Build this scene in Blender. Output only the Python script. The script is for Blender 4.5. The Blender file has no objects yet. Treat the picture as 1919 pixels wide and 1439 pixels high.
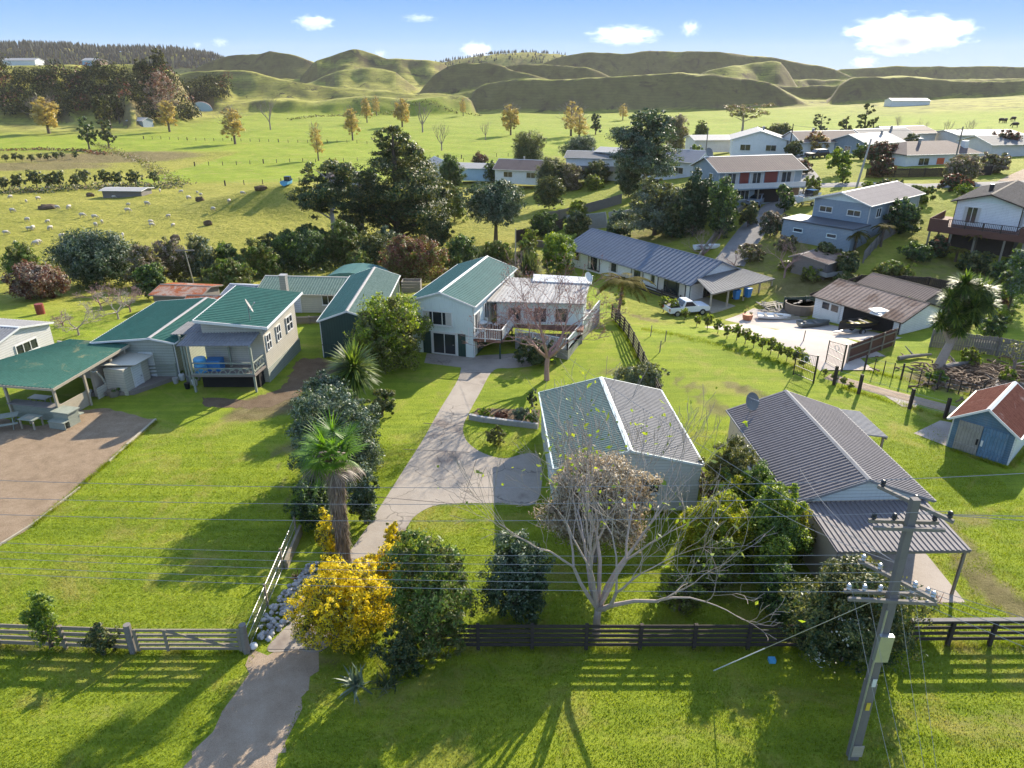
import bpy, bmesh, math, random
import numpy as np
from mathutils import Vector, Matrix

S = bpy.context.scene
COL = S.collection
R = math.radians

# ------------------------------------------------------------------ camera, sky, sun, exposure
PITCH = 23.9
CAM_H = 20.0
FPX = 1331.0                      # focal length in pixels of the 1919 px wide photograph
cam_d = bpy.data.cameras.new('camera'); cam = bpy.data.objects.new('camera', cam_d); COL.objects.link(cam)
cam.location = (0, 0, CAM_H); cam.rotation_euler = (R(90 - PITCH), 0, 0)
cam_d.sensor_width = 36.0; cam_d.lens = 36.0 * FPX / 1919.0
cam_d.clip_start = 0.5; cam_d.clip_end = 20000
S.camera = cam

SKY_LOW, SKY_MID, SKY_TOP, SKY_GAIN = (.52, .69, .89), (.35, .58, .90), (.14, .37, .83), 2.9
SUN_EL, SUN_AZ = 27.0, 31.0       # azimuth clockwise from +Y (the view direction)
world = bpy.data.worlds.new("World"); S.world = world; world.use_nodes = True
wt = world.node_tree; wt.nodes.clear()
w_out = wt.nodes.new('ShaderNodeOutputWorld'); w_bg = wt.nodes.new('ShaderNodeBackground')
w_sky = wt.nodes.new('ShaderNodeTexSky'); w_sky.sky_type = 'NISHITA'; w_sky.sun_disc = False
w_sky.sun_elevation = R(SUN_EL); w_sky.sun_rotation = R(SUN_AZ)
w_sky.altitude = 0; w_sky.air_density = 1.0; w_sky.dust_density = 0.0; w_sky.ozone_density = 3.0
w_hs = wt.nodes.new('ShaderNodeHueSaturation'); w_hs.inputs['Saturation'].default_value = 0.8
wt.links.new(w_sky.outputs[0], w_hs.inputs['Color'])
# towards the horizon the clear winter sky turns a soft blue instead of the bare glare of the model
w_tc = wt.nodes.new('ShaderNodeTexCoord'); w_sx = wt.nodes.new('ShaderNodeSeparateXYZ'); wt.links.new(w_tc.outputs['Generated'], w_sx.inputs[0])
w_gr = wt.nodes.new('ShaderNodeValToRGB'); wt.links.new(w_sx.outputs['Z'], w_gr.inputs['Fac']); _e = w_gr.color_ramp.elements
while len(_e) < 4: _e.new(.5)
for _k, (_p, _c) in enumerate(((0.0, SKY_LOW), (.035, SKY_MID), (.11, SKY_TOP), (.3, (.10, .26, .66)))): _e[_k].position = _p; _e[_k].color = (*_c, 1)
w_sc = wt.nodes.new('ShaderNodeVectorMath'); w_sc.operation = 'SCALE'; w_sc.inputs['Scale'].default_value = SKY_GAIN; wt.links.new(w_gr.outputs[0], w_sc.inputs[0])
w_mr = wt.nodes.new('ShaderNodeMapRange'); w_mr.interpolation_type = 'SMOOTHSTEP'; w_mr.inputs['From Min'].default_value = .12; w_mr.inputs['From Max'].default_value = .4; wt.links.new(w_sx.outputs['Z'], w_mr.inputs['Value'])
w_mx = wt.nodes.new('ShaderNodeMix'); w_mx.data_type = 'RGBA'; wt.links.new(w_mr.outputs[0], w_mx.inputs[0]); wt.links.new(w_sc.outputs[0], w_mx.inputs[6]); wt.links.new(w_hs.outputs[0], w_mx.inputs[7])
wt.links.new(w_mx.outputs[2], w_bg.inputs['Color'])
w_bg.inputs['Strength'].default_value = 0.15
wt.links.new(w_bg.outputs[0], w_out.inputs['Surface'])

sun_d = bpy.data.lights.new('sun', 'SUN'); sun = bpy.data.objects.new('sun', sun_d); COL.objects.link(sun)
sun_d.energy = 4.3; sun_d.angle = R(0.5); sun_d.color = (1.0, 0.89, 0.72)
_sd = Vector((math.sin(R(SUN_AZ)) * math.cos(R(SUN_EL)), math.cos(R(SUN_AZ)) * math.cos(R(SUN_EL)), math.sin(R(SUN_EL))))
sun.rotation_euler = _sd.to_track_quat('Z', 'Y').to_euler()
sun.location = (60, 100, 80)

S.view_settings.view_transform = 'Standard'; S.view_settings.look = 'None'
S.view_settings.exposure = 1.4; S.view_settings.gamma = 1.0
S.render.engine = 'CYCLES'
S.cycles.use_denoising = True
S.cycles.max_bounces = 6; S.cycles.diffuse_bounces = 3; S.cycles.glossy_bounces = 2
S.cycles.transmission_bounces = 3; S.cycles.transparent_max_bounces = 6; S.cycles.volume_bounces = 1
S.cycles.use_adaptive_sampling = True; S.cycles.adaptive_threshold = 0.02
S.cycles.caustics_reflective = False; S.cycles.caustics_refractive = False

# ------------------------------------------------------------------ helpers
def U(px, py, z=0.0):
    """A pixel of the photograph -> the point of the horizontal plane at height z."""
    a = (px - 959.5) / FPX; b = -(py - 719.5) / FPX; p = R(PITCH)
    h = math.cos(p) + b * math.sin(p); v = -math.sin(p) + b * math.cos(p)
    t = (z - CAM_H) / v
    return Vector((a * t, h * t, z))

def UT(px, py):
    """A pixel -> the point where its line meets the ground."""
    z = 0.0
    for _ in range(30):
        q = U(px, py, z); z += 0.6 * (float(T(q.x, q.y)) - z)
    q = U(px, py, z); q.z = float(T(q.x, q.y))
    return q

def UY(px, py, Y):
    """A pixel -> the point at forward distance Y."""
    a = (px - 959.5) / FPX; b = -(py - 719.5) / FPX; p = R(PITCH)
    h = math.cos(p) + b * math.sin(p); v = -math.sin(p) + b * math.cos(p)
    t = Y / h
    return Vector((a * t, Y, CAM_H + v * t))

def tag(o, label=None, cat=None, group=None, kind=None):
    if label: o['label'] = label
    if cat: o['category'] = cat
    if group: o['group'] = group
    if kind: o['kind'] = kind
    return o

def thing(name, label, cat, loc=(0, 0, 0), rz=0.0, group=None, scale=None):
    o = bpy.data.objects.new(name, None); COL.objects.link(o)
    o.empty_display_size = 0.3
    o.location = loc; o.rotation_euler = (0, 0, rz)
    if scale is not None: o.scale = scale if hasattr(scale, '__len__') else (scale,) * 3
    return tag(o, label, cat, group)

def link(name, me, parent=None):
    o = bpy.data.objects.new(name, me); COL.objects.link(o)
    if parent is not None: o.parent = parent
    return o

def dup(root, loc, rz=0.0, label=None, group=None, scale=None):
    """A copy of a thing with copies of its parts and sub-parts (mesh data shared)."""
    r = root.copy(); COL.objects.link(r); r.location = loc
    r.rotation_euler = (0, 0, rz)
    if scale is not None: r.scale = scale if hasattr(scale, '__len__') else (scale,) * 3
    if label: r['label'] = label
    if group: r['group'] = group
    for ch in list(root.children):
        c = ch.copy(); COL.objects.link(c); c.parent = r
        for g in list(ch.children):
            d = g.copy(); COL.objects.link(d); d.parent = c
    return r

class MB:
    """Collects vertices and faces; build() links them as ONE mesh object."""
    def __init__(s): s.v = []; s.f = []; s.m = []; s.g = []
    def add(s, vs, fs, mi=0):
        b = len(s.v); s.g.append((b, len(s.f))); s.v.extend([tuple(v) for v in vs])
        for f in fs: s.f.append(tuple(i + b for i in f)); s.m.append(mi)
        return s
    def box(s, c, size, rz=0.0, mi=0):
        x, y, z = [k / 2 for k in size]; ca, sa = math.cos(rz), math.sin(rz); vs = []
        for dz in (-z, z):
            for dx, dy in ((-x, -y), (x, -y), (x, y), (-x, y)):
                vs.append((c[0] + dx * ca - dy * sa, c[1] + dx * sa + dy * ca, c[2] + dz))
        return s.add(vs, [(3, 2, 1, 0), (4, 5, 6, 7), (0, 1, 5, 4), (1, 2, 6, 5), (2, 3, 7, 6), (3, 0, 4, 7)], mi)
    def b2(s, x0, x1, y0, y1, z0, z1, mi=0):
        return s.box(((x0 + x1) / 2, (y0 + y1) / 2, (z0 + z1) / 2), (x1 - x0, y1 - y0, z1 - z0), 0, mi)
    def bar(s, p, q, w, h, mi=0):
        """Box beam from p to q, w wide (sideways) and h high."""
        p = Vector(p); q = Vector(q); d = (q - p)
        if d.length < 1e-6: return s
        d.normalize(); up = Vector((0, 0, 1)) if abs(d.z) < 0.95 else Vector((0, 1, 0))
        r = d.cross(up).normalized(); u = r.cross(d).normalized(); vs = []
        for e in (p, q):
            for a, b in ((-1, -1), (1, -1), (1, 1), (-1, 1)): vs.append(e + r * (a * w / 2) + u * (b * h / 2))
        return s.add(vs, [(0, 1, 2, 3), (7, 6, 5, 4), (0, 4, 5, 1), (1, 5, 6, 2), (2, 6, 7, 3), (3, 7, 4, 0)], mi)
    def tube(s, p, q, r0, r1=None, n=6, mi=0, cap=True):
        return s.path([p, q], [r0, r0 if r1 is None else r1], n, mi, cap)
    def path(s, pts, rad, n=6, mi=0, cap=True):
        pts = [Vector(p) for p in pts]; m = len(pts); vs = []
        if not hasattr(rad, '__len__'): rad = [rad] * m
        ref = None
        for i, p in enumerate(pts):
            d = (pts[min(i + 1, m - 1)] - pts[max(i - 1, 0)])
            if d.length < 1e-9: d = Vector((0, 0, 1))
            d.normalize()
            if ref is None: ref = Vector((0, 0, 1)) if abs(d.z) < 0.9 else Vector((1, 0, 0))
            r = d.cross(ref)
            if r.length < 1e-4: r = d.orthogonal()
            r.normalize(); u = r.cross(d); ref = u
            for k in range(n):
                a = 2 * math.pi * k / n
                vs.append(p + (r * math.cos(a) + u * math.sin(a)) * rad[i])
        fs = []
        for i in range(m - 1):
            for k in range(n):
                k2 = (k + 1) % n
                fs.append((i * n + k, i * n + k2, (i + 1) * n + k2, (i + 1) * n + k))
        if cap: fs.append(tuple(range(n - 1, -1, -1))); fs.append(tuple((m - 1) * n + k for k in range(n)))
        return s.add(vs, fs, mi)
    def prism(s, poly, z0, z1, mi=0):
        n = len(poly); vs = [(p[0], p[1], z0) for p in poly] + [(p[0], p[1], z1) for p in poly]
        return s.add(vs, [tuple(range(n - 1, -1, -1)), tuple(range(n, 2 * n))] + [(i, (i + 1) % n, n + (i + 1) % n, n + i) for i in range(n)], mi)
    def ball(s, c, r, nu=10, nv=6, mi=0, jit=0.0, seed=0):
        rr = random.Random(seed); vs = []; r = r if hasattr(r, '__len__') else (r,) * 3
        vs.append((c[0], c[1], c[2] - r[2]))
        for j in range(1, nv):
            t = -math.pi / 2 + math.pi * j / nv
            for i in range(nu):
                a = 2 * math.pi * i / nu; k = 1 + rr.uniform(-jit, jit)
                vs.append((c[0] + r[0] * math.cos(t) * math.cos(a) * k, c[1] + r[1] * math.cos(t) * math.sin(a) * k, c[2] + r[2] * math.sin(t) * k))
        vs.append((c[0], c[1], c[2] + r[2])); fs = []
        for i in range(nu): fs.append((0, 1 + (i + 1) % nu, 1 + i))
        for j in range(nv - 2):
            for i in range(nu):
                a = 1 + j * nu; i2 = (i + 1) % nu
                fs.append((a + i, a + i2, a + nu + i2, a + nu + i))
        a = 1 + (nv - 2) * nu
        for i in range(nu): fs.append((a + i, a + (i + 1) % nu, len(vs) - 1))
        return s.add(vs, fs, mi)
    def sheet(s, p00, p10, p11, p01, th, pitch=0.0, amp=0.0, mi=0, plat=0.35):
        """Roof sheet: edge p00-p10 is the eave, p01-p11 the ridge; ribs run from eave to ridge."""
        p00, p10, p11, p01 = map(Vector, (p00, p10, p11, p01))
        nrm = (p10 - p00).cross(p01 - p00).normalized()
        if nrm.z < 0: nrm = -nrm
        L = max((p10 - p00).length, (p11 - p01).length)
        if pitch > 0:
            n = max(2, int(L / pitch)); ts = []; hs = []
            for i in range(n):
                for q, hh in ((0.0, 0), (0.5 - plat / 2 - .12, 0), (0.5 - plat / 2, 1), (0.5 + plat / 2, 1), (0.5 + plat / 2 + .12, 0)):
                    ts.append((i + q) / n); hs.append(hh * amp)
            ts.append(1.0); hs.append(0.0)
        else: ts = [0.0, 1.0]; hs = [0.0, 0.0]
        k = len(ts); vs = []
        for t, hh in zip(ts, hs):
            a = p00.lerp(p10, t); b = p01.lerp(p11, t)
            vs += [a + nrm * hh, b + nrm * hh, a - nrm * th, b - nrm * th]
        fs = []
        for i in range(k - 1):
            a, b = 4 * i, 4 * (i + 1)
            fs += [(a, b, b + 1, a + 1), (a + 3, b + 3, b + 2, a + 2), (a + 2, b + 2, b, a), (a + 1, b + 1, b + 3, a + 3)]
        fs += [(0, 1, 3, 2), (4 * (k - 1) + 2, 4 * (k - 1) + 3, 4 * (k - 1) + 1, 4 * (k - 1))]
        return s.add(vs, fs, mi)
    def each(s, name, mats, parent=None, wrap=None):
        """Every piece that was added becomes an object of its own."""
        out = []; g = s.g + [(len(s.v), len(s.f))]
        for (v0, f0), (v1, f1) in zip(g[:-1], g[1:]):
            q = MB(); q.add(s.v[v0:v1], [tuple(i - v0 for i in f) for f in s.f[f0:f1]]); o = q.build(name, mats, parent)
            out.append(wrap(o) if wrap else o)
        return out
    def build(s, name, mats, parent=None, smooth=False):
        me = bpy.data.meshes.new(name)
        me.from_pydata(s.v, [], s.f)
        mats = mats if isinstance(mats, (list, tuple)) else [mats]
        for m in mats: me.materials.append(m)
        if len(mats) > 1: me.polygons.foreach_set('material_index', s.m)
        if smooth: me.polygons.foreach_set('use_smooth', [True] * len(s.f))
        me.update()
        return link(name, me, parent)

def np_mesh(name, V, Q, mats, parent=None, mi=None, smooth=False, link_it=True):
    """Fast mesh from numpy vertices V (n,3) and polygons Q (m,3|4)."""
    V = np.asarray(V, np.float32); Q = np.asarray(Q, np.int32); k = Q.shape[1]
    me = bpy.data.meshes.new(name)
    me.vertices.add(len(V)); me.vertices.foreach_set('co', V.ravel())
    me.loops.add(Q.size); me.loops.foreach_set('vertex_index', Q.ravel())
    me.polygons.add(len(Q))
    me.polygons.foreach_set('loop_start', np.arange(0, Q.size, k, dtype=np.int32))
    mats = mats if isinstance(mats, (list, tuple)) else [mats]
    for m in mats: me.materials.append(m)
    if mi is not None: me.polygons.foreach_set('material_index', np.asarray(mi, np.int32))
    if smooth: me.polygons.foreach_set('use_smooth', np.ones(len(Q), bool))
    me.update(calc_edges=True); me.validate()
    return link(name, me, parent) if link_it else me

# ------------------------------------------------------------------ materials
class NT:
    def __init__(s, name):
        s.m = bpy.data.materials.new(name); s.m.use_nodes = True; s.t = s.m.node_tree; s.t.nodes.clear()
        s.out = s.n('ShaderNodeOutputMaterial')
    def n(s, typ, **kw):
        o = s.t.nodes.new(typ)
        for k, v in kw.items(): setattr(o, k, v)
        return o
    def l(s, a, b): s.t.links.new(a, b)
    def noise(s, vec, scale, detail=4, rough=0.6, dist=0.0):
        o = s.n('ShaderNodeTexNoise'); o.inputs['Scale'].default_value = scale; o.inputs['Detail'].default_value = detail
        o.inputs['Roughness'].default_value = rough; o.inputs['Distortion'].default_value = dist
        if vec is not None: s.l(vec, o.inputs['Vector'])
        return o.outputs['Fac']
    def mapv(s, vec, scale=(1, 1, 1), rot=(0, 0, 0)):
        o = s.n('ShaderNodeMapping'); o.inputs['Scale'].default_value = scale; o.inputs['Rotation'].default_value = rot
        s.l(vec, o.inputs['Vector']); return o.outputs[0]
    def ramp(s, fac, stops, interp='LINEAR'):
        o = s.n('ShaderNodeValToRGB'); e = o.color_ramp.elements; o.color_ramp.interpolation = interp
        while len(e) < len(stops): e.new(0.5)
        for i, (p, c) in enumerate(stops):
            e[i].position = p; e[i].color = (*c, 1) if len(c) == 3 else c
        if fac is not None: s.l(fac, o.inputs['Fac'])
        return o.outputs['Color']
    def mix(s, fac, a, b, mode='MIX'):
        o = s.n('ShaderNodeMix', data_type='RGBA', blend_type=mode)
        for sock, v in ((o.inputs[0], fac), (o.inputs[6], a), (o.inputs[7], b)):
            if hasattr(v, 'is_output'): s.l(v, sock)
            elif isinstance(v, (int, float)): sock.default_value = v if sock.type == 'VALUE' else (v, v, v, 1)
            else: sock.default_value = (*v, 1)
        return o.outputs[2]
    def math(s, op, a, b=0.5, clamp=False):
        o = s.n('ShaderNodeMath', operation=op, use_clamp=clamp)
        for sock, v in ((o.inputs[0], a), (o.inputs[1], b)):
            if hasattr(v, 'is_output'): s.l(v, sock)
            else: sock.default_value = v
        return o.outputs[0]
    def bump(s, h, strength=0.5, dist=0.05):
        o = s.n('ShaderNodeBump'); o.inputs['Strength'].default_value = strength; o.inputs['Distance'].default_value = dist
        s.l(h, o.inputs['Height']); return o.outputs[0]
    def bsdf(s, col, rough=0.8, normal=None, spec=0.3, metal=0.0):
        o = s.n('ShaderNodeBsdfPrincipled'); o.inputs['Specular IOR Level'].default_value = spec; o.inputs['Metallic'].default_value = metal
        if hasattr(col, 'is_output'): s.l(col, o.inputs['Base Color'])
        else: o.inputs['Base Color'].default_value = (*col, 1)
        if hasattr(rough, 'is_output'): s.l(rough, o.inputs['Roughness'])
        else: o.inputs['Roughness'].default_value = rough
        if normal is not None: s.l(normal, o.inputs['Normal'])
        return o
    def done(s, shader):
        s.l(shader.outputs[0] if hasattr(shader, 'outputs') else shader, s.out.inputs['Surface']); return s.m

def scl(c, k): return tuple(min(1, x * k) for x in c)

def M_paint(name, col, rough=0.55, var=0.14, scale=1.3, dirt=None, boards=0.0, vert=False, spec=0.35):
    """Painted or weathered surface; boards: height of lapped boards (bump)."""
    t = NT(name); tc = t.n('ShaderNodeTexCoord').outputs['Object']
    f = t.noise(tc, scale, 6, 0.65); f2 = t.noise(t.mapv(tc, (6, 6, 0.7)), 1.6, 4, 0.6)
    c = t.mix(f, scl(col, 1 - var), scl(col, 1 + var))
    d = dirt or scl(col, 0.62)
    k = t.ramp(f2, [(0.52, (0, 0, 0)), (0.78, (1, 1, 1))])
    c = t.mix(t.math('MULTIPLY', k, 0.4), c, d)
    nrm = None
    if boards > 0:
        sx = t.n('ShaderNodeSeparateXYZ'); t.l(tc, sx.inputs[0])
        src = sx.outputs['Z'] if not vert else t.math('ADD', sx.outputs['X'], sx.outputs['Y'])
        saw = t.math('FRACT', t.math('MULTIPLY', src, 1.0 / boards))
        line = t.math('GREATER_THAN', saw, 0.8)
        c = t.mix(t.math('MULTIPLY', line, 0.45), c, scl(col, 0.4))
        nrm = t.bump(saw, 0.6, 0.02)
    else: nrm = t.bump(f, 0.12, 0.02)
    return t.done(t.bsdf(c, rough, nrm, spec))

def M_roof(name, col, col2=None, rough=0.5, streak=0.5, spec=0.4, rust=None, rust_at=0.6, lichen=0.0):
    t = NT(name); tc = t.n('ShaderNodeTexCoord').outputs['Object']
    f = t.noise(tc, 0.7, 6, 0.65); g = t.noise(tc, 7.0, 4, 0.7)
    sx = t.noise(t.mapv(tc, (5.0, 5.0, 0.4)), 0.9, 3, 0.6)
    c = t.mix(f, scl(col, 0.8), col2 or scl(col, 1.2))
    c = t.mix(t.math('MULTIPLY', t.ramp(sx, [(0.4, (0, 0, 0)), (0.7, (1, 1, 1))]), streak), c, scl(col, 0.6))
    c = t.mix(t.math('MULTIPLY', g, 0.3), c, scl(col, 1.5))
    if rust:
        k = t.noise(tc, 0.55, 7, 0.72, 0.6)
        c = t.mix(t.ramp(k, [(rust_at, (0, 0, 0)), (rust_at + 0.1, (1, 1, 1))]), c, rust)
    sz = t.n('ShaderNodeSeparateXYZ'); t.l(tc, sz.inputs[0]); ln = t.math('GREATER_THAN', t.math('FRACT', t.math('ADD', t.math('MULTIPLY', sz.outputs['Z'], 4.0), t.math('MULTIPLY', f, .3))), .93)
    c = t.mix(t.math('MULTIPLY', ln, .3), c, scl(col, .5)); st = t.noise(tc, 2.2, 5, .7, .5); c = t.mix(t.math('MULTIPLY', t.ramp(st, [(.55, (0, 0, 0)), (.72, (1, 1, 1))]), .35), c, scl(col, .55))
    return t.done(t.bsdf(c, min(.92, rough + .28), t.bump(g, 0.08, 0.02), spec * .3))

def M_wood(name, col, rough=0.8, var=0.35):
    t = NT(name); tc = t.n('ShaderNodeTexCoord').outputs['Object']
    oi = t.n('ShaderNodeObjectInfo')
    f = t.noise(t.mapv(tc, (1.5, 1.5, 6)), 2.2, 5, 0.7); g = t.noise(tc, 14, 4, 0.7)
    c = t.mix(f, scl(col, 1 - var), scl(col, 1 + var)); c = t.mix(t.math('MULTIPLY', g, 0.4), c, scl(col, 0.6))
    return t.done(t.bsdf(c, rough, t.bump(g, 0.3, 0.02), 0.2))

def M_leaf(name, cols, trans=0.35, rough=0.5, spec=0.35, tcol=None):
    """Leaves: each leaf island takes its own tone; light comes through."""
    t = NT(name); g = t.n('ShaderNodeNewGeometry'); tc = t.n('ShaderNodeTexCoord').outputs['Object']
    f = t.noise(tc, 0.9, 3, 0.6)
    r = t.math('ADD', t.math('MULTIPLY', g.outputs['Random Per Island'], 0.75), t.math('MULTIPLY', t.math('SUBTRACT', f, 0.37), 0.9), True)
    n = len(cols); c = t.ramp(r, [(i / (n - 1), cc) for i, cc in enumerate(cols)])
    b = t.bsdf(c, rough, None, spec)
    tr = t.n('ShaderNodeBsdfTranslucent'); t.l(t.mix(1.0, c, tcol or (1.5, 1.5, 0.6), 'MULTIPLY'), tr.inputs['Color'])
    mx = t.n('ShaderNodeMixShader'); mx.inputs[0].default_value = trans
    t.l(b.outputs[0], mx.inputs[1]); t.l(tr.outputs[0], mx.inputs[2])
    return t.done(mx)

def M_plain(name, col, rough=0.5, metal=0.0, spec=0.4):
    t = NT(name); tc = t.n('ShaderNodeTexCoord').outputs['Object']
    f = t.noise(tc, 6.0, 3, 0.6); c = t.mix(f, scl(col, 0.85), scl(col, 1.12))
    return t.done(t.bsdf(c, rough, None, spec, metal))

def M_glass(name, col=(0.02, 0.025, 0.03), rough=0.06):
    t = NT(name); tc = t.n('ShaderNodeTexCoord').outputs['Object']
    f = t.noise(tc, 0.9, 2, 0.5); c = t.mix(f, scl(col, 0.5), scl(col, 2.0))
    return t.done(t.bsdf(c, rough, None, 0.8))

def M_ground(name, ramp_stops, scale=3.0, fine=40.0, rough=0.95, bump=0.4, speck=None, patch=None, crack=None):
    t = NT(name); p = t.n('ShaderNodeNewGeometry').outputs['Position']
    f = t.noise(p, scale, 6, 0.65); g = t.noise(p, fine, 5, 0.75); big = t.noise(p, scale * 0.12, 4, 0.55)
    k = t.math('ADD', t.math('MULTIPLY', f, 0.35), t.math('ADD', t.math('MULTIPLY', g, 0.6), t.math('MULTIPLY', big, 0.2)))
    k = t.math('SUBTRACT', k, 0.065)
    c = t.ramp(k, ramp_stops)
    if patch: c = t.mix(t.ramp(t.noise(p, patch[1], 4, 0.6), [(patch[2], (0, 0, 0)), (patch[2] + 0.12, (1, 1, 1))]), c, patch[0])
    if speck:
        vo = t.n('ShaderNodeTexVoronoi'); vo.inputs['Scale'].default_value = speck[1]; t.l(p, vo.inputs['Vector'])
        c = t.mix(t.math('MULTIPLY', t.math('LESS_THAN', vo.outputs['Distance'], speck[2]), 0.8), c, speck[0])
    if crack:
        vo = t.n('ShaderNodeTexVoronoi', feature='DISTANCE_TO_EDGE'); vo.inputs['Scale'].default_value = crack; wv = t.n('ShaderNodeVectorMath', operation='ADD'); nz = t.n('ShaderNodeTexNoise'); nz.inputs['Scale'].default_value = 1.1; t.l(p, nz.inputs['Vector']); t.l(p, wv.inputs[0]); t.l(nz.outputs['Color'], wv.inputs[1]); t.l(wv.outputs[0], vo.inputs['Vector'])
        c = t.mix(t.math('MULTIPLY', t.math('LESS_THAN', vo.outputs['Distance'], .006), .55), c, (.09, .075, .06))
    return t.done(t.bsdf(c, rough, t.bump(g, bump, 0.05), 0.15))

MAT = {}
# ------------------------------------------------------------------ the ground: shape
CP = np.array([
 (-60,52,0),(-30,54,0),(0,54,0),(20,54,0),(40,54,0),(60,54,0),(90,54,2),
 (-20,64,-.4),(-30,68,-1),(-20,76,-2),(-50,64,-.6),(-60,82,-2.6),(-50,98,-4),(-72,98,-4),(-34,112,-3.6),(-15,90,-3),(-17,103,-3.6),
 (-100,140,-4.6),(-80,170,-5),(-14,178,-5),(-120,170,-5),(-200,320,-6),(-80,320,-6),(9,320,-6),(100,320,-4),(170,300,0),(-100,400,-6),(150,400,-3),
 (0,420,-6),(-220,420,-5),(250,400,2),(-34,136,-2.2),(-60,240,-6),(30,240,-5),
 (0,62,-.3),(0,76,-1.8),(0,100,-3),(9,60,-.9),(10,76,-2),(19,69,-2),(25,64,-1.8),(25,58,-1.2),(33,58,-.8),(20,92,-.4),(28,82,1),(36,77.5,2),(45,80,2.5),
 (33,99,3.5),(41,99,3.5),(50,77,1.4),(50,64,0),(62,80,4),(60,110,5),(45,130,4),(30,130,1),(20,120,-1),(10,110,-3),(82,100,6),(80,140,5),(60,170,4),(110,200,3),(40,200,-3),
 (0,140,-4.6),(120,140,6)], float)
def _phi(r2): return 0.5 * r2 * np.log(r2 + 1e-9)
_n = len(CP); _d2 = ((CP[:, None, :2] - CP[None, :, :2]) ** 2).sum(2)
_A = np.zeros((_n + 3, _n + 3)); _A[:_n, :_n] = _phi(_d2) + np.eye(_n) * 60.0
_A[:_n, _n] = 1; _A[:_n, _n + 1:] = CP[:, :2]; _A[_n, :_n] = 1; _A[_n + 1:, :_n] = CP[:, :2].T
_W = np.linalg.solve(_A, np.concatenate([CP[:, 2], [0, 0, 0]]))

def smooth(a, b, x):
    t = np.clip((x - a) / (b - a), 0, 1); return t * t * (3 - 2 * t)

_rs = np.random.RandomState(7)
_NW = [(_rs.uniform(0, 6.28), _rs.uniform(0, 6.28)) for _ in range(40)]
def wav(x, y, L, seed, n=5):
    """Cheap smooth noise in -1..1: a few crossed waves of wavelength about L."""
    o = 0
    for i in range(n):
        a, ph = _NW[(seed * 7 + i * 3) % 40]; k = 6.283 / L * (0.7 + 0.17 * i)
        o = o + np.sin((x * np.cos(a * 1.7 + i) + y * np.sin(a * 1.7 + i)) * k + ph + 1.3 * np.sin(x * k * .31 + ph * 2))
    return o / n

# hill layers: distance, front slope (degrees), back slope, [(pixel x, pixel y of the crest)], wiggle of the distance
LAY = [
 ('forest', 1500, 30, .02, [(-400,95),(-200,90),(0,92),(60,88),(140,92),(200,97),(280,97),(340,100),(400,109),(430,120),(470,150)], .01),
 ('far', 1400, 30, .02, [(780,150),(820,118),(880,108),(900,104),(960,99),(1000,99),(1040,101),(1120,112),(1200,150)], .01),
 ('dune', 820, 41, .10, [(340,150),(370,129),(400,117),(430,106),(470,102),(510,97),(545,101),(580,111),(615,123),(650,150)], .02),
 ('peak', 760, 27, .14, [(560,150),(590,116),(625,106),(645,99),(662,95),(680,96),(705,105),(725,113),(745,111),(775,113),(800,114),(830,119),(860,150)], .03),
 ('brown', 880, 39, .02, [(990,150),(1020,118),(1040,110),(1100,99),(1180,101),(1195,98),(1280,97),(1340,99),(1400,104),(1440,107),(1500,119),(1560,130),(1590,142),(1620,156),(1660,190)], .015),
 ('back', 980, 38, .02, [(1540,150),(1575,132),(1640,128),(1680,124),(1740,126),(1800,126),(1860,125),(1919,127),(2200,128),(2500,126)], .01),
 ('bowl', 600, 43, .22, [(770,190),(795,158),(815,139),(840,127),(870,119),(900,118),(925,120),(945,124),(960,132),(990,140),(1020,150),(1050,160)], .02),
 ('crown', 680, 43, .10, [(900,160),(930,128),(970,123),(1020,121),(1060,122),(1095,125),(1120,132),(1145,146),(1180,165)], .02),
 ('shoulder', 640, 27, .10, [(1290,160),(1320,138),(1360,126),(1400,119),(1440,112),(1460,116),(1475,130),(1500,165),(1530,195)], .02),
 ('scarp', 520, 45, .03, [(870,220),(886,175),(905,160),(950,153),(985,149),(1040,151),(1080,149),(1140,146),(1200,142),(1280,137),(1340,142),(1400,150),(1440,155),(1458,162),(1480,174),(1510,192),(1540,209),(1565,222)], .012),
 ('right', 545, 43, .04, [(1540,230),(1560,200),(1580,158),(1600,146),(1640,145),(1700,143),(1760,149),(1800,154),(1850,155),(1919,152),(2100,150),(2500,146)], .014),
 ('spur', 560, 25, .05, [(290,190),(330,142),(370,136),(440,133),(475,137),(520,150),(575,160),(620,166),(680,170),(760,178),(850,176),(884,172),(890,230)], .035),
 ('toe', 490, 24, .05, [(380,235),(420,200),(470,192),(520,188),(580,196),(640,187),(700,184),(760,192),(820,184),(868,182),(885,196),(895,235)], .03),
 ('mid', 640, 22, .08, [(560,165),(600,146),(640,129),(700,128),(740,136),(780,170),(800,190)], .03),
 ('left', 435, 26, .01, [(-600,120),(-60,126),(0,125),(100,124),(180,124),(250,122),(300,128),(325,142),(340,175),(352,215),(362,250)], .02),
 ('mound', 440, 22, .12, [(215,240),(235,200),(270,192),(310,193),(350,205),(375,240)], .01),
]
def tanaz(px): return (px - 959.5) / 1455.5

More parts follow.
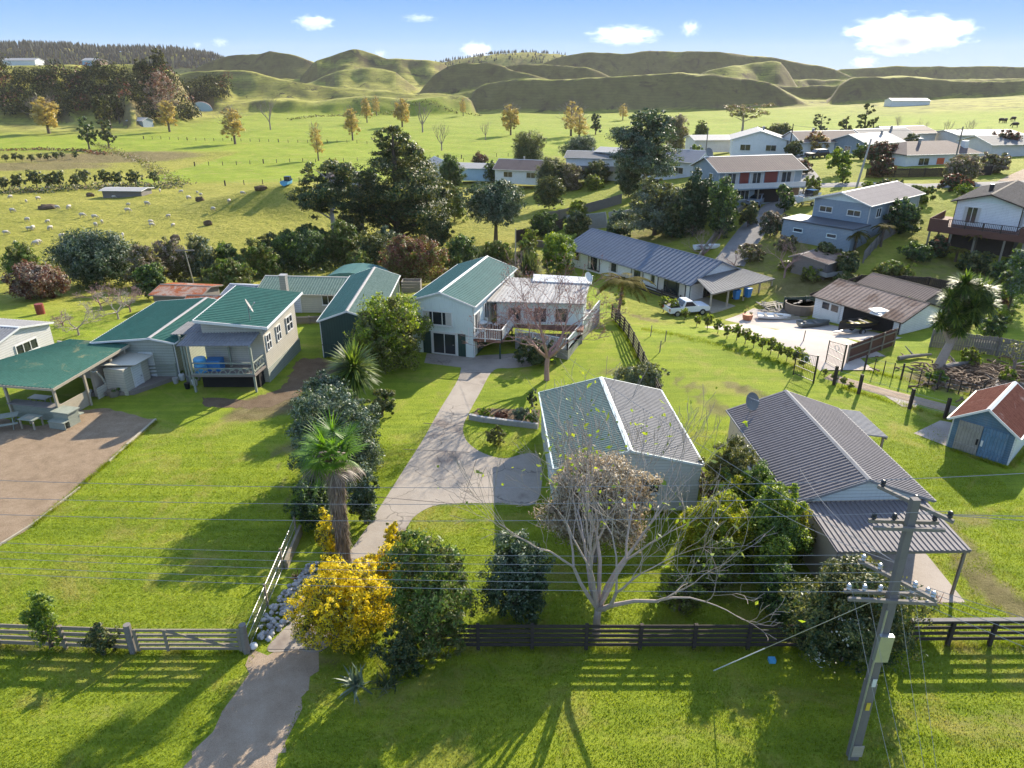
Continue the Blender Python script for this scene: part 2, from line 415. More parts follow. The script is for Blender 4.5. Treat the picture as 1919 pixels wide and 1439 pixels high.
def T(x, y):
    """Height of the ground at (x, y)."""
    x = np.asarray(x, float); y = np.asarray(y, float); shp = np.broadcast(x, y).shape
    x = np.broadcast_to(x, shp).ravel(); y = np.broadcast_to(y, shp).ravel()
    k = np.where(y > 420, 420 / np.maximum(y, 1), 1.0); qx = np.clip(x * k, -300, 300); qy = np.clip(y * k, 40, 420)
    z = np.empty(len(x))
    for i in range(0, len(x), 20000):
        a, b = qx[i:i + 20000], qy[i:i + 20000]
        r2 = (a[:, None] - CP[None, :, 0]) ** 2 + (b[:, None] - CP[None, :, 1]) ** 2
        z[i:i + 20000] = _phi(r2) @ _W[:_n] + _W[_n] + a * _W[_n + 1] + b * _W[_n + 2]
    z = np.clip(z, -7, 8)
    z = z * smooth(50, 62, y)
    z = z + 3.2 * np.exp(-((x + 41) / 15) ** 2 - (np.where(y > 131, (y - 131) / 13, (y - 131) / 5.5)) ** 2) + 2.0 * np.exp(-((x + 22) / 10) ** 2 - (np.where(y > 138, (y - 138) / 14, (y - 138) / 6)) ** 2)
    rough = smooth(95, 130, y) * (x < 10)
    z = z + rough * (0.25 * wav(x, y, 18, 1) + 0.12 * wav(x, y, 7, 2)) + smooth(280, 420, y) * 0.7 * wav(x, y, 55, 3)
    far = y > 300
    if far.any():
        X, Y, Z = x[far], y[far], z[far]; u = X / Y
        for nm, D, sl, bk, tb, wg in LAY:
            px = [tanaz(p[0]) for p in tb]; py = [p[1] for p in tb]
            c = np.interp(u, px, py, left=py[0], right=py[-1])
            if nm in ('left', 'right', 'back', 'forest'):
                pass
            d = D * (1 + wg * (1.3 * wav(u * 900, 0, 110, len(nm)) + 0.25 * wav(u * 900, 0, 40, len(nm) + 2)))
            zc = 20 + d * 6.28e-4 * (130 - c) + 0.35 * wav(u * 900, 0, 16, 4) * (D < 900)
            s = np.tan(R(sl) * (1 + (.42 if sl < 30 else .05) * wav(u * 900, Y * .5, 60, len(nm) + 1))); q = Y - d
            prof = np.where(q < 0, zc + q * s, zc - q * bk)
            gul = 1.2 * wav(X, Y, 45, len(nm) + 5) + 0.35 * wav(X, Y, 17, len(nm))
            prof = prof + (2.8 if sl < 30 else 1.0) * (.45 - np.abs(wav(X + 20 * np.sin(Y * .02), Y * .55, 85, len(nm) + 2))) * (D < 1300)
            prof = prof + (1.5 if sl < 30 else .9) * (.4 - np.abs(wav(X, Y * .6, 34, len(nm) + 4))) * (D < 1300)
            prof = prof + gul * (0.8 if sl > 30 else 1.4)
            kk = 1.3 if D < 700 else 2.5
            prof = np.minimum(prof, zc + 0.5)
            Z = kk * np.logaddexp(Z / kk, prof / kk)
        Z = Z + smooth(480, 600, Y) * (1.0 * wav(X, Y, 70, 6) + 0.5 * wav(X, Y, 24, 3))
        z = z.copy(); z[far] = Z
    return z.reshape(shp)

def P(x, y, dz=0.0): return Vector((x, y, float(T(x, y)) + dz))

# ------------------------------------------------------------------ the ground: sheet and material
def ground_material():
    t = NT('ground'); pos = t.n('ShaderNodeNewGeometry').outputs['Position']
    at = t.n('ShaderNodeVertexColor'); at.layer_name = 'zone'
    sp = t.n('ShaderNodeSeparateColor'); t.l(at.outputs['Color'], sp.inputs[0])
    lush, earth, hill = sp.outputs[0], sp.outputs[1], sp.outputs[2]
    fine = t.noise(pos, 9.0, 8, 0.78); mid = t.noise(pos, 0.9, 6, 0.68, 0.4); big = t.noise(pos, 0.10, 5, 0.6); wide = t.noise(pos, 0.022, 6, 0.62)
    k = t.math('ADD', t.math('MULTIPLY', fine, 0.5), t.math('ADD', t.math('MULTIPLY', mid, 0.3), t.math('MULTIPLY', big, 0.25)))
    lawn = t.ramp(k, [(0.33, (.09, .125, .013)), (0.5, (.21, .265, .022)), (0.66, (.32, .355, .04))]); stx = t.noise(t.mapv(pos, (.12, 1.5, 1), (0, 0, .15)), 1.0, 3, .6); lawn = t.mix(t.ramp(stx, [(.38, (0, 0, 0)), (.62, (1, 1, 1))]), lawn, t.mix(1.0, lawn, (.74, .80, .85), 'MULTIPLY'))
    dry = t.ramp(t.noise(pos, 0.33, 6, 0.68, 0.8), [(0.51, (0, 0, 0)), (0.68, (1, 1, 1))])
    lawn = t.mix(t.math('MULTIPLY', dry, 0.7), lawn, (.31, .27, .075)); md = t.ramp(t.noise(pos, 2.4, 6, 0.7, 1.2), [(0.58, (0, 0, 0)), (0.68, (1, 1, 1))]); lawn = t.mix(t.math('MULTIPLY', md, 0.4), lawn, (.10, .16, .012))
    k2 = t.math('ADD', t.math('MULTIPLY', t.noise(pos, 1.6, 8, 0.75, 0.3), 0.6), t.math('ADD', t.math('MULTIPLY', big, 0.25), t.math('MULTIPLY', wide, 0.2)))
    pad = t.ramp(k2, [(0.36, (.07, .085, .014)), (0.46, (.20, .205, .032)), (0.62, (.33, .30, .065))])
    hl = t.ramp(t.math('ADD', t.math('MULTIPLY', t.noise(pos, 0.11, 8, 0.7, 0.5), 0.7), t.math('MULTIPLY', wide, 0.35)), [(0.38, (.115, .105, .035)), (0.52, (.26, .255, .055)), (0.66, (.39, .355, .09))])
    szz = t.n('ShaderNodeSeparateXYZ'); t.l(pos, szz.inputs[0]); tr_ = t.math('FRACT', t.math('ADD', t.math('MULTIPLY', szz.outputs['Z'], .55), t.math('MULTIPLY', wide, 6.0))); hl = t.mix(t.math('MULTIPLY', t.math('GREATER_THAN', tr_, .8), .35), hl, (.10, .085, .035))
    sc_ = t.noise(pos, 0.05, 8, 0.75, 1.0); hl = t.mix(t.ramp(sc_, [(0.57, (0, 0, 0)), (0.63, (1, 1, 1))]), hl, (.055, .055, .025))
    nz = t.n('ShaderNodeSeparateXYZ'); t.l(t.n('ShaderNodeNewGeometry').outputs['True Normal'], nz.inputs[0]); hl = t.mix(t.math('MULTIPLY', t.ramp(nz.outputs['Z'], [(.78, (1, 1, 1)), (.92, (0, 0, 0))]), .7), hl, t.mix(wide, (.105, .075, .05), (.17, .125, .08)))  # steep faces browner: dead grass, plus the scarps' shade put into the colour
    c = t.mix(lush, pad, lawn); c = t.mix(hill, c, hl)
    er = t.ramp(t.math('ADD', t.math('MULTIPLY', fine, 0.4), t.math('MULTIPLY', mid, 0.6)), [(0.35, (.06, .04, .025)), (0.55, (.17, .125, .075)), (0.7, (.24, .19, .12))])
    ee = t.math('MULTIPLY', earth, t.ramp(t.math('ADD', earth, t.math('MULTIPLY', t.math('SUBTRACT', mid, 0.5), 1.4)), [(0.3, (0, 0, 0)), (0.55, (1, 1, 1))]))
    c = t.mix(ee, c, er)
    bs = t.bump(t.math('ADD', t.math('MULTIPLY', fine, 1.0), t.math('MULTIPLY', mid, 0.8)), 0.9, 0.09)
    b2 = t.n('ShaderNodeBump'); b2.inputs['Strength'].default_value = 0.6; b2.inputs['Distance'].default_value = 1.2
    t.l(t.noise(pos, 0.45, 6, 0.7), b2.inputs['Height']); t.l(bs, b2.inputs['Normal'])
    nm = t.n('ShaderNodeMix', data_type='VECTOR'); t.l(lush, nm.inputs[0]); t.l(b2.outputs[0], nm.inputs[4]); t.l(bs, nm.inputs[5])
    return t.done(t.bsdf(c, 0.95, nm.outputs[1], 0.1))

_u = np.linspace(-1.45, 1.45, 520)
_y = [-45.0]
while _y[-1] < 2600:
    v = _y[-1]; _y.append(v + (0.8 if v < 110 else (1.2 + (v - 110) * 0.008 if v < 360 else (2.0 if v < 1000 else 8.0 + (v - 1000) * .06))))
_y = np.array(_y)
_UU, _YY = np.meshgrid(_u, _y); _XX = _UU * (_YY + 60); _ZZ = T(_XX, _YY)
_nr, _nc = _XX.shape
_V = np.stack([_XX, _YY, _ZZ], -1).reshape(-1, 3)
_i = np.arange((_nr - 1) * _nc).reshape(_nr - 1, _nc)[:, :-1].ravel()
_Q = np.stack([_i, _i + 1, _i + 1 + _nc, _i + _nc], -1)
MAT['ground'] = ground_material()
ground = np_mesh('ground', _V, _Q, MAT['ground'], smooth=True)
tag(ground, kind='structure')
_x, _yy = _V[:, 0], _V[:, 1]
lush = 1 - smooth(56, 74, _yy) * (1 - smooth(2, 8, _x + 0 * _yy))
lush = np.maximum(lush, smooth(168, 178, _yy + 0.06 * _x) * (_x > -93 - 0.0 * _yy))              # the bright fields beyond the sheep paddock
lush = np.maximum(lush, smooth(250, 262, _yy))
lush = np.where((_x > 10) & (_yy < 240), np.clip(lush, 0.0, .42 + .58 * (1 - smooth(56, 66, _yy))), lush)  # lawns between the right houses kept duller: their shade painted into the zone
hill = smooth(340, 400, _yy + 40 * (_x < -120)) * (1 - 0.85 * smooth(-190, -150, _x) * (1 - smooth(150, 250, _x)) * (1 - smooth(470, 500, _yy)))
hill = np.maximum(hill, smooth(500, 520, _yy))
earth = np.zeros(len(_x))
def blob(cx, cy, rx, ry, a=1.0, rot=0.0):
    c, s = math.cos(rot), math.sin(rot); dx, dy = _x - cx, _yy - cy
    d = np.sqrt(((dx * c + dy * s) / rx) ** 2 + ((-dx * s + dy * c) / ry) ** 2)
    return a * (1 - smooth(0.55, 1.1, d))
_zn = np.stack([lush, earth, hill, np.ones(len(_x))], -1)
def zone_paint(items):
    e = _zn[:, 1]
    for it in items: e = np.maximum(e, blob(*it))
    _zn[:, 1] = e
def zone_commit():
    ca = ground.data.color_attributes.new('zone', 'FLOAT_COLOR', 'POINT')
    ca.data.foreach_set('color', _zn.astype(np.float32).ravel())

def smooth_poly(pts, n=6):
    """Closed Catmull-Rom outline through pts."""
    m = len(pts); out = []
    for i in range(m):
        p0, p1, p2, p3 = [np.array(pts[(i + k) % m][:2], float) for k in (-1, 0, 1, 2)]
        for j in range(n):
            t = j / n
            out.append(tuple(0.5 * ((2 * p1) + (-p0 + p2) * t + (2 * p0 - 5 * p1 + 4 * p2 - p3) * t * t + (-p0 + 3 * p1 - 3 * p2 + p3) * t ** 3)))
    return out

def patch(name, pts, mat, off=0.006, th=0.0, jag=0.0, seed=1):
    """A flat sheet on level ground (z = 0 there); th > 0 raises it as a slab."""
    rr = random.Random(seed); out = []
    if jag > 0:
        for i, a in enumerate(pts):
            b = pts[(i + 1) % len(pts)]; L = math.dist(a[:2], b[:2]); n = max(1, int(L / 0.35))
            for j in range(n):
                t = j / n; out.append((a[0] + (b[0] - a[0]) * t + rr.uniform(-jag, jag), a[1] + (b[1] - a[1]) * t + rr.uniform(-jag, jag)))
    else: out = [tuple(p[:2]) for p in pts]
    m = MB()
    if th > 0: m.prism(out, -0.05, th)
    else: m.add([(p[0], p[1], off) for p in out], [tuple(range(len(out)))])
    o = m.build(name, mat)
    bm = bmesh.new(); bm.from_mesh(o.data); bmesh.ops.triangulate(bm, faces=[f for f in bm.faces if len(f.verts) > 4]); bmesh.ops.recalc_face_normals(bm, faces=bm.faces); bm.to_mesh(o.data); bm.free()
    return tag(o, kind='structure')

def strip(name, pts, width, mat, off=0.05, step=1.5):
    """A road or path draped over the ground along pts."""
    P2 = [Vector((p[0], p[1], 0)) for p in pts]; L = []
    for i in range(len(P2) - 1):
        n = max(1, int((P2[i + 1] - P2[i]).length / step))
        for j in range(n): L.append(P2[i].lerp(P2[i + 1], j / n))
    L.append(P2[-1]); vs = []; fs = []; k = 7
    for i, p in enumerate(L):
        d = (L[min(i + 1, len(L) - 1)] - L[max(i - 1, 0)]).normalized(); n = Vector((d.y, -d.x, 0)); w = width if not hasattr(width, '__len__') else width[0] + (width[1] - width[0]) * i / (len(L) - 1)
        for a in range(k):
            q = p + n * ((a / (k - 1) - .5) * w); e = off if 0 < a < k - 1 else -0.1
            vs.append((q.x, q.y, float(T(q.x, q.y)) + e))
    for i in range(len(L) - 1):
        for a in range(k - 1): fs.append((i * k + a, i * k + a + 1, (i + 1) * k + a + 1, (i + 1) * k + a))
    m = MB(); m.add(vs, fs); o = m.build(name, mat, smooth=True)
    return tag(o, kind='structure')
# ------------------------------------------------------------------ materials of the buildings
MAT.update(
 white=M_paint('white paint', (.72, .73, .72), boards=.16), trim=M_paint('white trim', (.64, .64, .61), var=.1),
 cream=M_paint('cream paint', (.50, .47, .38), boards=.18), beige=M_paint('beige cladding', (.50, .42, .33), boards=.0, var=.06),
 pale=M_paint('pale green paint', (.60, .67, .64), var=.06), palegar=M_paint('pale garage boards', (.58, .61, .58), boards=.17, var=.06),
 darkgreen=M_paint('dark green paint', (.030, .062, .052), boards=.2, vert=True), olive=M_paint('grey green boards', (.33, .35, .30), boards=.2),
 stone=M_paint('warm pale cladding', (.47, .44, .37), boards=.15), greyblue=M_paint('grey blue boards', (.26, .315, .36), boards=.16),
 greyboard=M_paint('grey weatherboard', (.62, .60, .58), boards=.17), salmon=M_paint('faded salmon paint', (.50, .28, .17)),
 skyblue=M_paint('light blue paint', (.33, .50, .64)), redpanel=M_paint('dull red panel', (.22, .045, .03)), lilac=M_paint('pale lilac paint', (.60, .62, .70), boards=.2),
 brick=M_paint('brown brick base', (.18, .12, .09)), blueold=M_paint('peeling blue paint', (.095, .17, .25), var=.35, scale=2.2, dirt=(.26, .24, .21), boards=.14, rough=.85),
 doorold=M_paint('peeling blue door', (.10, .19, .28), var=.45, scale=3.0, dirt=(.32, .31, .28), boards=.16, vert=True, rough=.9),
 greydoor=M_paint('bare grey door boards', (.27, .26, .23), var=.35, scale=3.0, dirt=(.12, .11, .10), boards=.16, vert=True, rough=.9),
 deckred=M_wood('red brown decking', (.20, .10, .07)), deckgrey=M_wood('weathered decking', (.22, .19, .165)), timber=M_wood('weathered timber', (.25, .215, .165)),
 paletimber=M_wood('pale timber', (.40, .35, .26)), darktimber=M_wood('dark stained timber', (.055, .044, .037)), oldtimber=M_wood('grey old timber', (.21, .19, .17)),
 greentimber=M_wood('grey green timber', (.28, .30, .24)), redtimber=M_wood('red brown timber', (.14, .068, .05)),
 garagegrey=M_roof('sunlit garage roofing', (.175, .17, .165), (.22, .215, .21), rough=.5, streak=.2),  # lit tone of the garage roof's sunward slope, put into a second colour
 concrete=M_ground('concrete', [(.30, (.24, .20, .17)), (.5, (.37, .32, .275)), (.7, (.45, .40, .35))], .8, 26, .9, .15), block=M_paint('grey blockwork', (.30, .29, .27), var=.2, boards=.2),
 g_roof=M_roof('deep green roofing', (.030, .108, .084), (.05, .145, .115), rough=.42), g_roof2=M_roof('blue green roofing', (.05, .128, .115), (.072, .165, .15), rough=.4, streak=.3),
 g_roof3=M_roof('weathered green roofing', (.10, .17, .14), (.17, .22, .19), rough=.5, streak=.7), g_roof4=M_roof('patchy green roofing', (.035, .115, .085), (.06, .15, .115), rough=.5, rust=(.17, .19, .11), rust_at=.56),
 garageroof=M_roof('grey green roofing', (.105, .155, .14), (.13, .18, .165), rough=.5, streak=.15), brownroof=M_roof('dark brown grey roofing', (.16, .145, .145), (.21, .19, .19), rough=.36, streak=.25),
 steel=M_roof('grey steel roofing', (.20, .20, .205), (.27, .265, .265), rough=.4), paleroof=M_roof('pale roofing', (.34, .33, .31), (.42, .40, .38), rough=.45, streak=.4),
 bluegrey=M_roof('blue grey roofing', (.115, .14, .18), (.16, .185, .22), rough=.38, streak=.2), rustpale=M_roof('lichen pink roofing', (.27, .20, .16), (.34, .265, .215), rough=.7, streak=.6, rust=(.16, .105, .08), rust_at=.5),
 rust=M_roof('rusted iron', (.34, .30, .27), (.24, .10, .05), rough=.75, streak=.7, rust=(.25, .075, .03), rust_at=.42), redrust=M_roof('red rusted iron', (.17, .05, .03), (.25, .10, .07), rough=.6, streak=.8, rust=(.33, .22, .18), rust_at=.58),
 brownroof2=M_roof('brown roofing', (.15, .11, .095), (.20, .155, .135), rough=.5, streak=.4, rust=(.27, .14, .115), rust_at=.62), tile=M_roof('brown tile', (.13, .115, .10), (.19, .165, .145), rough=.7), mauveroof=M_roof('mauve grey roofing', (.20, .175, .175), (.25, .22, .22), rough=.5, streak=.2),
 greyroof=M_roof('grey roofing', (.15, .15, .15), (.20, .20, .195), rough=.5), flatroof=M_paint('dark flat roof', (.075, .085, .10)),
 glass=M_glass('window glass'), dark=M_plain('painted interior shade', (.014, .013, .013), .9), black=M_plain('black metal', (.018, .018, .02), .45), iron=M_plain('grey metal', (.30, .31, .32), .4, .6), alu=M_plain('galvanised metal', (.45, .46, .47), .4, .7),  # the near-black plain paints the shade of openings and hollows
 blue=M_plain('blue plastic', (.03, .17, .42), .4), bluelt=M_plain('light blue plastic', (.10, .36, .60), .4), red=M_plain('red paint', (.40, .05, .03), .4), terracotta=M_plain('terracotta', (.42, .16, .08), .7), orange=M_plain('orange cloth', (.6, .14, .05), .8),
 gel=M_plain('white gelcoat', (.78, .78, .76), .25), boatgrey=M_plain('grey hull', (.15, .16, .15), .5), tarp=M_plain('brown grey canvas', (.17, .14, .11), .9), gloss=M_plain('car white', (.72, .74, .76), .2), carblue=M_plain('car blue grey', (.20, .24, .29), .22), tyre=M_plain('rubber', (.02, .02, .02), .8), yellow=M_plain('yellow', (.62, .45, .05), .6),
 curtain=M_plain('pale curtain', (.50, .47, .42), .9),
)

def obox(mb, c, t, n, a, b, h, mi=0):
    """Box centred at c: a along t, b along n (horizontal unit vectors), h high."""
    c = Vector(c); t = Vector((t[0], t[1], 0)); n = Vector((n[0], n[1], 0)); u = Vector((0, 0, 1)); vs = []
    for z in (-h / 2, h / 2):
        for x, y in ((-a / 2, -b / 2), (a / 2, -b / 2), (a / 2, b / 2), (-a / 2, b / 2)): vs.append(c + t * x + n * y + u * z)
    f = [(3, 2, 1, 0), (4, 5, 6, 7), (0, 1, 5, 4), (1, 2, 6, 5), (2, 3, 7, 6), (3, 0, 4, 7)]
    if t.cross(n).z < 0: f = [tuple(reversed(k)) for k in f]
    return mb.add(vs, f, mi)

SIDES = {'x+': ((0, 1), (1, 0)), 'x-': ((0, 1), (-1, 0)), 'y+': ((1, 0), (0, 1)), 'y-': ((1, 0), (0, -1))}
def window(root, side, pos, z, w, h, nx=2, ny=1, half=None, fm='trim', gm='glass', name='window', at=None, bar=.05, curtains=False):
    """A framed window on a wall: pos along the wall, z its sill; frame is the part, pane its sub-part."""
    t, n = SIDES[side]; t = Vector((*t, 0)); n = Vector((*n, 0))
    d = half if half is not None else (root['hw'] if side[0] == 'x' else root['hl'])
    o = n * d + t * pos + Vector((0, 0, z))
    if at is not None: o = o + Vector(at)
    m = MB(); up = Vector((0, 0, 1))
    for k in range(nx + 1):
        b = bar * (1.5 if k in (0, nx) else 1); obox(m, o + t * (-w / 2 + w * k / nx) + n * .02 + up * (h / 2), t, n, b, .08, h + bar)
    for k in range(ny + 1):
        b = bar * (1.5 if k in (0, ny) else .8); obox(m, o + n * .021 + up * (h * k / ny), t, n, w + bar, .074, b)
    obox(m, o + n * .05 - up * .05, t, n, w + .14, .12, .04)
    f = m.build(name, MAT[fm], root)
    g = MB(); obox(g, o + n * .004 + up * (h / 2), t, n, w - bar, .02, h - bar); g.build('pane', MAT[gm], f)
    if curtains:
        c = MB()
        for s in (-1, 1): obox(c, o + n * .017 + t * (s * w * .38) + up * (h / 2), t, n, w * .2, .01, h - .1)
        c.each('curtain', MAT['curtain'], f)
    return f

def door(root, side, pos, z, w, h, m='trim', half=None, fm='trim', glass=False, name='door'):
    t, n = SIDES[side]; t = Vector((*t, 0)); n = Vector((*n, 0)); up = Vector((0, 0, 1))
    d = half if half is not None else (root['hw'] if side[0] == 'x' else root['hl'])
    o = n * d + t * pos + Vector((0, 0, z)); q = MB()
    obox(q, o + n * .012 + up * (h / 2), t, n, w, .03, h)
    if not glass:
        for s in (-1, 1): obox(q, o + n * .03 + t * (s * w * .22) + up * (h * .3), t, n, w * .3, .02, h * .36); 
    D = q.build(name, MAT[m], root)
    f = MB()
    for s in (-1, 1): obox(f, o + n * .02 + t * (s * (w / 2 + .04)) + up * (h / 2 + .03), t, n, .08, .08, h + .06)
    obox(f, o + n * .021 + up * (h + .04), t, n, w + .02, .074, .08); f.build('frame', MAT[fm], D)
    k = MB(); obox(k, o + n * .06 + t * (w * .38) + up * (h * .48), t, n, .12, .05, .04); k.build('handle', MAT['iron'], D)
    if glass:
        g = MB(); obox(g, o + n * .03 + up * (h * .55), t, n, w * .8, .012, h * .78); g.build('pane', MAT['glass'], D)
    return D

def house(name, label, cat, c, rz, W, L, eave, ridge, wall, roof, trim='trim', oh=.35, og=.25, pitch=.25, amp=.03, roof2=None, cap=None, shift=0.0, group=None, z0=None, gable=None, hip=0.0, gut=True):
    """A gabled building, ridge along local Y; heights from its own ground."""
    z0 = float(T(c[0], c[1])) if z0 is None else z0
    r = thing(name, label, cat, (c[0], c[1], z0), R(rz), group); a, b = W / 2, L / 2
    r['hw'] = a; r['hl'] = b
    m = MB(); e1 = eave
    v = [(-a, -b, -.6), (a, -b, -.6), (a, b, -.6), (-a, b, -.6), (-a, -b, e1), (a, -b, e1), (a, b, e1), (-a, b, e1), (shift, -b, ridge - .05), (shift, b, ridge - .05)]
    m.add(v, [(0, 1, 5, 4), (1, 2, 6, 5), (2, 3, 7, 6), (3, 0, 4, 7)])
    if hip <= 0: m.add(v, [(4, 5, 8), (6, 7, 9)], 1 if gable else 0)
    m.build('wall', [MAT[wall], MAT[gable or wall]], r)
    sl = (ridge - eave) / (a + shift if False else a); zo = eave - oh * sl + .04; rf = MB(); yb = b + og; rr = ridge + .04
    if hip > 0:
        y0, y1 = -yb + hip, yb - hip; ex = a + oh
        rf.add([(-ex, -yb, zo), (ex, -yb, zo), (ex, yb, zo), (-ex, yb, zo), (shift, y0, rr), (shift, y1, rr), (-ex, -yb, zo - .12), (ex, -yb, zo - .12), (ex, yb, zo - .12), (-ex, yb, zo - .12)],
               [(0, 1, 4), (1, 2, 5, 4), (2, 3, 5), (3, 0, 4, 5), (9, 8, 7, 6), (6, 7, 1, 0), (7, 8, 2, 1), (8, 9, 3, 2), (9, 6, 0, 3)])
    else:
        rf.sheet((-a - oh, yb, zo), (-a - oh, -yb, zo), (shift, -yb, rr), (shift, yb, rr), .06, pitch, amp, 0)
        rf.sheet((a + oh, -yb, zo), (a + oh, yb, zo), (shift, yb, rr), (shift, -yb, rr), .06, pitch, amp, 1)
    ro = rf.build('roof', [MAT[roof], MAT[roof2 or roof]], r)
    if hip <= 0:
        cp = MB(); w = .13
        for s in (-1, 1): cp.sheet((shift + s * w, -s * yb, rr - w * sl + amp + .012), (shift + s * w, s * yb, rr - w * sl + amp + .012), (shift, s * yb, rr + amp + .02), (shift, -s * yb, rr + amp + .02), .02)
        cp.build('ridge_cap', MAT[cap or trim], ro)
        for y in (-yb, yb):
            bb = MB()
            for s in (-1, 1): bb.bar((s * (a + oh) + 0, y, zo - .05), (shift, y, rr - .04), .04, .12)
            bb.build('barge_board', MAT[trim], ro)
    if gut:
        g = MB()
        for s in (-1, 1): g.bar((s * (a + oh + .05), -yb, zo - .05), (s * (a + oh + .05), yb, zo - .05), .08, .08)
        g.each('gutter', MAT[trim], ro)
        if pitch > 0:
            d = MB()
            for sx, sy in ((-1, -1), (1, -1), (1, 1)): d.bar((sx * (a + .05), sy * (b - .12), -.1), (sx * (a + .05), sy * (b - .12), eave - .02), .07, .07)
            d.each('downpipe', MAT[trim], r)
    return r

def balustrade(mb, pts, h, gap=.13, post=.09, every=1.6, bal=.035):
    """Posts, top and bottom rail and balusters along pts (deck level)."""
    for i in range(len(pts) - 1):
        a, b = Vector(pts[i]), Vector(pts[i + 1]); d = b - a; L = d.length; up = Vector((0, 0, 1))
        mb.bar(a + up * h, b + up * h, .09, .05); mb.bar(a + up * .1, b + up * .1, .05, .05)
        n = max(1, round(L / every))
        for k in range(n + 1):
            p = a + d * (k / n); mb.bar(p - up * .15, p + up * (h + .02), post, post)
        n = int(L / gap)
        for k in range(1, n):
            p = a + d * (k / n); mb.bar(p + up * .1, p + up * h, bal, bal)

def railfence(mb, pts, h, rails, every=2.4, rw=.04, rh=.14, post=.14, over=.12, sink=.3):
    for i in range(len(pts) - 1):
        a, b = Vector(pts[i]), Vector(pts[i + 1]); L = (b - a).length; n = max(1, round(L / every)); up = Vector((0, 0, 1)); last = None
        for k in range(n + 1):
            p = a.lerp(b, k / n); p.z = float(T(p.x, p.y))
            if k < n or i == len(pts) - 2: mb.bar(p - up * sink, p + up * (h + over), post, post)
            if last is not None:
                for z in rails: mb.bar(last + up * z, p + up * z, rw, rh)
            last = p

def lean_roof(root, name, p00, p10, p11, p01, mat, pitch=.22, amp=.025, th=.05):
    m = MB(); m.sheet(p00, p10, p11, p01, th, pitch, amp); return m.build(name, MAT[mat], root)
# ================================================================== BUILDINGS
# ---- middle garage
g = house('garage', 'pale gabled garage with grey green ribbed roof beside the concrete turning area', 'garage', (5.42, 33.85), 2.6, 6.95, 8.6, 2.6, 3.45, 'palegar', 'garageroof', 'pale', oh=.12, og=.1, pitch=.2, amp=.022, roof2='garagegrey')
window(g, 'y-', 1.05, 1.05, 1.05, .8, 2, 1)
rd = MB(); rd.b2(-3.51, -3.47, -3.4, -.6, 0, 2.2); rd.build('roller_door', MAT['pale'], g)
# ---- brown roofed garage with carport
b = house('bungalow', 'beige hut with dark brown ribbed roof, satellite dish and front carport', 'hut', (15.42, 31.3), 2.2, 5.9, 9.2, 2.55, 3.6, 'beige', 'brownroof', 'steel', oh=.2, og=.12, pitch=.21, amp=.04, gable='palegar')
lean_roof(b, 'carport_roof', (-2.75, -8.0, 2.38), (2.7, -8.1, 2.38), (2.75, -4.66, 2.52), (-2.7, -4.66, 2.52), 'brownroof', .21, .04)
m = MB()
for x in (2.55,): m.bar((x, -7.95, -.1), (x, -7.95, 2.32), .1, .1)
m.bar((-2.7, -7.95, 2.28), (2.7, -8.02, 2.28), .06, .12); m.bar((-2.6, -7.9, 0), (-2.6, -7.9, 2.3), .1, .1)
m.each('carport_post', MAT['timber'], b)
w_ = MB(); w_.b2(-2.66, -2.58, -7.85, -4.65, 0, 2.28); w_.build('carport_wall', MAT['beige'], b)
lean_roof(b, 'side_roof', (4.45, 1.6, 2.28), (4.45, 4.7, 2.28), (2.95, 4.7, 2.5), (2.95, 1.6, 2.5), 'steel', .16, .025)
m = MB(); m.bar((4.3, 1.75, 0), (4.3, 1.75, 2.2), .1, .1); m.bar((4.3, 4.55, 0), (4.3, 4.55, 2.2), .1, .1); m.bar((4.4, 1.6, 2.18), (4.4, 4.7, 2.18), .06, .12); m.each('side_post', MAT['timber'], b)
window(b, 'x+', -1.5, 1.0, 1.4, .9); door(b, 'y-', .9, 0, .85, 1.95, 'white'); window(b, 'x-', 1.0, 1.0, 1.2, .8)
# ---- blue shed
s = house('shed', 'peeling blue timber shed with rusty red iron roof and double doors', 'shed', (28.05, 36.85), -46, 3.0, 5.0, 1.95, 2.95, 'blueold', 'redrust', 'trim', oh=.25, og=.2, pitch=.15, amp=.02)
wm = MB(); wm.b2(1.5, 1.56, -2.48, 2.48, -.1, 1.9); wm.build('side_wall', MAT['white'], s)
for k, (x, mm) in enumerate(((-.62, 'greydoor'), (.62, 'doorold'))):
    d = MB(); d.b2(x - .6, x + .6, -2.56, -2.51, .05, 1.85); d.b2(x - .58, x + .58, -2.6, -2.56, .35, .5); d.b2(x - .58, x + .58, -2.6, -2.56, 1.4, 1.55)
    D = d.build('door', MAT[mm], s); tag(D, ('bare grey board door' if k == 0 else 'peeling blue board door'))
    h = MB(); h.b2(x - .5 * (1 if k else -1) - .05, x - .5 * (1 if k else -1) + .05, -2.63, -2.6, .7, 1.05); h.build('handle', MAT['trim' if k else 'black'], D)
# ---- two storey pale green house
H1 = house('house', 'two storey pale green house with blue green gable roof and white railed deck', 'house', (-3.75, 56.0), -16.0, 4.9, 11.0, 4.15, 4.95, 'pale', 'g_roof2', oh=.25, og=.25, pitch=.3, amp=.03)
window(H1, 'y-', -.35, 2.35, 2.3, 1.05, 3, 1, fm='trim', curtains=True); 
door(H1, 'y-', .15, .02, 1.9, 1.75, 'trim', glass=False, name='sliding_door')
for x in (-.3, .6):
    q = MB(); q.b2(x - .41, x + .41, -5.56, -5.53, .12, 1.68); q.build('pane', MAT['glass'], H1)
q = MB(); q.b2(1.25, 1.85, -5.54, -5.51, 0, 1.8); q.b2(-1.6, -.95, -5.54, -5.51, 0, 1.8); q.each('wall_panel', MAT['darkgreen'], H1)
q = MB(); q.b2(2.46, 2.5, -4.6, 5, -.1, 1.45); q.build('base_panel', MAT['darkgreen'], H1)
